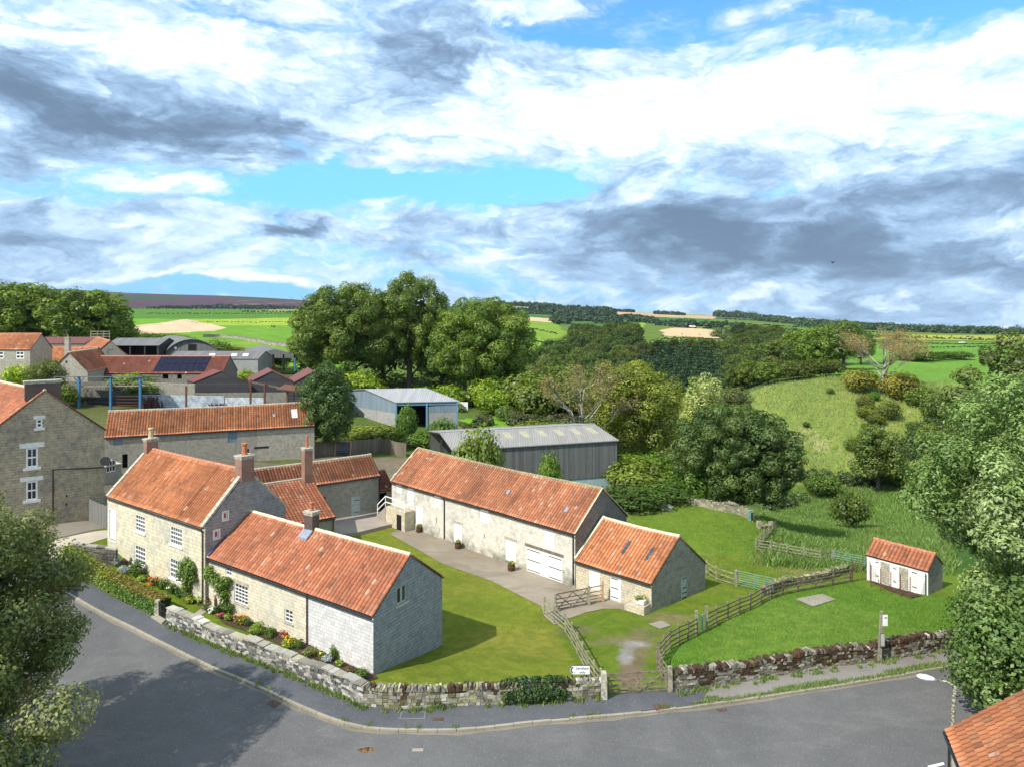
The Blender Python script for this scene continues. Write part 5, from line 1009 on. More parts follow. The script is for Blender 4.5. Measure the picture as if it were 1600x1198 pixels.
def climber(label, pts, rad, colr, n, flower=None):
    c = pts[0]; e = empty('climber', c, label, 'climber'); cs = [Vector(p) - Vector(c) for p in pts]; o = link('foliage', cloud_mesh('foliage', [leaf_cloud(len(pts) * 3, [tuple(p) for p in cs], rad, n, .15, G_[colr] + G_['bright'][:1], .3, .2, 1.0)], M['leaf'])); o.parent = e
    m_ = MB(); m_.tube([(0, 0, -pts[0][2] + zt(c[0], c[1]) - .05)] + [tuple(p) for p in cs[::2]], .03, 5); s = m_.build('stem', M['bark']); s.parent = e
    if flower: o = link('flowers', cloud_mesh('flowers', [leaf_cloud(91, [tuple(p) for p in cs], [x * 1.1 for x in rad], 60, .13, [FL[flower]], .5, .9)], M['flower'])); o.parent = e
def onwall(A, d, n_, u, v, o_=.25): s = online(u, A, d); p = A + d * s; return (p.x + n_.x * o_, p.y + n_.y * o_, zat(v, p.y))
hn = Vector((-.591, -.806)); hd_ = (hB - hA).normalized(); cn = Vector((-.5812, -.8137)); cdd = (cB - cA).normalized()
climber('leafy climbing rose on the farmhouse wall beside the lower window', [onwall(hA, hd_, hn, u, v) for u, v in ((297, 926), (296, 915), (298, 903), (290, 895), (297, 888), (303, 893), (292, 884), (297, 877), (304, 884), (308, 902))], [.35, .4, .45, .5, .6, .5, .5, .45, .4, .3], 'mid', 2600, 'white')
climber('climbing rose arching over the white cottage door', [onwall(cA, cdd, cn, u, v) for u, v in ((355, 935), (355, 925), (352, 915), (346, 908), (356, 908), (340, 900), (335, 895), (331, 889), (361, 905), (328, 897))], [.3, .4, .45, .5, .35, .45, .4, .35, .3, .25], 'mid', 2400)
# ivy and weeds on the road wall
def ivy_clump():
    cs = []; rs = []
    LR = resample(LW, .1)
    for u in range(789, 888, 5):
        k = min(range(len(LR)), key=lambda i: abs(800 + F * LR[i].x / LR[i].y - u)); p = LR[k]; hgt = 1.15 * math.sin(math.pi * (u - 780) / 112) ** .7 * (.72 + .28 * math.sin(u * .21) * math.sin(u * .07 + 1))
        for z, f in ((1.15, .1), (1.0, .45), (.85, -.1), (.6, -.12), (.4, -.1)): cs.append((p.x + rnd.uniform(-.1, .1), p.y + f, zt(p.x, p.y) + (z * .93 if z > .9 else z * (.2 + .8 * hgt) + .3 * (1 - hgt)) + (.12 if z > 1 else 0) * hgt)); rs.append((.24 if z > .9 else .2) * (.6 + .4 * hgt) * rnd.uniform(.8, 1.2))
    o = link('ivy', cloud_mesh('ivy', [leaf_cloud(4, cs, rs, 9500, .12, G_['dark'] + [(.06, .10, .025)], .2, .4)], M['leaf'])); tag(o, 'dark green ivy tumbling over the road wall left of the signpost', 'ivy')
ivy_clump()
def tufts(name, label, spots, n_each, h, cols, seed, spread=.25, kind='stuff'):
    r = np.random.RandomState(seed); N_ = len(spots) * n_each; S = np.repeat(np.array([(p[0], p[1]) for p in spots]), n_each, axis=0) + r.normal(scale=spread, size=(N_, 2)); z = zt_np(S[:, 0], S[:, 1]); zo = np.repeat(np.array([p[2] if len(p) > 2 else 0 for p in spots]), n_each)
    b = np.stack([S[:, 0], S[:, 1], z + zo], 1); a = r.uniform(0, 6.28, N_); w = .03 * h / .25; hh = h * r.uniform(.5, 1.3, N_); dx = np.stack([np.cos(a) * w, np.sin(a) * w, a * 0], 1); ln = np.stack([r.normal(scale=.4, size=N_) * hh, r.normal(scale=.4, size=N_) * hh, hh], 1)
    V_ = np.stack([b - dx, b + dx, b + ln + dx * .2, b + ln - dx * .2], 1).reshape(-1, 3); cc = np.array(cols)[r.randint(len(cols), size=N_)] * r.uniform(.7, 1.3, (N_, 1)); me = np_mesh(name, V_, np.arange(4 * N_).reshape(N_, 4), M['leaf'], np.repeat(cc, 4, axis=0)); return tag(link(name, me), label, None, None, kind)
GC = [(.13, .22, .03), (.18, .27, .04), (.09, .16, .025), (.22, .25, .07)]
wallfoot = [(p.x + rnd.uniform(-.1, .1), p.y - rnd.uniform(.05, .3), .1) for p in resample(LW, .22) if rnd.random() < (.95 if 285 < 800 + F * p.x / p.y < 575 else .35)] + [(p.x, p.y - rnd.uniform(.05, .5), .1) for p in resample(RW, .25) if rnd.random() < .55]
tufts('verge_grass', 'grass and weeds growing along the foot of the road walls', wallfoot, 26, .2, GC, 3, .1)
kv = [(p.x, p.y, .1) for p in resample(offset(kerb, .22), .2) if 1085 < 800 + F * p.x / p.y < 1560 or (rnd.random() < .12 and 300 < 800 + F * p.x / p.y < 1085)] + [(p.x, p.y, .1) for p in resample(offset(kerb, .5), .2) if 1100 < 800 + F * p.x / p.y < 1560 and math.sin(p.x * .9) > -.2]
tufts('kerb_grass', 'strip of grass growing along the kerb', kv, 30, .13, GC, 5, .1)
kv2 = [(p.x, p.y, .0) for p in resample(offset(kerb, -.05), .25) if rnd.random() < .4 and 250 < 800 + F * p.x / p.y < 1500]; tufts('kerb_grass', 'sparse moss and weeds in the gutter below the kerb', kv2, 10, .07, GC, 6, .06)
plant('single dark weed clump on the pavement against the road wall', 690, 1108, 14, 11, 'dark', name='weed')
rg = np.random.RandomState(8)
long_ = [];
for _ in range(9500):
    u = rg.uniform(1196, 1480); Yy = 60 + 86 * rg.uniform(0, 1) ** 1.2; x = (u - 800) / F * Yy; long_.append((x, Yy))
tufts('long_grass', 'long rank grass in the valley below the paddock', long_, 9, .45, [(.12, .21, .04), (.15, .25, .045), (.09, .17, .03), (.21, .25, .08)], 9, .5)
hill_ = []
for _ in range(5200):
    u = rg.uniform(1150, 1480); Yy = rg.uniform(144, 212); hill_.append(((u - 800) / F * Yy, Yy))
tufts('hillside_grass', 'tussocky rough grass on the open hillside', hill_, 4, .55, [(.23, .28, .08), (.17, .23, .055), (.29, .31, .12), (.14, .19, .045)], 11, .8)
pad = []
for _ in range(5200):
    u = rg.uniform(1030, 1600); Yy = rg.uniform(36, 60); pad.append(((u - 800) / F * Yy, Yy))
fx = [at(u, v) for u, v in ((1040, 1075), (1032, 1040), (1090, 990), (1204, 935), (1329, 909), (1420, 936), (1660, 940), (1660, 985), (1479, 1010))]
fp = [(p.x, p.y) for p in fx]; P0 = np.array(pad); mk = in_poly(fp, P0[:, 0], P0[:, 1]); tufts('paddock_grass', 'lush grass of the small paddock', [tuple(p) for p in P0[mk]], 14, .10, [(.13, .25, .028), (.17, .29, .04), (.09, .19, .022)], 12, .3)
md = []
for _ in range(5000):
    u = rg.uniform(960, 1340); Yy = rg.uniform(56, 80); md.append(((u - 800) / F * Yy, Yy))
tufts('meadow_grass', 'uneven grass of the meadow behind the barns', md, 7, .12, [(.16, .25, .03), (.21, .27, .05), (.12, .2, .025)], 13, .4)

# ------------------------------------------------------------------ hedge
def hedge():
    path = resample(HG, .4); base = path[0]; e = empty('hedge', (base.x, base.y, zt(base.x, base.y)), 'clipped garden hedge browning on top along the pavement', 'hedge')
    th, h = 1.0, 1.05; inn = offset(path, -th) if (offset(path, -th)[3].y > path[3].y) else offset(path, th); core = MB()
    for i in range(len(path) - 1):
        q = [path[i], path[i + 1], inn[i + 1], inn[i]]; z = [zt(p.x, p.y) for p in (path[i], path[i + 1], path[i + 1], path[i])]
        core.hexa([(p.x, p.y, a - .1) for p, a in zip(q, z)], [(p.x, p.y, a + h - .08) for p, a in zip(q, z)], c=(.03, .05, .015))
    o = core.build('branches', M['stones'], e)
    r = np.random.RandomState(5); n = 26000; i = r.randint(len(path) - 1, size=n); t = r.uniform(0, 1, n); pa = np.array([(p.x, p.y) for p in path]); pi = np.array([(p.x, p.y) for p in inn]); a = pa[i] * (1 - t)[:, None] + pa[i + 1] * t[:, None]; b = pi[i] * (1 - t)[:, None] + pi[i + 1] * t[:, None]
    z0 = zt_np(a[:, 0], a[:, 1]); f = r.choice(3, n, p=[.42, .38, .20]); w = np.where(f == 0, 0, np.where(f == 1, r.uniform(0, 1, n), 1)); zz = np.where(f == 1, h, r.uniform(0, h, n)); pos = a * (1 - w)[:, None] + b * w[:, None]
    out = (a - b) / th; nrm = np.stack([np.where(f == 1, 0, np.where(f == 0, out[:, 0], -out[:, 0])), np.where(f == 1, 0, np.where(f == 0, out[:, 1], -out[:, 1])), np.where(f == 1, 1.0, .25)], 1) + r.normal(scale=.45, size=(n, 3)); nrm /= np.linalg.norm(nrm, axis=1)[:, None]
    p = np.stack([pos[:, 0], pos[:, 1], z0 + zz], 1) + r.normal(scale=.035, size=(n, 3)); x = np.cross(nrm, r.normal(size=(n, 3))); x /= np.linalg.norm(x, axis=1)[:, None]; y = np.cross(nrm, x); s = .085 * r.uniform(.6, 1.4, n)[:, None]
    V_ = np.stack([p - x * s, p - y * s * .7, p + x * s, p + y * s * .7], 1).reshape(-1, 3); U = 800 + F * pos[:, 0] / pos[:, 1]
    top = np.array([(.22, .15, .045), (.17, .18, .03)])[r.randint(2, size=n)]; side = np.array([(.07, .14, .02), (.10, .17, .022)])[r.randint(2, size=n)]; yel = np.array([(.28, .32, .04), (.22, .28, .035)])[r.randint(2, size=n)]
    c = np.where((f == 1)[:, None], top, side); ky = np.clip((178 + 20 * r.normal(size=n) - U) / 40, 0, 1)[:, None]; c = c * (1 - ky) + yel * ky; c *= r.uniform(.75, 1.25, (n, 1))
    o = link('foliage', np_mesh('foliage', V_, np.arange(4 * n).reshape(n, 4), M['leaf'], np.repeat(c, 4, axis=0)), e)
hedge()

# ------------------------------------------------------------------ fences and gates
def fence(label, pts, h=1.15, nr=4, mat='rail', name='post_and_rail_fence', group=None, posth=.12, pw=.11, bigs=()):
    pts = [V2(p) for p in pts]; e = empty(name, (pts[0].x, pts[0].y, zt(*pts[0])), label, 'fence', group)
    for i, p in enumerate(pts):
        z = zt(p.x, p.y); m = MB(); hh = h + posth + (.35 if i in bigs else 0); w_ = pw * (1.5 if i in bigs else 1); a = rnd.uniform(-.02, .02); m.beam((p.x, p.y, z - .2), (p.x + a, p.y + a, z + hh), w_, w_, up=(1, 0, 0)); m.build('post', M['gatepost' if i in bigs else mat], e)
    for j in range(nr):
        m = MB(); zz = h * (.22 + .78 * j / max(1, nr - 1)) - .05
        for i in range(len(pts) - 1):
            if i in bigs and i + 1 in bigs: m.build('rail', M[mat], e); m = MB(); continue
            a, b = pts[i], pts[i + 1]; d = (b - a).normalized(); n_ = Vector((d.y, -d.x)) * .06; m.beam((a.x + n_.x - d.x * .05, a.y + n_.y - d.y * .05, zt(a.x, a.y) + zz + rnd.uniform(-.02, .02)), (b.x + n_.x + d.x * .05, b.y + n_.y + d.y * .05, zt(b.x, b.y) + zz + rnd.uniform(-.02, .02)), .035, .085)
        m.build('rail', M[mat], e)
    return e
def gate(label, a, b, h=1.15, mat='rail', bars=5, cross='x', name='field_gate', th=.05, z0=.12, group=None, tube=False):
    a = V2(a); b = V2(b); e = empty(name, (a.x, a.y, zt(*a)), label, 'gate', group); za, zb = zt(*a) + z0, zt(*b) + z0; A = lambda t, k: Vector((a.x + (b.x - a.x) * t, a.y + (b.y - a.y) * t, za + (zb - za) * t + k))
    for t in (0.01, .99): m = MB(); m.beam(A(t, 0), A(t, h), .07 if not tube else .05, .07 if not tube else .05, up=(1, 0, 0)); m.build('stile', M[mat], e)
    for j in range(bars):
        k = h * [0.03, .2, .4, .65, .97][j] if bars == 5 else h * (.03 + .94 * j / (bars - 1)); m = MB()
        if tube: m.tube([A(0.01, k), A(.99, k)], .02, 6)
        else: m.beam(A(0.01, k), A(.99, k), th * .6, .09 if j == bars - 1 else .075)
        m.build('bar', M[mat], e)
    if cross:
        n_ = (b - a).normalized(); n_ = Vector((n_.y, -n_.x, 0)) * .04; m = MB(); prs = {'x': ((.03, .03, .5, .95), (.03, .95, .5, .03), (.5, .03, .97, .95), (.5, .95, .97, .03)), 'v': ((.03, .97, .5, .03), (.5, .03, .97, .97), (.5, .03, .5, .97)), 'n': ((.5, .03, .5, .97),)}[cross]
        for t0, k0, t1, k1 in prs: m.beam(A(t0, k0 * h) + n_, A(t1, k1 * h) + n_, .03, .07)
        m.build('brace', M[mat], e)
    return e
def post(label, u, v, h, w=.2, mat='gatepost', name='gate_post', d_=None, lean=0):
    p = at(u, v); m = MB(); m.hexa([(p.x - w / 2, p.y - w / 2, p.z - .3), (p.x + w / 2, p.y - w / 2, p.z - .3), (p.x + w / 2, p.y + w / 2, p.z - .3), (p.x - w / 2, p.y + w / 2, p.z - .3)], [(p.x - w * .42 + lean, p.y - w * .42, p.z + h), (p.x + w * .42 + lean, p.y - w * .42, p.z + h * .98), (p.x + w * .42 + lean, p.y + w * .42, p.z + h), (p.x - w * .42 + lean, p.y + w * .42, p.z + h * .99)])
    return tag(m.build(name, M[mat]), label, 'post')
fence('curved post and rail fence between lawn and gravel track', px([(851, 960), (867, 973), (883, 987), (893, 1003), (902, 1020), (910, 1036), (918, 1051), (928, 1067), (938, 1081)]), 1.15, 4, 'railgreen')
fence('long post and rail fence curving round the paddock', px([(1044, 1078), (1034, 1062), (1027, 1045), (1029, 1034), (1037, 1024), (1046, 1014), (1060, 1006), (1075, 999), (1088.5, 991.5), (1104, 984), (1119, 975), (1137, 967.5), (1155, 959), (1172.5, 952), (1189, 942), (1204, 935), (1223.5, 929), (1247.5, 924), (1275.6, 919.5), (1302, 914), (1329, 909)]), 1.12, 4, 'rail', bigs=(8, 9))
gate('small green mesh wicket set in the paddock fence', V2(at(1089.5, 991)), V2(at(1103, 984.5)), 1.1, 'greygate', 7, 'n', 'wicket_gate', .03, .1, None, True)
fence('low fence along the far corner of the meadow', px([(1301, 879), (1282, 879), (1256, 874), (1230, 869), (1204, 864), (1181, 860.6), (1188, 853), (1194, 846), (1201, 839), (1207, 832), (1213, 825)]), 1.05, 4, 'railgreen')
fence('short rail fence from the low barn to the metal gate', px([(1104, 896), (1119, 905), (1149, 915)]), 1.0, 3, 'railgreen')
gate('dark five barred wooden gate beside the concrete yard', V2(at(869, 955)), V2(at(919, 945)), 1.15, 'rail', 5, 'x'); gate('new orange brown timber gate leaf against the low barn', V2(at(921, 944)), V2(at(941, 940)), 1.15, 'railnew', 5, None)
gate('old weathered wooden field gate closing the track at the road', V2(at(950, 1087)), V2(at(1042, 1081)), 1.05, 'rail', 5, 'v'); gate('green tubular metal gate behind the low barn', V2(at(1152, 915)), V2(at(1208, 928)), 1.1, 'greygate', 7, 'n', 'field_gate', .04, .12, None, True); gate('pale blue green metal gate left of the kennels', V2(at(1303, 880)), V2(at(1352, 890)), 1.05, 'greygate', 6, 'n', 'field_gate', .04, .1, None, True)
post('tall rough stone gatepost left of the road gate', 944, 1094, 1.5, .32, 'coping', 'gate_post', None, -.03); post('square timber gatepost right of the road gate', 1047, 1083, 1.45, .24); post('weathered post at the left end of the yard gate', 868, 956, 1.35, .17); post('dark post between the yard gate and the new gate leaf', 920, 945, 1.4, .2); post('timber post at the left end of the green metal gate', 1150, 915, 1.25, .2); post('round topped post at the pale metal gate by the meadow', 1301, 879, 1.2, .18); post('new timber post in front of the low barn door', 942, 940, 1.5, .12, 'railnew')
post('lone grey post at the end of the tumbled wall', 1171, 813, 1.1, .25, 'greygate')
# wire pen in front of the kennels
def pen():
    pts = px([(1332, 909), (1358, 905), (1361, 916), (1376, 922), (1392, 927), (1407, 931), (1422, 936), (1446, 930)]); e = empty('wire_pen', (*pts[0], zt(*pts[0])), 'rusty wire mesh pen with thin posts in front of the kennels', 'pen')
    for p in pts: m = MB(); z = zt(*p); m.tube([(p.x, p.y, z - .1), (p.x, p.y, z + 1.7)], .035, 6); m.build('post', M['rust'], e)
    m = MB()
    for i in range(len(pts) - 1):
        a, b = pts[i], pts[i + 1]; za, zb = zt(*a), zt(*b)
        for k in range(9): m.tube([(a.x, a.y, za + .15 + k * .19), (b.x, b.y, zb + .15 + k * .19)], .007, 3)
        n = int((b - a).length / .2)
        for k in range(1, n): p = a.lerp(b, k / n); z = zt(*p); m.tube([(p.x, p.y, z), (p.x, p.y, z + 1.68)], .006, 3)
    m.build('wire_mesh', M['rust'], e)
pen()
def board_fence(label, pts, h, mat='timber', name='board_fence', w=.14, post_every=2.2):
    pts = [V2(p) for p in pts]; e = empty(name, (*pts[0], zt(*pts[0])), label, 'fence'); path = resample(pts, w); m = MB()
    for i in range(len(path) - 1):
        a, b = path[i], path[i + 1]; z = zt(a.x, a.y); o_ = (i % 2) * .015; d = (b - a).normalized(); n_ = Vector((d.y, -d.x)) * o_; a2 = a + n_; b2 = b + n_; hh = h + rnd.uniform(-.02, .02); t = Vector((d.y, -d.x)) * .02
        m.hexa([(q.x, q.y, z - .1) for q in (a2, b2, b2 - t, a2 - t)], [(q.x, q.y, z + hh) for q in (a2, b2, b2 - t, a2 - t)])
    m.build('boards', M[mat], e)
    for p in resample(pts, post_every): m = MB(); z = zt(*p); m.beam((p.x, p.y + .06, z - .1), (p.x, p.y + .06, z + h + .05), .1, .1, up=(1, 0, 0)); m.build('post', M[mat], e)
    return e
board_fence('weathered close boarded fence round the back garden', px([(492, 712), (540, 710), (596, 706), (610, 709), (620, 712), (634, 714)]), 2.0)
board_fence('pale grey board fence between the drive and the farmhouse', px([(136.5, 812), (150, 819), (167, 826)]), 1.95, 'palewood')
# garden pedestrian gate
post('dark stone pillar at the end of the hedge', 246, 964, 1.15, .3, 'coping', 'gate_pillar'); g_ = gate('small black iron garden gate between hedge and wall', V2(at(248.5, 965)), V2(at(257, 970)), 1.0, 'black', 3, None, 'garden_gate', .02, .08, None, True)
m = MB(); a = at(248.5, 965); b = at(257, 970)
for k in range(1, 10): t = k / 10; p = a.lerp(b, t); m.tube([(p.x, p.y, p.z + .1), (p.x, p.y, p.z + 1.05)], .01, 4)
m.build('railing', M['black'], g_)
sheet('door_step', px([(236, 967), (244, 963), (259, 972), (253, 978)]), M['kerb'], .2, .5, 'structure', None, .2)

# ------------------------------------------------------------------ street things
def text(s, size, loc, rx, rz, mat, parent, name='lettering', ext=.004, align='CENTER'):
    cu = bpy.data.curves.new(name, 'FONT'); cu.body = s; cu.size = size; cu.extrude = ext; cu.align_x = align; cu.align_y = 'CENTER'; cu.materials.append(mat); t_ = bpy.data.objects.new(name, cu); col.objects.link(t_); dg = bpy.context.evaluated_depsgraph_get(); me = bpy.data.meshes.new_from_object(t_.evaluated_get(dg)); bpy.data.objects.remove(t_); o = bpy.data.objects.new(name, me); col.objects.link(o); o.location = loc; o.rotation_euler = (rx, 0, rz)
    o.parent = parent; o.matrix_parent_inverse = parent_mat(parent).inverted(); return o
def signpost():
    Ys = 36.6; X0 = (888.9 - 800) / F * Ys; X1 = (922.2 - 800) / F * Ys; zb, z1 = zat(1054, Ys) + .02, zat(1039.5, Ys) + .02; xm = (X0 + X1) / 2; zm = (zb + z1) / 2; w = X1 - X0; h = z1 - zb
    e = empty('road_sign', (X0 + .12, Ys, zt(X0, Ys)), 'white direction sign with left chevron reading Levisham only behind the road wall', 'sign')
    def arrow(y0, y1, k): return [(X0 + k * 1.3, y0, zm), (X0 + .16 + k * .3, y0, zb + k), (X1 - k, y0, zb + k), (X1 - k, y0, z1 - k), (X0 + .16 + k * .3, y0, z1 - k)], [(X0 + k * 1.3, y1, zm), (X0 + .16 + k * .3, y1, zb + k), (X1 - k, y1, zb + k), (X1 - k, y1, z1 - k), (X0 + .16 + k * .3, y1, z1 - k)]
    def prism(mb, f, b_): n = len(f); mb.face(f); mb.face(b_[::-1]); [mb.face([f[(i + 1) % n], f[i], b_[i], b_[(i + 1) % n]]) for i in range(n)]
    m = MB(); prism(m, *arrow(Ys, Ys + .03, 0)); m.build('border', M['black'], e); m = MB(); prism(m, *arrow(Ys - .004, Ys + .002, .022)); m.build('panel', M['white'], e)
    m = MB(); c = X0 + .06
    for s_ in (1, -1): prism(m, [(c, Ys - .008, zm), (c + .075, Ys - .008, zm), (c + .19, Ys - .008, zm + s_ * .17), (c + .105, Ys - .008, zm + s_ * .15)], [(c, Ys - .005, zm), (c + .075, Ys - .005, zm), (c + .19, Ys - .005, zm + s_ * .17), (c + .105, Ys - .005, zm + s_ * .17)])
    m.build('chevron', M['black'], e)
    text('Levisham', .18, (xm + .14, Ys - .008, zm + .095), R(90), 0, M['black'], e); text('only', .18, (xm + .14, Ys - .008, zm - .11), R(90), 0, M['black'], e); text('9', .12, (xm - .24, Ys - .008, zm - .14), R(90), 0, M['signblue'], e, 'symbol')
    for x in (X0 + .17, X1 - .2): m = MB(); m.tube([(x, Ys + .06, zt(x, Ys) - .1), (x, Ys + .06, z1 - .05)], .035, 8); m.build('pole', M['black'], e)
M['signblue'] = plain('sign_blue', (.05, .2, .55), .5, .05, 3)
signpost()
def bus_stop():
    p = at(1374, 1037); k = p.y / F; e = empty('bus_stop', p, 'timber bus stop post with white flag and timetable case beside the mossy wall', 'bus stop'); z = lambda v: zat(v, p.y); x = lambda u: (u - 800) * k
    m = MB(); m.hexa([(p.x - .09, p.y - .08, p.z - .1), (p.x + .09, p.y - .08, p.z - .1), (p.x + .09, p.y + .08, p.z - .1), (p.x - .09, p.y + .08, p.z - .1)], [(x(1375.5), p.y - .06, z(954)), (x(1378.5), p.y - .06, z(954)), (x(1378.5), p.y + .06, z(954)), (x(1375.5), p.y + .06, z(954))]); m.build('post', M['gatepost'], e)
    m = MB(); m.box(x(1378), x(1385.5), p.y - .11, p.y - .08, z(976), z(959)); f = m.build('flag', M['white'], e); m = MB(); m.box(x(1380.2), x(1384.2), p.y - .115, p.y - .111, z(964), z(962.5)); m.build('bus_symbol', M['black'], f)
    m = MB(); m.box(x(1373), x(1380.5), p.y - .16, p.y - .09, z(1008), z(986)); f = m.build('timetable_case', M['timber'], e); m = MB(); m.box(x(1374), x(1379.6), p.y - .165, p.y - .161, z(1006), z(988)); m.build('timetable', M['grey'], f)
bus_stop()
def lamp():
    Y = 28.0; X = (1493.5 - 800) / F * Y; zt_ = zat(1072, Y); e = empty('street_lamp', (X - .1, Y, 0), 'lichened street lamp post with white lantern at the bottom right', 'street lamp')
    m = MB(); m.tube([(X - .35, Y, 0), (X - .06, Y, zt_ - .3), (X, Y, zt_ - .04), (X + .02, Y, zt_)], [.09, .07, .065, .075], 10); m.build('pole', M['lichenpole'], e)
    hx, hz = (1459 - 800) / F * (Y + .4), zat(1061, Y + .4); m = MB(); m.tube([(X, Y, zt_ - .02), (X - .3, Y + .12, zt_ + .14), (hx, Y + .4, hz)], [.045, .04, .03], 8); m.build('arm', M['lichenpole'], e)
    m = MB(); l = Vector((-.62, .22, .05)); b0 = Vector((hx + .06, Y + .4, hz)); m.tube([b0, b0 + l * .15, b0 + l * .5, b0 + l * .85, b0 + l], [.04, .09, .125, .10, .03], 12); h_ = m.build('lantern', M['lamp'], e, True)
M['lichenpole'] = (lambda m: m.out(m.mix(m.ramp(m.noise(m.pos(), 14, 3, .6), .47, .55), (.10, .085, .06), (.42, .40, .31)), .9))(NT('lichened_pole')); lamp()
def barrel(label, u, v, flower=None, plantc='mid', d=.62, h=.5, pot='half_barrel', group=None):
    p = at(u, v); e = empty('planter', p, label, 'planter', group); m = MB(); m.tube([(0, 0, 0), (0, 0, h * .35), (0, 0, h * .7), (0, 0, h), (0, 0, h - .03)], [d * .42, d * .5, d * .51, d * .47, d * .40], 14); b = m.build('barrel', M['barrel']); b.parent = e
    for k in (.2, .75): m = MB(); m.tube([(0, 0, h * k - .025), (0, 0, h * k + .025)], d * .515, 14, cap=False); q = m.build('hoop', M['iron']); q.parent = b
    cs = [(math.cos(a) * d * .25, math.sin(a) * d * .25, h + .12) for a in (0, 1.3, 2.6, 3.9, 5.2)] + [(0, 0, h + .2)]; o = link('foliage', cloud_mesh('foliage', [leaf_cloud(int(u), cs, [.17] * 6, 320, .09, G_[plantc], .3, .3)], M['leaf'])); o.parent = e
    if flower: o = link('flowers', cloud_mesh('flowers', [leaf_cloud(int(u) + 1, cs, [.2] * 6, 60, .09, [FL[f] for f in flower], .6, .9, 1, 0)], M['flower'])); o.parent = e
barrel('half barrel of red and yellow flowers at the farthest barn door', 655, 831, ('red', 'yellow')); barrel('half barrel of yellow flowers beside the middle barn door', 716, 857, ('yellow', 'flame')); barrel('half barrel of yellow and orange flowers nearest the double barn doors', 799, 891, ('yellow', 'orange', 'yellow'))
barrel('barrel with round brown plant left of the cottage door', 311, 935, None, 'brown', .62, .62); barrel('barrel with russet plant right of the cottage door', 342, 947, None, 'rust', .6, .62)
def trough():
    p = at(1001, 959); e = empty('stone_plinth', p, 'low stone plinth at the foot of the low barn wall', 'plinth'); m = MB(); d = Vector((sd_.x, sd_.y, 0)).normalized(); n_ = Vector((d.y, -d.x, 0)); b = [p - d * 1.3 + n_ * .1, p + d * .35 + n_ * .1, p + d * .35 - n_ * .9, p - d * 1.3 - n_ * .9]
    m.hexa([q - Vector((0, 0, .2)) for q in b], [q + Vector((0, 0, .62 if i in (1, 2) else .3)) for i, q in enumerate(b)]); m.build('blocks', M['lean'], e)
    c = p + Vector((0.05, .25, .62)); e2 = empty('planter', c, 'white trough of pale flowers standing on the stone plinth', 'planter'); m = MB(); m.hexa([c + d * a + n_ * b_ for a, b_ in ((-.3, .13), (.3, .13), (.3, -.13), (-.3, -.13))], [c + d * a + n_ * b_ + Vector((0, 0, .32)) for a, b_ in ((-.36, .17), (.36, .17), (.36, -.17), (-.36, -.17))]); m.build('trough', M['white'], e2)
    o = link('foliage', cloud_mesh('foliage', [leaf_cloud(77, [(x, 0, .45) for x in (-.25, 0, .25)], [.2] * 3, 240, .1, G_['bright'] + G_['mid'], .3, .3), leaf_cloud(78, [(x, 0, .5) for x in (-.25, 0, .25)], [.22] * 3, 40, .09, [FL['white'], FL['yellow']], .3, .9)], M['leaf'])); o.parent = e2
trough()
def flat_cover(name, label, u, v, w, d, mat='iron', off=.115, slats=True, ang=None):
    p = V2(at(u, v)); k = min(range(len(kerb) - 1), key=lambda i: (kerb[i] - p).length); t = (kerb[k + 1] - kerb[k]).normalized(); n_ = Vector((-t.y, t.x)); m = MB(); z = zt(*p) + off
    c = [p + t * a + n_ * b for a, b in ((-w / 2, -d / 2), (w / 2, -d / 2), (w / 2, d / 2), (-w / 2, d / 2))]; m.hexa([v3(q, z - .05) for q in c], [v3(q, z) for q in c])
    if slats:
        for i in range(6): a = -w / 2 + w * (i + .5) / 6; m.hexa([v3(p + t * (a - .02) - n_ * d * .4, z), v3(p + t * (a + .02) - n_ * d * .4, z), v3(p + t * (a + .02) + n_ * d * .4, z), v3(p + t * (a - .02) + n_ * d * .4, z)], [v3(p + t * (a - .02) - n_ * d * .4, z + .012), v3(p + t * (a + .02) - n_ * d * .4, z + .012), v3(p + t * (a + .02) + n_ * d * .4, z + .012), v3(p + t * (a - .02) + n_ * d * .4, z + .012)])
    tag(m.build(name, M[mat]), label, 'cover')
flat_cover('drain_grate', 'rusty drain grate in the gutter below the left garden wall', 428, 1099, .65, .45, 'iron', .03); flat_cover('manhole_cover', 'small rust brown cover in the pavement at the bend', 685, 1127, .55, .25, 'iron', .12); flat_cover('manhole_cover', 'square ribbed cover in the pavement before the field gate', 1033, 1107, .75, .5, 'iron', .12); flat_cover('drain_grate', 'dirty drain grate against the kerb right of the gate', 1128, 1109, .5, .25, 'iron', .026); flat_cover('manhole_cover', 'worn pale valve cover in the middle of the road', 653, 1172, .5, .22, 'slab', .026, False)
rr_ = V2(at(645, 1120)); m = MB()
for (a, b, c_, d_) in ((-.62, .62, -.3, -.26), (-.62, .62, .26, .3), (-.62, -.57, -.26, .26), (.57, .62, -.26, .26)): m.box(rr_.x + a, rr_.x + b, rr_.y + c_, rr_.y + d_, .06, .115)
tag(m.build('pavement_patch', M['gravelpath']), kind='structure')
m = MB(); m.face([v3(V2(at(u, v)), .024) for u, v in ((1449, 1197), (1452, 1201), (1476, 1195), (1474, 1191))]); tag(m.build('road_marking', M['lintel']), kind='structure')
def dung():
    p = at(572, 1172); o = link('straw', cloud_mesh('straw', [leaf_cloud(3, [(p.x + a, p.y + b, .0) for a, b in ((0, 0), (.2, .05), (-.25, 0), (.35, .1), (-.1, -.05))], [.16, .13, .12, .08, .1], 900, .06, [(.33, .17, .05), (.42, .24, .08), (.2, .1, .04)], .4, .1, .35, 0)], M['leaf'])); tag(o, 'scattered orange brown straw and dung lying on the road', 'straw', None, 'stuff')
dung()
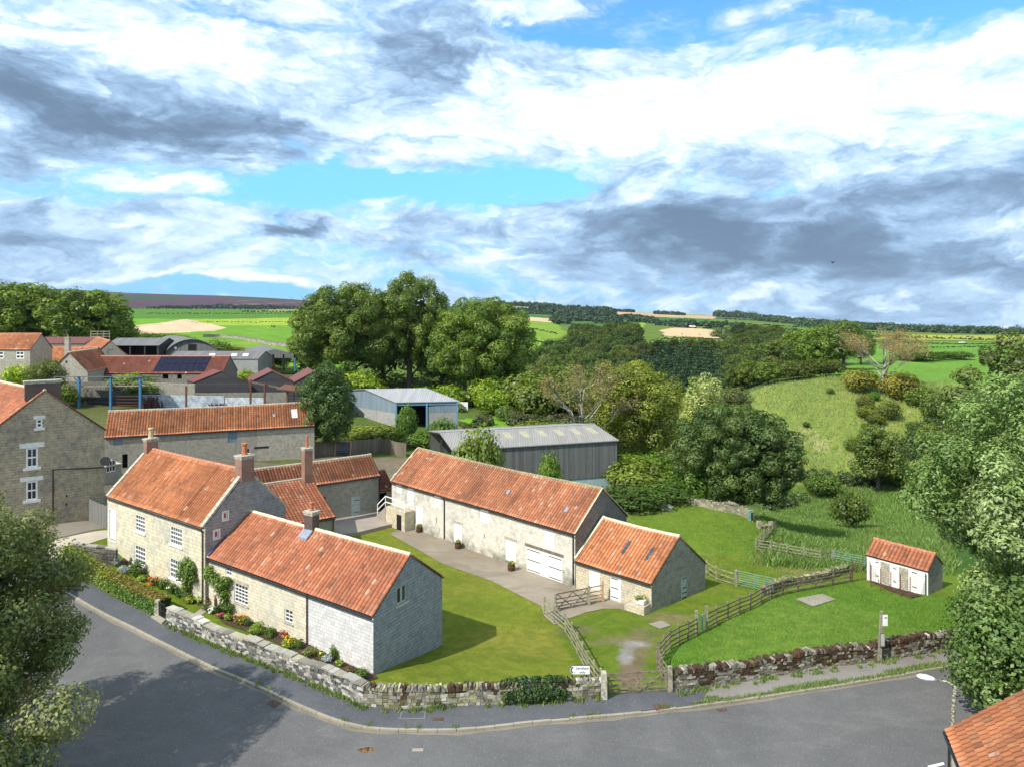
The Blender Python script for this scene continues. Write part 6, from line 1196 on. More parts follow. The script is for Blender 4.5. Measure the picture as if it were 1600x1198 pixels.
def rocks():
    for i, (u, v, s, lb) in enumerate(((1018, 787, .55, 'rounded grey boulder nearest the scrub at the top of the meadow'), (1027, 789, .35, 'smallest pale stone between the two meadow boulders'), (1042, 795, .7, 'largest pale boulder in the meadow near the tumbled wall'))):
        p = at(u, v); bm = bmesh.new(); bmesh.ops.create_icosphere(bm, subdivisions=3, radius=1)
        for vv in bm.verts: n_ = mnoise.noise(vv.co * 1.3 + Vector((i * 5, 0, 0))); vv.co *= (1 + .35 * n_); vv.co.x *= s; vv.co.y *= s * .8; vv.co.z *= s * .6
        me = bpy.data.meshes.new('boulder'); bm.to_mesh(me); bm.free(); me.materials.append(M['coping']); o = link('boulder', me); o.location = (p.x, p.y, p.z + s * .2); tag(o, lb, 'boulder')
rocks()
def swing():
    a = at(523, 712); b = at(547, 713); e = empty('garden_swing', a, 'timber framed garden swing seat in front of the board fence', 'garden swing'); m = MB(); h = 2.0; n_ = Vector((0, 1.3, 0))
    for q in (a, b): m.beam(q, q + n_ * .5 + Vector((0, 0, h)), .1, .1, up=(1, 0, 0)); m.beam(q + n_, q + n_ * .5 + Vector((0, 0, h)), .1, .1, up=(1, 0, 0))
    m.beam(a + n_ * .5 + Vector((-.2, 0, h)), b + n_ * .5 + Vector((.2, 0, h)), .1, .1); m.build('frame', M['railnew'], e)
    m = MB(); c0 = a + (b - a) * .12 + n_ * .5; c1 = a + (b - a) * .88 + n_ * .5; d = (c1 - c0).normalized(); m.beam(c0 + Vector((0, -.1, .5)), c1 + Vector((0, -.1, .5)), .55, .08); m.beam(c0 + Vector((0, .2, .9)), c1 + Vector((0, .2, .9)), .08, .7); m.build('seat', M['bluelead'], e)
    m = MB(); m.beam(c0 + Vector((-.1, 0, h + .02)), c1 + Vector((.1, 0, h + .02)), 1.2, .06); m.build('canopy', M['palewood'], e)
swing()
def car(label, c, ang, paint, L_=4.2, W_=1.75):
    e = empty('parked_car', c, label, 'car', None, ang); prof = [(-2.05, .35), (-2.1, .75), (-1.95, .95), (-1.35, 1.0), (-.75, 1.42), (.75, 1.46), (1.55, 1.02), (2.0, .92), (2.1, .6), (2.05, .35)]; lay = [(-1, .0), (-.93, .0), (.93, 0), (1, 0)]
    m = MB(); n = len(prof); ws = [.80, .86, .86, .80]; ys = [-W_ / 2, -W_ / 2 + .08, W_ / 2 - .08, W_ / 2]
    def ring(y, k): return [(x * (1 if k else .985), y, .35 + (z - .35) * (1 if k else .93)) for x, z in prof]
    def taper(pt): x, y, z = pt; f = 1 - .16 * max(0, (z - .95)) / .5; return (x, y * f, z)
    rs = [[taper(q) for q in ring(y, k)] for y, k in zip(ys, (0, 1, 1, 0))]
    for j in range(3):
        for i in range(n): m.face([rs[j][i], rs[j][(i + 1) % n], rs[j + 1][(i + 1) % n], rs[j + 1][i]])
    m.face(rs[0]); m.face(rs[3][::-1]); b = m.build('body', M[paint]); b.parent = e
    g = MB()
    for s_ in (-1, 1): g.face([(x, s_ * (W_ / 2 + .004) * (1 - .16 * max(0, z - .95) / .5), z) for x, z in ((-1.2, 1.02), (-.72, 1.33), (.68, 1.36), (1.3, 1.03))][::s_])
    for (x0, z0_), (x1, z1_) in (((-1.34, 1.03), (-.80, 1.40)), ((1.52, 1.06), (.82, 1.44))): dx = -.02 if x0 < 0 else .02; g.face([(x0 + dx, -.7, z0_), (x0 + dx, .7, z0_), (x1 + dx, .6, z1_ + .01), (x1 + dx, -.6, z1_ + .01)])
    q = g.build('window', M['glass']); q.parent = b
    for x in (-1.3, 1.3):
        for s_ in (-1, 1): w_ = MB(); w_.tube([(x, s_ * (W_ / 2 - .2), .31), (x, s_ * (W_ / 2 + .01), .31)], .31, 16); o = w_.build('wheel', M['black']); o.parent = e; w_ = MB(); w_.tube([(x, s_ * (W_ / 2 + .01), .31), (x, s_ * (W_ / 2 + .02), .31)], .19, 12); r_ = w_.build('rim', M['lead']); r_.parent = o
    for s_ in (-1, 1): w_ = MB(); w_.box(2.0, 2.11, s_ * .7 - .15, s_ * .7 + .15, .62, .76); o = w_.build('headlight', M['white']); o.parent = e; w_ = MB(); w_.box(-2.12, -2.03, s_ * .7 - .12, s_ * .7 + .12, .68, .9); o = w_.build('tail_light', M['redpaint']); o.parent = e
M['redpaint'] = plain('red_lens', (.5, .02, .02), .3, .05, 3); M['carblue'] = plain('dark_blue_paint', (.012, .02, .045), .2, .1, 3, .6)
p = at(80, 925); car('dark blue car parked under the left tree by the drive entrance', (p.x - .4, p.y, p.z + .02), R(125), 'carblue')
def bird():
    c = P(1301, 411, 24.5); Y = 62.0; c = Vector(((1301 - 800) / F * Y, Y, zat(411, Y))); m = MB(); m.tube([(-.16, 0, 0), (-.1, 0, .02), (.02, 0, .03), (.12, 0, .02), (.2, 0, .0)], [.012, .05, .055, .035, .012], 8)
    for s_ in (-1, 1): m.face([(-.02, 0, .03), (.08, 0, .03), (.04, s_ * .16, .13), (-.06, s_ * .3, .17), (-.06, s_ * .14, .10)])
    m.face([(-.16, -.02, 0), (-.28, -.05, 0), (-.28, .05, 0), (-.16, .02, 0)]); o = m.build('bird', M['black']); o.location = c; o.rotation_euler = (0, .1, .5); tag(o, 'small dark bird flying above the valley', 'bird')
bird()
# ------------------------------------------------------------------ farm buildings behind the byre
def uy(u, Y): return Vector(((u - 800) / F * Y, Y))
def gable_end(name, label, u0, u1, Y, apexv, eavev, zb, shift, wm, rm, pal=None, kind='tile', ops=None, Y1=None, cat='barn', **k):
    B = uy(u0, Y); C = uy(u1, Y1 or Y); s = Vector(shift); ym = (Y + (Y1 or Y)) / 2; ze = zat(eavev, ym); zr = zat(apexv, ym)
    return gable(name, label, cat, B + s, B, C, C + s, zb, ze, zr, wm, rm, pal or 'orange', {1: ops(B, C)} if ops else None, k.pop('over', .15), k.pop('verge', .15), k.pop('ridge', None if kind != 'tile' else 'ridge'), k.pop('K', 2), k.pop('gauge', .4), k.pop('wid', .36), k.pop('amp', .05), 0, kind=kind, parts=(), seed=int(u0), **k)
def side(name, label, u0, u1, Y, w, ridgev, eavev, zb, wm, rm, pal=None, kind='tile', ops=None, Y1=None, cat='barn', **k):
    A = uy(u0, Y); B = uy(u1, Y1 or Y); d = (B - A).normalized(); b = Vector((-d.y, d.x)) * w; ym = (Y + (Y1 or Y)) / 2
    return gable(name, label, cat, A, B, B + b, A + b, zb, zat(eavev, ym), zat(ridgev, ym + w / 2), wm, rm, pal or 'orange', {0: ops(A, B)} if ops else None, k.pop('over', .15), k.pop('verge', .1), k.pop('ridge', None if kind != 'tile' else 'ridge'), k.pop('K', 2), k.pop('gauge', .4), k.pop('wid', .36), k.pop('amp', .05), 0, kind=kind, parts=(), seed=int(u1), **k)
FARM = []
M['bluewash'] = plain('rendered_concrete', (.38, .42, .46), .9, .3, 1.5, .2)
c6 = side('village_cottage', 'stone cottage with white windows at the far left edge behind the big house', -70, 47, 125, 6, 522, 546, 7, ['rubble'], 'tile', 'orange', ops=lambda A, B: [opx(A, B, 24.4, 37.6, 549, 560.5, 'window', grid=(2, 2), fw=.16, g=.12), opx(A, B, -8, 5.6, 549, 560.5, 'window', grid=(2, 2), fw=.16, g=.12)], cat='cottage'); FARM.append(c6)
FARM.append(side('farm_roof', 'orange pantiled farm building linking the cottage to the stone gable', 49, 139, 133, 6, 543, 565, 7, ['rubble'], 'tile', 'bright', cat='building'))
c4 = gable_end('stone_gable_house', 'pale rubble stone gable with small chimney above the blue posted shelter', 79, 137, 120, 551, 580, 6, (-3, 13), ['rubble'], 'tile', 'red', ops=lambda B, C: [opx(B, C, 102, 105.5, 564, 567, 'hole', deep=.3)], cat='house', ridge='palestone'); FARM.append(c4)
ac = uy(106, 126); chimney(c4, ac, zat(556, 126), zat(527, 126), .75, .75, 0, 'rubble', 1, 'terra', .5, lead=False)
c5 = side('solar_barn', 'long red pantile range carrying a black solar array', 138, 347, 128, 7, 557, 583, 5.5, ['greyrub'], 'tile', 'dark', cat='barn', ops=lambda A, B: [opx(A, B, 254, 263, 585, 592, 'hole'), opx(A, B, 277, 284, 585, 592, 'hole')]); FARM.append(c5)
A_ = uy(138, 128); ez5 = zat(583, 128); rz5 = zat(557, 131.5)
q_ = MB(); az_ = zat(527, 126); q_.tube([v3(ac, az_), v3(ac + Vector((-.4, 0)), az_ + 1.3)], .03, 4); q_.beam(v3(ac + Vector((-.9, 0)), az_ + 1.2), v3(ac + Vector((.3, 0)), az_ + 1.3), .03, .03)
for k_ in range(5): q_.beam(v3(ac + Vector((-.8 + k_ * .25, -.3)), az_ + 1.23), v3(ac + Vector((-.8 + k_ * .25, .3)), az_ + 1.23), .02, .02)
q_.build('aerial', M['lead'], c4)
def panel(u0, u1, t0, t1, nm='solar_panel'):
    m = MB(); s0, s1 = (u0 - 138) / F * 128, (u1 - 138) / F * 128; P_ = lambda s, t: Vector((A_.x + s, 128 + 3.5 * t, ez5 + (rz5 - ez5) * t + .22)); q = [P_(s0, t0), P_(s1, t0), P_(s1, t1), P_(s0, t1)]; m.hexa([p - Vector((0, 0, .08)) for p in q], q); m.build(nm, M['solar'], c5)
for i in range(8):
    for t0, t1 in ((.06, .47), (.5, .91)): panel(238 + i * 10.1, 238 + (i + 1) * 10.1 - .4, t0, t1)
c3 = gable_end('stone_barn', 'stone gabled barn with orange roof and wooden scaffold rail behind the solar roof', 144, 200, 140, 533, 556, 7, (-17, 24), ['greyrub'], 'tile', 'orange', ops=lambda B, C: [opx(B, C, 168, 178, 546, 558, 'door', mat='palewood')]); FARM.append(c3)
sc = empty('scaffold', (uy(157, 162).x, 162, 14), 'pale timber scaffold guard rail on the far end of the stone barn roof', 'scaffold')
for u_ in (142, 152, 162, 171): m = MB(); p = uy(u_, 160); m.beam(v3(p, 12), v3(p, zat(517, 160)), .12, .12, up=(1, 0, 0)); m.build('upright', M['gatepost'], sc)
for v_ in (518, 522, 526): m = MB(); m.beam(v3(uy(141, 160), zat(v_, 160)), v3(uy(172, 160), zat(v_, 160)), .1, .16); m.build('rail', M['gatepost'], sc)
FARM.append(side('long_shed', 'low brown roofed shed running behind the orange farm roofs', 49, 132, 172, 9, 527, 537, 8, ['greyrub'], 'redsheet', kind='flat', cat='shed')); FARM.append(side('long_shed', 'open fronted grey roofed cattle shed left of the arched barn', 165, 248, 168, 10, 528.5, 540, 7, ['darkboard'], 'fibred', kind='flat', cat='shed', ops=lambda A, B: [opx(A, B, 184, 202, 541, 560, 'hole', deep=2), opx(A, B, 204, 225, 541, 560, 'hole', deep=2), opx(A, B, 227, 245, 541, 560, 'hole', deep=2)]))
def arch_barn():
    a = uy(260, 170); b = uy(339, 170); zs = zat(548, 170); zr = zat(530.5, 170); sh = Vector((-18, 28)); e = empty('arched_barn', (*a, 7), 'grey arched roof barn with dark doorway and round vent beyond the solar roof', 'barn'); W = (b - a).length; h = zr - zs; rr = (W * W / 4 + h * h) / (2 * h); th = math.asin(W / 2 / rr); N = 20
    arc = [(W / 2 + rr * math.sin(t), zs + rr * math.cos(t) - (rr - h)) for t in np.linspace(-th, th, N)]; d = (b - a).normalized(); W3 = lambda s, z, k=0: (a.x + d.x * s + sh.x * k, a.y + d.y * s + sh.y * k, z); m = MB()
    m.face([W3(0, 6.5), W3(W, 6.5)] + [W3(s, z) for s, z in reversed(arc)]); m.face([W3(0, 6.5, 1), W3(0, 6.5), W3(0, zs), W3(0, zs, 1)]); m.face([W3(W, 6.5), W3(W, 6.5, 1), W3(W, zs, 1), W3(W, zs)]); m.build('wall', M['greyboard'], e); m = MB()
    for i in range(N - 1):
        (s0, z0_), (s1, z1_) = arc[i], arc[i + 1]; m.hexa([W3(s0, z0_ - .02, -.02), W3(s1, z1_ - .02, -.02), W3(s1, z1_ - .02, 1), W3(s0, z0_ - .02, 1)], [W3(s0, z0_ + .12, -.02), W3(s1, z1_ + .12, -.02), W3(s1, z1_ + .12, 1), W3(s0, z0_ + .12, 1)])
    m.build('roof', M['fibred'], e); s0, s1 = (294 - 260) / 79 * W, (306.5 - 260) / 79 * W; m = MB(); m.hexa([W3(s0, zat(549, 170), -.003), W3(s1, zat(549, 170), -.003), W3(s1, zat(549, 170), .01), W3(s0, zat(549, 170), .01)], [W3(s0, zat(538, 170), -.003), W3(s1, zat(538, 170), -.003), W3(s1, zat(538, 170), .01), W3(s0, zat(538, 170), .01)]); m.build('doorway', M['dark'], e)
    p = Vector(W3((274 - 260) / 79 * W, zat(543.5, 170), -.004)); m = MB(); m.tube([p, p + Vector((0, .06, 0))], .32, 12); m.build('vent', M['white'], e)
arch_barn()
ls = side('grey_shed', 'low grey roofed shed with pale rooflights behind the solar roof', 262, 403, 150, 9, 549, 561, 6.5, ['block'], 'fibred', kind='flat', cat='shed'); FARM.append(ls)
for i, u_ in enumerate((322, 357, 375)):
    m = MB(); z0_, z1_ = zat(561, 150), zat(549, 154.5); P_ = lambda u, t: Vector((uy(u, 150).x, 150 + 4.5 * t, z0_ + (z1_ - z0_) * t + .10)); m.hexa([P_(u_, .3), P_(u_ + 9, .3), P_(u_ + 6, .62), P_(u_ - 3, .62)], [p + Vector((0, 0, .05)) for p in (P_(u_, .3), P_(u_ + 9, .3), P_(u_ + 6, .62), P_(u_ - 3, .62))]); m.build('rooflight', M['skylight'], ls)
def open_barn():
    B = uy(395, 165); C = uy(462.5, 165); sh = Vector((-11, 22)); ze, zr, zb = zat(554, 165), zat(545.7, 165), 6.8; e = empty('open_barn', (*B, zb), 'open sided barn with shallow grey roof on dark posts in front of the bright field', 'barn'); m = MB(); R_ = (B + C) / 2
    for p, q in ((B, R_), (R_, C)):
        zp, zq = (ze, zr) if p is B else (zr, ze); m.hexa([v3(p, zp - .1), v3(q, zq - .1), v3(q + sh, zq - .1), v3(p + sh, zp - .1)], [v3(p, zp), v3(q, zq), v3(q + sh, zq), v3(p + sh, zp)])
    m.build('roof', M['fibred'], e); m = MB(); t = Vector((0, .1)); m.hexa([v3(B, zat(559.5, 165)), v3(C, zat(559.5, 165)), v3(C + t, zat(559.5, 165)), v3(B + t, zat(559.5, 165))], [v3(B, ze - .12), v3(C, ze - .12), v3(C + t, ze - .12), v3(B + t, ze - .12)]); m.face([v3(B, ze - .12), v3(C, ze - .12), v3(R_, zr - .12)]); m.build('cladding', M['greyboard'], e)
    for k in (0, 1):
        for u_ in (397, 412, 427, 443, 460.5): m = MB(); p = uy(u_, 165) + sh * k * .97 + Vector((0, .2)); m.beam(v3(p, zb - .3), v3(p, ze), .4, .4, up=(1, 0, 0)); m.build('post', M['bluesteel' if u_ > 459 else 'black'], e)
open_barn()
FARM.append(gable_end('timber_shed', 'first dark boarded shed with red sheet roof right of the solar roof', 303.5, 388, 123.5, 580, 597, 4.2, (-3, 3.8), ['darkboard'], 'redsheet', kind='flat', cat='shed')); FARM.append(gable_end('timber_shed', 'middle dark boarded shed with red sheet roof behind the rusty frame', 391, 459, 124.5, 580, 596.5, 4.0, (-3.5, 8), ['darkboard'], 'redsheet', kind='flat', cat='shed')); FARM.append(gable_end('timber_shed', 'right hand boarded shed with red sheet roof beside the dark round tree', 460, 522, 124.5, 580, 597, 3.6, (-3.5, 8), ['darkboard'], 'redsheet', kind='flat', cat='shed'))
def plain_wall(name, label, u0, u1, Y0, Y1, v0, v1, zb, mat, th=.35):
    a = uy(u0, Y0); b = uy(u1, Y1); n = max(2, int((b - a).length / 2)); m = MB(); d = (b - a).normalized(); w = Vector((-d.y, d.x)) * th
    for i in range(n):
        p, q = a.lerp(b, i / n), a.lerp(b, (i + 1) / n); z0_ = zat(v0 + (v1 - v0) * i / n, p.y) + rnd.uniform(-.04, .04); z1_ = zat(v0 + (v1 - v0) * (i + 1) / n, q.y); m.hexa([v3(p, zb), v3(q, zb), v3(q + w, zb), v3(p + w, zb)], [v3(p, z0_), v3(q, z1_), v3(q + w, z1_), v3(p + w, z0_)])
    return tag(m.build(name, M[mat]), label, 'wall')
plain_wall('rubble_wall', 'tall rubble yard wall between the shelter and the timber sheds', 222, 304, 118, 119, 597, 600, 3, 'rubble'); plain_wall('concrete_wall', 'whitish rendered concrete wall in front of the rubble wall', 222, 350, 113.5, 114.5, 617, 619, 3, 'bluewash'); plain_wall('concrete_wall', 'shorter rendered wall right of the clump of purple flax', 352, 412, 113.6, 112, 621, 622, 3, 'bluewash'); plain_wall('rubble_wall', 'dark lower yard wall below the timber sheds', 304, 450, 121, 120, 614, 613, 3, 'greyrub'); plain_wall('rubble_wall', 'shaded wall behind the blue posted shelter', 80, 222, 117.5, 118, 596, 597, 3, 'greyrub')

def shelter():
    Y = 110; e = empty('shelter', (*uy(123, Y), 5), 'open cattle shelter on bright blue steel posts above the byre roof', 'shelter'); zr = zat(589, Y); zb = 4.6
    for i, u_ in enumerate((123.5, 173, 219)):
        p = uy(u_, Y); m = MB(); m.beam(v3(p, zb), v3(p, zr), .3, .3, up=(1, 0, 0)); q = m.build('post', M['bluesteel'], e)
        for s_ in (-1, 1): m = MB(); m.beam(v3(p, zr - .9), v3(p + Vector((s_ * .8, 0)), zr - .15), .1, .12); m.build('brace', M['bluesteel'], q)
    a, b = uy(84, Y - .3), uy(222, Y - .3); t = Vector((0, 6.6)); m = MB(); m.hexa([v3(p, z) for p, z in ((a, zr), (b, zr), (b + t, zr - .58), (a + t, zr - .58))], [v3(p, z + .12) for p, z in ((a, zr), (b, zr), (b + t, zr - .58), (a + t, zr - .58))]); m.build('roof', M['fibred'], e)
    m = MB(); m.beam(v3(uy(125, Y + .3), zat(604, Y)), v3(uy(218, Y + .3), zat(603, Y)), .1, .16); m.build('feed_rail', M['gatepost'], e)
    for v_ in (619, 624, 629, 633): m = MB(); m.beam(v3(uy(175, Y + .3), zat(v_, Y)), v3(uy(217, Y + .3), zat(v_, Y)), .05, .08); m.build('rail', M['rust'], e)
    m = MB(); m.hexa([v3(p, zb) for p in (uy(84, Y + 3), uy(221, Y + 3), uy(221, Y + 3.2), uy(84, Y + 3.2))], [v3(p, zb + 2.0) for p in (uy(84, Y + 3), uy(221, Y + 3), uy(221, Y + 3.2), uy(84, Y + 3.2))]); m.build('board_partition', M['darkboard'], e)
shelter()
def rusty():
    Y = 107; e = empty('steel_frame', (*uy(391, Y), 3.5), 'derelict rusty steel frame with sloping timber above the byre roof', 'frame')
    for u_, v_ in ((291, 603), (391.5, 593), (413.5, 598), (449, 611)): m = MB(); p = uy(u_, Y); m.beam(v3(p, 3.0), v3(p, zat(v_, Y)), .24, .24, up=(1, 0, 0)); m.build('post', M['rust'], e)
    m = MB(); m.beam(v3(uy(393, Y), zat(597, Y)), v3(uy(458, Y + 1), zat(611, Y)), .18, .25); m.build('rafter', M['timber'], e)
    a, b = uy(432, Y - .5), uy(470, Y - .5); t = Vector((0, 4)); m = MB(); m.hexa([v3(a, zat(608, Y)), v3(b, zat(612, Y)), v3(b + t, zat(609, Y)), v3(a + t, zat(605, Y))], [v3(p, z + .12) for p, z in ((a, zat(608, Y)), (b, zat(612, Y)), (b + t, zat(609, Y)), (a + t, zat(605, Y)))]); m.build('roof', M['rust'], e)
rusty()
# blue grey shed in the middle distance
def blue_shed():
    B = uy(619, 121.5); C = uy(714.4, 123); zb = -.2; ze = zat(629, 121.5); lw = (B - uy(500, 139)); A = uy(500, 139); R1 = B.lerp(A, .36); zr = zat(608.5, R1.y); bk = (C - B); e = empty('machinery_shed', (*B, zb), 'blue grey clad farm shed with pale roof and blockwork base behind the dark round tree', 'shed')
    zm = zat(646, 121.5)
    m = MB(); P_ = lambda t, z: v3(A.lerp(B, t), z); m.face([P_(0, zb), P_(1, zb), P_(1, zm), P_(0, zm)]); m.build('block_wall', M['block'], e)
    m = MB(); m.face([P_(0, zm), P_(1, zm), P_(1, ze), v3(R1, zr - .1), P_(0, ze)]); m.face([v3(B.lerp(C, .5), zm), v3(C, zm), v3(C, ze - .5), v3(B.lerp(C, .5), ze - .75)]); m.build('cladding', M['bluesheet'], e)
    m = MB(); m.face([v3(B.lerp(C, .5), zb), v3(C, zb), v3(C, zm), v3(B.lerp(C, .5), zm)]); m.face([v3(C, zb), v3(C + (A - B), zb), v3(C + (A - B), ze), v3(C, ze)]); m.face([v3(A, zb), v3(A, ze), v3(C + (A - B), ze), v3(C + (A - B), zb)]); m.build('rear_wall', M['block'], e)
    m = MB(); i0 = B.lerp(C, .02) + (A - B) * .3; i1 = C + (A - B) * .3; m.face([v3(i0, zb), v3(i1, zb), v3(i1, ze), v3(i0, ze)]); m.build('dark_interior', M['dark'], e)
    m = MB(); dB = (B - A).normalized() * .3; bb = bk.normalized() * .3
    for q in ((B + dB - bb, C + dB + bb, R1 + bk + bb, R1 - bb), (R1 - bb, R1 + bk + bb, A - dB + bk + bb, A - dB - bb)):
        zz = (ze, ze, zr, zr) if q[0] == B + dB - bb else (zr, zr, ze, ze); m.hexa([v3(p, z) for p, z in zip(q, zz)], [v3(p, z + .12) for p, z in zip(q, zz)])
    m.build('roof', M['fibrel'], e)
    for p in (B, B.lerp(C, .5), C): m = MB(); m.beam(v3(p, zb), v3(p, ze), .3, .3, up=(1, 0, 0)); m.build('post', M['bluesteel2'], e)
    m = MB(); m.beam(v3(B, ze - .3), v3(C, ze - .3), .15, .4); m.build('beam', M['bluesteel2'], e)
M['bluesteel2'] = plain('pale_blue_steel', (.12, .26, .36), .5, .15, 3); blue_shed()
# big grey shed behind the barn
def grey_shed():
    gC_ = Vector((13.4, 89.8)); gB_ = Vector((-6.8, 83.3)); d = (gC_ - gB_).normalized(); b = Vector((-d.y, d.x)); A0 = gB_; B0 = gC_; w = 14.5; ze = 3.8; zr = 4.75; e = empty('grey_shed', (*A0, -1.5), 'large grey boarded shed with weathered sheet roof behind the long barn', 'shed'); C0 = B0 + b * w; D0 = A0 + b * w; zm = zat(743, 89.8)
    m = MB(); R0_ = A0 + b * w / 2; R1_ = B0 + b * w / 2
    m.face([v3(A0, zm), v3(B0, zm), v3(B0, ze), v3(A0, ze)]); m.face([v3(B0, zm), v3(C0, zm), v3(C0, ze), v3(R1_, zr), v3(B0, ze)]); m.face([v3(C0, -2), v3(D0, -2), v3(D0, ze), v3(C0, ze)]); m.build('boarding', M['greyboard'], e)
    m = MB(); f_ = b * .08; m.face([v3(A0 + f_, -3), v3(B0 + f_ - d * .05, -3), v3(B0 + f_ - d * .05, zm + .1), v3(A0 + f_, zm + .1)]); m.face([v3(B0 - d * .05, -3), v3(C0, -3), v3(C0, zm), v3(B0 - d * .05, zm)]); m.build('base_panel', M['paleblue'], e)
    m = MB(); 
    for q, zz in (((A0 - b * .2 - d * .3, B0 - b * .2 + d * .2, R1_ + d * .2, R0_ - d * .3), (ze, ze, zr, zr)), ((R0_ - d * .3, R1_ + d * .2, C0 + d * .2, D0 - d * .3), (zr, zr, ze, ze))): m.hexa([v3(p, z) for p, z in zip(q, zz)], [v3(p, z + .12) for p, z in zip(q, zz)])
    m.build('roof', M['fibre'], e); m = MB(); m.beam(v3(R0_ - d * .3, zr + .14), v3(R1_ + d * .2, zr + .14), .5, .08); m.build('ridge', M['fibrel'], e)
    for k in range(6):
        s = 7.5 + k * 2.35; P_ = lambda a, t: v3(A0 + d * a + b * (w / 2 * t), ze + (zr - ze) * t + .125); q = [P_(s, .42), P_(s + .9, .42), P_(s + .9, .78), P_(s, .78)]; m = MB(); m.hexa(q, [p + Vector((0, 0, .03)) for p in q]); m.build('rooflight', M['moldlight'], e)
    for p in (A0, A0.lerp(B0, .35), A0.lerp(B0, .7), B0, R0_, D0): m = MB(); m.beam(v3(p + b * .2, -2.5), v3(p + b * .2, ze), .25, .25, up=(1, 0, 0)); m.build('post', M['darkboard'], e)
    for k in (0, .5): m = MB(); m.beam(v3(A0 + d * k, ze - .1), v3(R0_ + d * k, zr - .1), .12, .3); m.beam(v3(R0_ + d * k, zr - .1), v3(D0 + d * k, ze - .1), .12, .3); m.build('truss', M['timber'], e)
M['paleblue'] = plain('pale_blue_panel', (.34, .44, .47), .7, .15, 2); grey_shed()
def summerhouse():
    e0 = at(725, 634); Y = e0.y; FARM.append(gable_end('summerhouse', 'little white summerhouse by the hedge beyond the blue shed', 716, 734, Y, 610, 618, e0.z - .3, (0, 3), ['lintel'], 'fibre', kind='flat', ops=lambda B, C: [opx(B, C, 722, 728, 620, 630, 'window', grid=(2, 2), fw=.12, g=.1)], cat='summerhouse'))
    a = at(708, 640); plain_wall('concrete_wall', 'short white wall with grey coping beside the summerhouse', 700, 731, a.y, a.y, 628, 628.5, a.z - .5, 'white')
summerhouse()
# far farmstead across the valley
for nm, lb, u0, u1, Y, rv, ev, wm, rm, pal, kd in (('far_barn', 'white roofed barn of the far farmstead across the wooded valley', 895, 912, 880, 510, 514, 'rubble', 'fibrel', None, 'flat'), ('far_barn', 'green clad open barn of the far farmstead', 887, 906, 850, 513, 516, 'greengate', 'fibred', None, 'flat'), ('far_farmhouse', 'stone farmhouse with orange roof at the right of the far farmstead', 927, 952, 860, 511.5, 515.5, 'rubble', 'tile', 'bright', 'tile'), ('far_barn', 'low reddish roofed range in the middle of the far farmstead', 908, 930, 850, 514, 517.5, 'rubble', 'tile', 'red', 'tile')):
    if wm == 'greengate': M[wm] = M.get(wm) or plain('green_cladding', (.06, .28, .17), .6, .1, 2)
    zb = zt(uy((u0 + u1) / 2, Y).x, Y) - 2; FARM.append(side(nm, lb, u0, u1, Y, 10, rv, ev, zb, [wm], rm, pal, kd, gauge=2.0, wid=2.0, amp=.1, over=.3, cat='farm building'))
for (u0, u1, Y, v0, v1, lb) in ((1253, 1266, 1500, 504.5, 508, 'white farm shed among trees on the far right ridge'), (1081, 1087, 760, 508.5, 511, 'tiny white shed at the edge of the big stubble field')): zb = zat(v1, Y); FARM.append(side('far_shed', lb, u0, u1, Y, 12, v0, v0 + 1.2, zb, ['white'], 'fibrel', None, 'flat', cat='shed'))
for o in FARM: clean_props(o)
# ------------------------------------------------------------------ trees
def lobes(seed, n, w, h, base, rmin, rmax, zlo=-.35, flat=.0):
    r = random.Random(seed); cs = []; rs = []; cz = (h + base) / 2; a = w / 2; c = (h - base) / 2
    for i in range(n):
        t = (i + .5) / n; z = 1 - t * (1 - zlo) ; ph = i * 2.39996 + r.uniform(-.3, .3); z = max(-1, min(1, z + r.uniform(-.08, .08))); q = math.sqrt(max(0, 1 - z * z)); rr = r.uniform(rmin, rmax) * w; k = r.uniform(.82, 1.06)
        cs.append((math.cos(ph) * q * (a - rr * .7) * k, math.sin(ph) * q * (a - rr * .7) * k, cz + z * (c - rr * .7) * k)); rs.append(rr)
    return cs, rs
def limbs(mb, seed, h, w, base, r0, n=6, lean=0.0, sub=2, crook=.12, top=.85):
    r = random.Random(seed); tp = [(0, 0, -.4), (lean * .1, 0, base * .5), (lean * .3, r.uniform(-.1, .1), base * 1.05), (lean * .8, 0, h * .55), (lean, 0, h * top)]; mb.tube(tp, [r0 * 1.35, r0, r0 * .85, r0 * .45, r0 * .1], 8); tips = []
    for i in range(n):
        a = i * 2.4 + r.uniform(-.4, .4); z0 = base * r.uniform(.8, 1.1) + (h - base) * .35 * i / n; L_ = w * .5 * r.uniform(.7, 1.0); z1 = z0 + (h - base) * r.uniform(.25, .55); s = Vector((lean * .3, 0, z0)); e = Vector((math.cos(a) * L_, math.sin(a) * L_, min(z1, h * .95))); mid = s.lerp(e, .5) + Vector((r.uniform(-1, 1), r.uniform(-1, 1), r.uniform(0, 1))) * w * crook; rr = r0 * r.uniform(.35, .5)
        mb.tube([s, s.lerp(mid, .5) + Vector((0, 0, -.02 * w)), mid, e], [rr, rr * .8, rr * .55, rr * .12], 6); tips.append(e)
        for j in range(sub):
            b = mid.lerp(e, r.uniform(0, .6)); d = (e - s).normalized() * w * .22 + Vector((r.uniform(-1, 1), r.uniform(-1, 1), r.uniform(-.2, 1))) * w * .16; mb.tube([b, b + d * .5 + Vector((0, 0, .02 * w)), b + d], [rr * .4, rr * .25, rr * .06], 4); tips.append(b + d)
            if sub > 2:
                for q in range(3): b2 = b + d * r.uniform(.4, 1); d2 = Vector((r.uniform(-1, 1), r.uniform(-1, 1), r.uniform(-.3, 1))) * w * .09; mb.tube([b2, b2 + d2], [rr * .15, rr * .04], 3); tips.append(b2 + d2)
    return tips
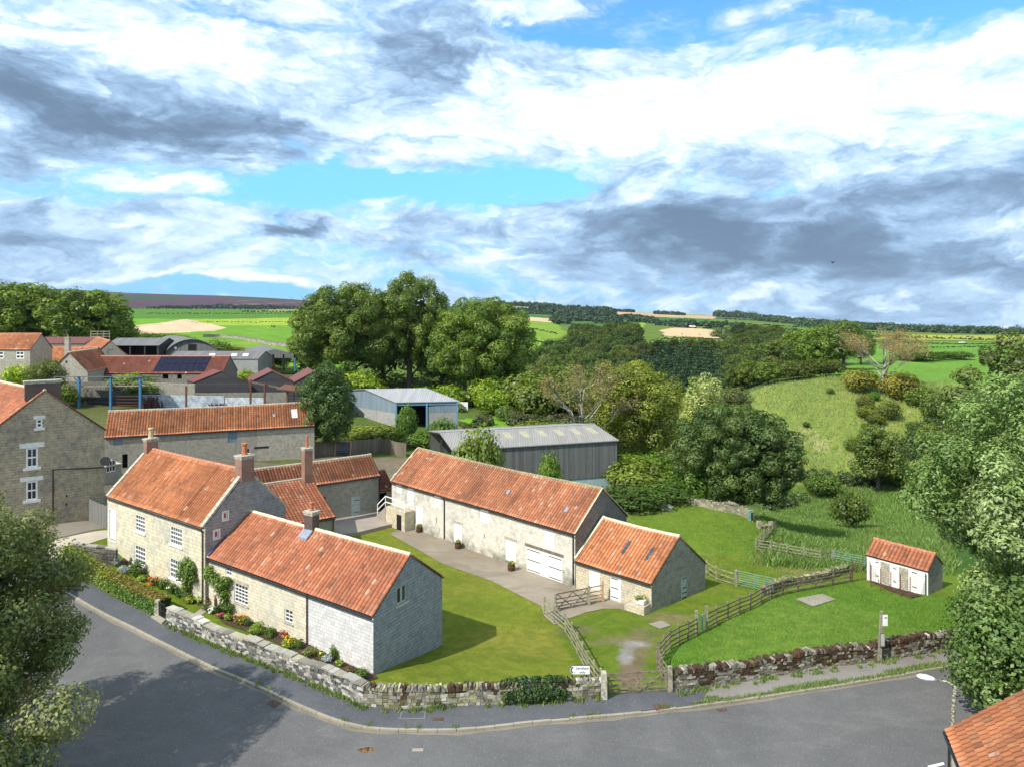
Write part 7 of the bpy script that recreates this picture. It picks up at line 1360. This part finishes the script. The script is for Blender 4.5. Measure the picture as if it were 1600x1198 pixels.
def tree(name, label, x, y, h, w, seed=1, n=20000, leaf=.3, pal='mid', nl=40, base=.15, rmin=.12, rmax=.2, r0=None, bark='bark', zlo=-.35, tint=None, cat='tree', group=None, shell=.72, sq=.8, aspect=.65, z=None, up=.3, extra=None, jit=.45, trunk_n=6):
    z = zt(x, y) if z is None else z; e = empty(name, (x, y, z), label, cat, group); cs, rs = lobes(seed, nl, w, h, h * base, rmin, rmax, zlo)
    if extra: cs += [c for c, _ in extra]; rs += [q for _, q in extra]
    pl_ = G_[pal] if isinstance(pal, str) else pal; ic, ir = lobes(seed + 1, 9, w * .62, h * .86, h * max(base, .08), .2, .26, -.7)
    c_ = link('crown', cloud_mesh('crown', [leaf_cloud(seed, cs, rs, n, leaf, pl_, up, shell, sq, -1, aspect, jit), leaf_cloud(seed + 2, ic, ir, max(200, n // 14), leaf * 2.6, [tuple(q * .8 for q in p_) for p_ in pl_], up, .5, sq)], M['leaf'])); c_.parent = e  # inner leaves tinted darker, shade of the crown put into their colour
    m = MB(); limbs(m, seed, h, w * .85, max(h * base, h * .15), r0 or h * .028, trunk_n); t = m.build('trunk', M[bark], None, True); t.parent = e
    if tint: c_.color = (*tint, 1)
    return e
def conifer(name, label, x, y, h, w, seed, n=9000, leaf=.5):
    e = empty(name, (x, y, zt(x, y)), label, 'conifer'); r = random.Random(seed); cs = []; rs = []; L_ = 13
    for i in range(L_):
        t = i / (L_ - 1); z = h * (.06 + .92 * t); rad = w / 2 * (1 - t) ** .8 + .1; k = max(1, int(7 * (1 - t) + 1))
        for j in range(k): a = j * 6.283 / k + i * .9 + r.uniform(-.2, .2); q = rad * r.uniform(.5, .95); cs.append((math.cos(a) * q, math.sin(a) * q, z - q * .25)); rs.append(max(.35, rad * .5))
    c_ = link('crown', cloud_mesh('crown', [leaf_cloud(seed, cs, rs, n, leaf, [(.038, .085, .032), (.055, .11, .04), (.03, .065, .028)], -.1, .3, .7)], M['needle'])); c_.parent = e
    m = MB(); m.tube([(0, 0, -.4), (0, 0, h * .5), (0, 0, h)], [h * .012, h * .008, .02], 6); t = m.build('trunk', M['bark']); t.parent = e; return e
def put(proto, label, x, y, h, w, h0, w0, tint, group=None, rz=None, z=None, dz=0):
    e = copy_tree(proto); e.location = (x, y, (zt(x, y) if z is None else z) + dz); e.rotation_euler = (0, 0, rnd.uniform(0, 6.28) if rz is None else rz); e.scale = (w / w0, w / w0, h / h0); e['label'] = label
    if group: e['group'] = group
    for c in e.children:
        if c.name.startswith(('crown', 'foliage')): v = rnd.uniform(.85, 1.15); c.color = (tint[0] * v, tint[1] * v, tint[2] * v, 1)
    return e
X = lambda u, Y: (u - 800) / F * Y
T = [(.12, .18, .03), (.175, .24, .04), (.075, .13, .024)]
# big trees close to the eye
tree('sycamore_tree', 'big leafy tree filling the bottom left corner over the road', -24.6, 28.3, 13.7, 12.6, 11, 125000, .17, [(.14, .185, .045), (.19, .225, .06), (.10, .135, .034), (.26, .265, .11)], 110, .10, .05, .10, .3, zlo=-.95, z=0, shell=.5, aspect=.55, jit=.7, extra=[((6.3, -3, 3.4), 1.6), ((5.0, -4.5, 2.8), 1.8), ((3, -5.5, 3.2), 1.9), ((7.0, -1.2, 4.6), 1.3), ((5.3, -5.4, 5.3), 1.7), ((1, -5.5, 2.6), 2.0), ((6.4, -4.2, 4.6), 1.2), ((3.8, -6.4, 5.0), 1.6)])
tree('chestnut_tree', 'huge pale leaved chestnut tree filling the right edge', 35.0, 41.0, 17.6, 20.0, 23, 120000, .26, [(.20, .29, .08), (.34, .42, .17), (.13, .21, .045), (.085, .15, .03)], 150, .04, .04, .085, .4, zlo=-.97, z=-.3, shell=.6, aspect=.45, up=.6, jit=.55)
tree('sycamore_tree', 'dark olive tree behind the pale chestnut on the right', X(1630, 64), 64, 21.0, 15.5, 29, 50000, .32, [(.10, .135, .03), (.14, .17, .04), (.07, .10, .025)], 80, .06, .06, .11, zlo=-.9)
tree('elder_bush', 'dark green elder bush behind the roof corner at the bottom right', 24.6, 33.8, 7.2, 6.6, 31, 20000, .22, [(.12, .19, .04), (.22, .30, .10), (.08, .14, .03)], 40, .02, .14, .22, zlo=-.8, cat='bush')
# the clump behind the blue shed
tree('maple_tree', 'broad domed tree at the left of the central clump', X(543, 166), 166, 24.5, 25.5, 41, 60000, .42, T, 100, .08, .055, .10, zlo=-.75, tint=(1.05, 1.0, .9)); tree('ash_tree', 'tallest airy tree standing in the middle of the clump', X(640, 170), 170, 29.5, 20, 43, 34000, .42, T, 60, .15, .06, .11, zlo=-.7, tint=(1.15, 1.1, 1.0), shell=.3, sq=1.2)
tree('maple_tree', 'wide heavy tree at the right of the central clump', X(752, 160), 160, 24.0, 24.5, 47, 62000, .42, T, 105, .06, .055, .10, zlo=-.8, tint=(1.1, 1.1, .85)); tree('maple_tree', 'smaller tree tucked at the left foot of the central clump', X(488, 172), 172, 13, 12, 49, 12000, .42, T, 30, .05, .1, .18, zlo=-.8); tree('maple_tree', 'shaded tree between the tall ash and the left dome', X(598, 176), 176, 22, 16, 51, 18000, .42, 'dark', 36, .08, .1, .16, zlo=-.8, tint=(1.3, 1.3, 1.2)); tree('maple_tree', 'shaded tree between the tall ash and the right dome', X(690, 172), 172, 21, 15, 53, 16000, .42, 'mid', 36, .08, .1, .16, zlo=-.8)
tree('maple_tree', 'dense dark round tree at the end of the byre', X(511, 99), 99, 13.0, 8.0, 55, 22000, .27, [(.075, .13, .03), (.11, .17, .04), (.05, .095, .025)], 46, .06, .12, .2, zlo=-.9)
tree('maple_tree', 'big dark domed tree in the middle of the view below the hillside', X(1150, 87), 87, 13.2, 16.3, 57, 60000, .27, [(.07, .12, .026), (.10, .155, .036), (.05, .09, .02), (.13, .18, .046)], 120, .02, .05, .09, zlo=-.95, shell=.75)
tree('oak_tree', 'large round yellow green tree left of the dark domed tree', X(990, 117), 117, 18.5, 16.5, 59, 44000, .32, [(.20, .24, .03), (.26, .29, .04), (.14, .175, .028)], 80, .06, .08, .14, zlo=-.85)
tree('poplar_tree', 'bright lime green tree behind the dark domed tree', X(1098, 138), 138, 21.5, 10.0, 61, 15000, .36, [(.34, .40, .09), (.42, .46, .17), (.24, .31, .06)], 36, .05, .12, .2, zlo=-.9, sq=1.3); tree('ash_tree', 'olive tree right behind the lime green tree', X(1145, 158), 158, 19, 12, 63, 14000, .38, 'olive', 36, .05, .1, .18, zlo=-.8, tint=(.8, .85, .8)); tree('ash_tree', 'muted green tree between the yellow green tree and the lime tree', X(1062, 150), 150, 16.5, 11, 65, 11000, .38, 'olive', 30, .05, .1, .18, zlo=-.8, tint=(.9, .95, .8))
# half bare trees
def sparse(name, label, x, y, h, w, seed, n, pal, bark, r0, leaf=.3, base=.25, lobe=.09):
    e = empty(name, (x, y, zt(x, y)), label, 'tree'); m = MB(); tips = limbs(m, seed, h, w * 1.05, h * base, r0, 9, w * .05, 5, .14, .7); t = m.build('trunk', M[bark], None, True); t.parent = e; r = random.Random(seed); cs = [tuple(p) for p in tips if r.random() < .75]; rs = [w * lobe * r.uniform(.6, 1.3) for _ in cs]
    c_ = link('crown', cloud_mesh('crown', [leaf_cloud(seed, cs, rs, n, leaf, pal, .3, .1, .8)], M['leaf'])); c_.parent = e; return e
sparse('sycamore_tree', 'thin crowned tree with bare pale trunk behind the grey shed', X(905, 110), 110, 15.0, 12.0, 71, 5800, [(.22, .22, .06), (.26, .25, .08), (.24, .17, .07)], 'palebark', .38, .28, .3); c = at(1379, 612)
sparse('ash_tree', 'half dead ash with brown twigs on the hillside crest', c.x, c.y, 16.5, 19, 73, 7500, [(.34, .23, .09), (.27, .2, .09), (.22, .2, .07)], 'palebark', .5, .36, .22, .085)
# prototypes that are copied
pB = tree('oak_tree', 'round tree of the gill wood beside the bright pasture', X(870, 190), 190, 12, 11, 81, 9000, .42, T, 46, .05, .09, .15, zlo=-.7, group='trees of the wooded gill'); pC = tree('ash_tree', 'tall loose tree of the gill wood', X(850, 230), 230, 13, 10, 83, 8000, .42, [(.13, .175, .04), (.17, .205, .05), (.09, .13, .032)], 28, .08, .12, .22, zlo=-.7, group='trees of the wooded gill'); pS = tree('thorn_bush', 'round hawthorn bush on the bank', X(790, 135), 135, 3.0, 4.0, 85, 2600, .24, T, 18, .0, .16, .26, zlo=-.6, cat='bush', r0=.06)
pF = conifer('fir_tree', 'dark fir at the near edge of the conifer stand', X(1010, 250), 250, 17, 7.5, 87)
GT = 'trees of the wooded gill'; rw = random.Random(12)
def near_ok(u, Y):
    if u > 1140 and Y < 222: return False
    if u > 995 and u < 1150 and 425 < Y: return False
    if u < 850 + 0 and Y > 330: return False
    return True
lg = math.log(150); row = 0
while lg < math.log(680):
    for cidx in range(15):
        u = 845 + cidx * 26 + (13 if row % 2 else 0) + rw.uniform(-7, 7); Y = math.exp(lg + rw.uniform(-.02, .02))
        if u > 1225 or not near_ok(u, Y): continue
        if Y < 200 and (u < 900 or 1020 < u): continue
        if u < 900 and Y > 420: continue
        w = min(17, 26 / F * Y * rw.uniform(1.25, 1.75)); w = max(w, 7); k = Y / 300
        if 985 < u < 1135 and 225 < Y < 400:
            h = rw.uniform(15, 21) * (1 if Y > 270 else .8); e = put(pF, ('very tall' if h > 18 else 'shorter') + ' dark fir at the ' + ('left' if u < 1035 else 'middle' if u < 1085 else 'right') + ' of the conifer stand, ' + ('front rows' if Y < 290 else 'back rows'), X(u, Y), Y, h, w * .75, 17, 7.5, (1, 1, 1), 'firs in the gill'); e['category'] = 'conifer'
        else:
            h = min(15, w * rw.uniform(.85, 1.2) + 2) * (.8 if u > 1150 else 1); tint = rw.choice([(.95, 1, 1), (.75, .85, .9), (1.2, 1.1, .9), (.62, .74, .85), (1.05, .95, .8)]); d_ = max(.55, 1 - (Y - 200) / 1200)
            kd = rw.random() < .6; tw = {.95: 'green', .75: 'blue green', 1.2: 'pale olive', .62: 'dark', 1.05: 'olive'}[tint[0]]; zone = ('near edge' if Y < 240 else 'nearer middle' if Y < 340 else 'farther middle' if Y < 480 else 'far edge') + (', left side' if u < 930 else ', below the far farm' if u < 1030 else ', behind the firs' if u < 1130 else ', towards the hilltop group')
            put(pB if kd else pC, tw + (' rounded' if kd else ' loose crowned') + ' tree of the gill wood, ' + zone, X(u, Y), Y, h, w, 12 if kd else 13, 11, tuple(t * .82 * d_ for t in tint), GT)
    lg += .072; row += 1
pF['group'] = 'firs in the gill'; pF['label'] = 'foremost dark fir at the left front of the conifer stand'; pB['label'] = 'round tree at the left front corner of the gill wood'; pC['label'] = 'loose tree just behind the left front corner of the gill wood'
# trees behind the farm on the left
for i, (u, Y, h, w, lb) in enumerate(((38, 208, 21, 25, 'leafy tree at the far left skyline behind the village cottage'), (138, 205, 19.5, 24, 'broad tree on the skyline behind the stone barn and scaffold'), (-35, 215, 20, 22, 'skyline tree cut by the left edge of the photo'), (88, 220, 17, 18, 'darker tree filling the gap between the two left skyline trees'), (180, 214, 13, 13, 'lower tree at the right end of the left skyline row'))): put((pB, pC)[i == 3], lb, X(u, Y), Y, h, w, 12, 11, (1.05, 1.02, .85) if i != 3 else (.7, .8, .8), None, i * 1.3)
tree('ash_tree', 'olive green tree overhanging the blue posted shelter', X(72, 112), 112, 7.0, 6.6, 91, 5200, .24, [(.14, .17, .04), (.18, .20, .05), (.10, .13, .03)], 26, .1, .12, .2, zlo=-.6, shell=.2); BU = lambda lb, u, v, w, h, tint, Y=None, name=None: put(pS, lb, *( (X(u, Y), Y) if Y else tuple(at(u, v))[:2]), h, w, 3.0, 4.0, tint)
BU('golden green shrub beside the stone cottage wall', 27, 0, 4.8, 4.4, (2.3, 2.1, .8), 118); BU('green shrub hanging over the shelter roof corner', 100, 0, 4.2, 3.4, (1.3, 1.2, .8), 109.5); BU('dull green shrub left of the solar array', 205, 0, 8, 3.8, (1.3, 1.2, .9), 121); BU('creeper covered bush behind the rubble wall', 232, 0, 6, 3.0, (1.0, 1.0, .7), 119.5); BU('yellowish shrub below the grey sheds', 384, 0, 4.5, 3.4, (1.8, 1.6, .8), 140); BU('dark shrub right of the arched barn', 337, 0, 9, 6, (.8, .8, .7), 180); BU('brownish shrubs along the foot of the bright field', 362, 0, 10, 4.5, (1.2, .9, .7), 183); BU('green shrub beneath the open barn', 425, 0, 9, 4, (1.3, 1.3, .8), 182); BU('reddish shrub under the open barn', 408, 0, 7, 2.6, (1.6, .6, .7), 160)
for i, u in enumerate((205, 222, 240, 258, 275)): BU('hedgerow bush between the arched barn and the stubble field', u, 0, 14, 5.5, (.8, .85, .7), 262 + 6 * (i % 2))['group'] = 'hedgerow bushes by the stubble field'
# scrub in the middle distance
for (lb, u, Y, w, h, tn) in (('tall leafy sapling against the blue grey shed', 635, 108, 3.4, 6.0, (.9, 1.05, .9)), ('bushy sapling at the right corner of the blue grey shed', 690, 107, 4.8, 4.4, (.9, 1.1, .9)), ('low scrub between the two shed saplings', 662, 106, 6, 2.4, (.8, .9, .8)), ('dull heathy scrub along the foot of the block wall', 585, 110, 10, 2.4, (1.2, 1.0, .8)), ('pale elder bush growing in front of the grey shed roof', 748, 78.5, 5.6, 8.6, (1.25, 1.15, 1.0)), ('slim ivy covered sapling against the grey boarding', 860, 80.5, 2.6, 5.6, (1.0, 1.1, .8)),
    ('ruddy bramble bank behind the meadow patch', 730, 112, 7, 2.2, (1.4, 1.0, .7)), ('rank bramble bank at the right of the meadow patch', 845, 128, 12, 2.4, (1.3, 1.1, .8)), ('light green garden bush below the central clump', 625, 150, 8, 4, (1.5, 1.4, .9)), ('yellow green garden bush left of the tall ash', 560, 148, 10, 6, (1.9, 1.7, .9)), ('dark clipped garden bush below the clump', 578, 140, 5, 3.6, (.6, .8, .6)), ('rounded bright bush right of the summerhouse', 765, 150, 9, 6.5, (1.6, 1.6, .7)), ('green garden bush near the short white wall', 700, 150, 8, 4.5, (1.5, 1.5, .8)), ('dark shrub below the right dome tree', 660, 146, 8, 4.5, (.8, .95, .8)),
    ('bright young beech beside the summerhouse garden', 770, 142, 7, 5, (1.7, 1.7, .6)), ('hazel thicket beside the half bare tree', 820, 150, 14, 8, (1.1, 1.0, .9)), ('dusky thicket left of the half bare tree', 850, 142, 13, 9, (1.0, .95, .8)), ('scrubby thicket behind the pale trunk', 885, 150, 14, 9.5, (1.2, 1.0, .8)), ('deep green nettle bank at the foot of the grey shed', 985, 79.5, 9, 2.0, (.55, .62, .55)), ('bramble mound right of the pale blue panel', 1000, 88, 9, 4.2, (1.1, 1.0, .7)), ('bright green dock patch on the bank', 1030, 88, 5, 2.6, (.9, 1.1, .7)), ('nettle thicket left of the dark domed tree', 1040, 82, 7, 2.2, (.55, .66, .55)), ('rough bramble slope behind the grey shed corner', 980, 97, 9, 4.0, (1.2, 1.1, .7)), ('scrub clump beneath the yellow green tree', 1015, 99, 10, 5.0, (1.0, 1.1, .7)), ('elder scrub at the left foot of the domed tree', 1075, 86, 7, 4.0, (.8, 1.0, .7))): BU(lb, u, 0, w, h, tn, Y)
# hillside and valley
put(pC, 'leafy hillside tree standing alone above the valley floor', *tuple(at(1372, 768))[:2], 14.0, 11.0, 13, 10, (.95, 1.0, .8)); BU('small round thorn tree in the long grass of the valley', 1330, 826, 5.6, 5.4, (.85, .85, .8)); BU('shrub at the left foot of the hillside tree', 1285, 775, 7, 4.5, (.9, 1.0, .8)); BU('low shrub at the right foot of the hillside tree', 1408, 762, 6, 4.5, (.8, 1.0, .8)); BU('brown tinged bush near the right chestnut', 1438, 772, 6, 4, (1.2, .95, .8))
for lb, u, v, w, h, tn in (('russet thorn bush left of the half dead ash', 1345, 612, 13, 7.5, (1.5, 1.0, .75)), ('russet thorn bush right of the half dead ash', 1408, 622, 13, 8.5, (1.5, .95, .7)), ('dusky thorn bush below the green plateau', 1440, 634, 11, 6.0, (.9, .9, .7)), ('upper thorn bush of the slope cluster', 1352, 640, 6, 4.5, (1.0, .8, .7)), ('thorn bush in the middle of the slope cluster', 1358, 655, 8, 4.5, (1.1, .85, .7)), ('dark bush at the foot of the slope cluster', 1368, 664, 6, 3.8, (.9, .75, .6)), ('rounded bush right of the slope cluster', 1390, 656, 7, 6.0, (.95, .8, .65)), ('small green bush under the half dead ash', 1366, 626, 4, 3, (.7, 1.1, .5)), ('tiny lone bush on the open hillside', 1260, 668, 2.4, 1.8, (.7, .8, .6)), ('small shrub near the middle of the hillside', 1297, 615, 3, 1.8, (.8, .9, .6)), ('pair bush low on the right hillside', 1422, 670, 3, 2.2, (.7, .8, .6)), ('small dark shrub above the hillside tree', 1351, 671, 2.6, 2, (.7, .8, .6)), ('brushy shrub left above the hillside tree', 1332, 705, 5, 4, (.9, .95, .7)),
    ('tall shrub by the right edge of the hillside', 1452, 700, 7, 7, (1.1, 1.0, .7)), ('dark thicket where the hillside meets the right trees', 1462, 660, 9, 9, (.8, .8, .7))): BU(lb, u, v, w * .74, h * .8, tn)
for i, (u, w, h) in enumerate(((1240, 9, 6), (1252, 9, 5), (1266, 10, 5.5), (1282, 9, 5.5), (1298, 8, 5))): BU('dark thorn bush of the row along the top of the hillside', u, 0, w, h, (.75, .66, .55), 212 + i)['group'] = 'dark thorn row on the hillside crest'
for i, (u, Y, h, w, tn, lb) in enumerate(((1215, 238, 12, 13, (.95, 1, .8), 'leftmost rounded tree of the group above the hillside'), (1242, 250, 15, 14, (1.25, 1.2, .8), 'pale green tree behind the left of the hilltop group'), (1275, 240, 15, 15, (1.0, 1.05, .8), 'central tree of the hilltop group above the dark thorns'), (1318, 236, 16, 17, (.9, 1, .75), 'broadest tree at the right of the hilltop group'), (1296, 262, 16, 14, (1.1, 1.1, .8), 'tree behind the middle of the hilltop group'), (1190, 260, 13, 14, (.85, .9, .8), 'darker tree where the gill wood meets the hilltop group'), (1345, 262, 13, 11, (.8, .9, .7), 'small tree behind the right of the hilltop group'), (1172, 224, 9, 9, (1.1, 1.05, .8), 'bushy tree at the left end of the hillside crest'), (1200, 214, 7, 9, (1.0, 1, .8), 'low tree on the hillside crest above the pale grass'))): put((pB, pC)[i % 3 == 0], lb, X(u, Y), Y, h, w, 12, 11, tn, None, i * 1.1)
for i, (u, v, w) in enumerate(((1430, 562, 16), (1458, 561.5, 10), (1476, 560.5, 10), (1500, 560, 11))): c = at(u, v + 1.5); put(pS, 'clipped dark hedge length in the broken hedge line across the green plateau', c.x, c.y, 3.4, w, 3.0, 4.0, (.6, .7, .5), 'broken hedge line on the plateau')
# ------------------------------------------------------------------ far woods and hedgerows: masses nobody could count
def farwood(label, segs, seed, cols=((.045, .08, .042), (.06, .1, .047), (.036, .066, .04)), name='far_wood', leafk=2.0, per=80):
    r = random.Random(seed); cs = []; rs = []
    for (u0, Y0, u1, Y1, hp, n) in segs:
        for i in range(n):
            t = (i + r.uniform(-.4, .4)) / max(1, n - 1); Y = (Y0 + (Y1 - Y0) * t) * r.uniform(.985, 1.015); x = X(u0 + (u1 - u0) * t, Y); k = Y / F; rr = hp * k * .42 * r.uniform(.7, 1.25); z = zt(x, Y); cs += [(x, Y, z + rr * .9), (x + rr * r.uniform(-1, 1), Y, z + rr * .4)]; rs += [rr, rr]
    parts = []
    ks = np.array([c[1] for c in cs]); order = np.argsort(ks); B_ = np.array_split(order, max(1, len(order) // 60))
    for b in B_:
        if len(b): Ym = ks[b].mean(); parts.append(leaf_cloud(seed + int(Ym), [cs[i] for i in b], [rs[i] for i in b], per * len(b), leafk * Ym / F * 1.6, cols, .5, .5, .85))
    me = cloud_mesh(name, parts, M['leaf']); return tag(link(name, me), label, None, None, 'stuff')
farwood('dark far wood on the skyline above the far farmstead', [(770, 2500, 960, 2500, 9, 60), (830, 2200, 955, 2000, 12, 50), (850, 1700, 955, 1500, 13, 50), (870, 1200, 900, 1150, 14, 12), (905, 1150, 968, 1100, 12, 24), (768, 1900, 850, 1900, 7, 26), (770, 1600, 880, 1650, 5, 40), (865, 1100, 885, 1000, 13, 9), (930, 1050, 962, 1000, 12, 9), (865, 1000, 872, 960, 10, 4)], 1)
farwood('small dark plantations on the far skyline fields', [(945, 2700, 990, 2700, 5, 24), (1024, 2300, 1066, 2200, 6.5, 26), (960, 1300, 1000, 1250, 10, 18), (985, 1150, 1026, 1050, 13, 18), (1028, 1000, 1080, 900, 11, 24), (1050, 1000, 1130, 950, 9, 22), (1060, 980, 1082, 960, 13, 8), (1110, 1100, 1160, 1000, 8, 16)], 2)
farwood('long dark wood along the far right skyline', [(1118, 2200, 1180, 2100, 12, 30), (1170, 2000, 1400, 1700, 9, 110), (1250, 1500, 1560, 1300, 11, 120), (1300, 1250, 1560, 1150, 13, 90), (1400, 1050, 1600, 1000, 13, 60), (1250, 1300, 1420, 1100, 10, 60), (1180, 1500, 1330, 1350, 8, 40)], 3, ((.06, .105, .045), (.08, .13, .05), (.045, .08, .04)))
farwood('mixed trees and hedges between the stubble field and the hilltop', [(1140, 700, 1180, 560, 16, 14), (1150, 520, 1210, 460, 16, 14), (1150, 640, 1330, 620, 14, 32), (1180, 440, 1330, 430, 18, 22), (1170, 800, 1240, 760, 10, 20), (1230, 560, 1335, 520, 16, 18), (1160, 380, 1250, 350, 20, 12), (1120, 640, 1160, 520, 14, 10), (1330, 560, 1370, 600, 8, 8), (1320, 330, 1350, 330, 14, 5)], 4, ((.10, .145, .045), (.13, .17, .05), (.075, .115, .04)))
farwood('thin dark hedgerows dividing the far fields', [(1038, 600, 1150, 590, 2.0, 60), (1110, 1200, 1300, 1150, 2.0, 60), (1130, 1500, 1330, 1500, 1.6, 60), (1100, 900, 1170, 850, 3, 24), (820, 560, 868, 560, 2.2, 30), (868, 560, 888, 680, 2.4, 20), (1335, 480, 1560, 500, 1.8, 90), (1330, 640, 1560, 640, 2.6, 60), (1400, 400, 1560, 440, 1.4, 60), (800, 800, 870, 700, 1.6, 30), (985, 900, 1000, 620, 5, 12), (230, 1150, 480, 1200, 1.3, 60), (200, 1700, 560, 1750, 1.6, 80), (300, 760, 520, 760, .9, 60), (380, 1350, 470, 1350, 2.6, 20), (560, 1650, 780, 1600, 3, 60), (1150, 1000, 1400, 900, 2, 60)], 5, ((.035, .06, .025), (.045, .075, .03)), 'far_hedges', 1.2, 40)
farwood('dark plantation and gorse patches at the foot of the moor', [(250, 2200, 330, 2400, 3, 30), (300, 2300, 440, 2300, 5, 60), (340, 2700, 460, 2500, 5, 60), (230, 2000, 300, 2000, 1.8, 30), (420, 2400, 500, 2300, 3, 40)], 6, ((.03, .06, .035), (.04, .075, .04)))
farwood('scrub and garden growth below the central clump of trees', [(500, 150, 830, 156, 30, 60), (560, 139, 720, 142, 18, 40), (480, 168, 830, 178, 40, 40)], 7, ((.12, .18, .04), (.16, .22, .05), (.08, .13, .04), (.22, .25, .08)), 'scrub', 2.4, 160)
farwood('tangled brambles on the bank between the grey shed and the domed tree', [(968, 84, 1060, 82, 26, 22), (970, 92, 1050, 96, 26, 18), (870, 118, 960, 122, 26, 20), (720, 120, 760, 128, 18, 10), (800, 133, 900, 135, 22, 22), (860, 136, 940, 140, 30, 16)], 8, ((.09, .13, .035), (.06, .11, .03), (.15, .14, .06), (.13, .10, .05)), 'brambles', 2.6, 260)
farwood('scrub along the foot of the hillside and stream', [(1240, 150, 1480, 150, 22, 26), (1200, 128, 1260, 138, 20, 8), (1420, 160, 1475, 175, 30, 10)], 9, ((.07, .12, .03), (.10, .14, .035), (.05, .085, .028)), 'scrub', 2.4, 200)
# ------------------------------------------------------------------ cattle
def cow(name='cow'):
    m = MB(); m.tube([(-1.0, 0, 1.0), (-.85, 0, 1.05), (-.2, 0, 1.0), (.5, 0, 1.05), (.9, 0, 1.1), (1.1, 0, 1.2), (1.35, 0, 1.25), (1.65, 0, 1.05)], [.15, .34, .40, .38, .3, .2, .18, .10], 8)
    for x in (-.75, .7):
        for y in (-.2, .2): m.tube([(x, y, .9), (x + .04, y, .45), (x, y, 0)], [.13, .07, .06], 6)
    m.tube([(-1.0, 0, 1.1), (-1.12, 0, .6)], .03, 4)
    for y in (-.2, .2): m.face([(1.3, y * .7, 1.36), (1.36, y * 1.6, 1.38), (1.42, y * .7, 1.33)])
    return m.mesh(name, M['black'])
cm_ = cow(); rc_ = random.Random(4)
def herd(pts, label, group):
    for u, v in pts: p = at(u, v); o = link('cow', cm_); o.location = p; o.rotation_euler = (0, 0, rc_.uniform(0, 6.28)); o.scale = (1.25,) * 3; tag(o, label, 'cow', group)
herd([(1363, 526), (1371, 525), (1376, 527), (1384, 526), (1396, 528), (1408, 527.5), (1413, 527), (1417, 527), (1434, 528), (1437, 527), (1448, 527.5), (1460, 529), (1464, 527), (1487, 527), (1501, 530), (1512, 528), (1519, 529), (1531, 530)], 'tiny black cow grazing the pale strip field on the right plateau', 'black cattle on the far right field'); herd([(424, 512), (428, 512.5)], 'tiny dark cow in the bright green left field', 'cattle in the left field')
p = at(1503, 537); car('tiny white car on the far lane across the right plateau', (p.x, p.y, p.z + .1), .2, 'white')
# purple flax
tufts('flax', 'clump of spiky purple flax against the rendered wall', [(X(340, 112.5), 112.5), (X(336, 112.6), 112.6), (X(343, 112.6), 112.6), (X(231, 112.5), 112.5), (X(236, 112.5), 112.5)], 60, 1.6, [(.07, .03, .04), (.10, .05, .05)], 31, .5)

# ------------------------------------------------------------------ the air
def haze():
    m = MB(); m.box(-9400, 9400, -125, 9400, -640, 420); m_ = NT('haze_air'); v = m_.n('ShaderNodeVolumePrincipled'); v.inputs['Color'].default_value = (.72, .84, 1, 1); v.inputs['Density'].default_value = HAZE; v.inputs['Anisotropy'].default_value = .2
    o = m_.n('ShaderNodeOutputMaterial'); m_.l(v.outputs[0], o.inputs['Volume']); tag(m.build('haze', m_.mat), 'thin blue haze over the far fields', None, None, 'stuff')
HAZE = 0.000028
haze()
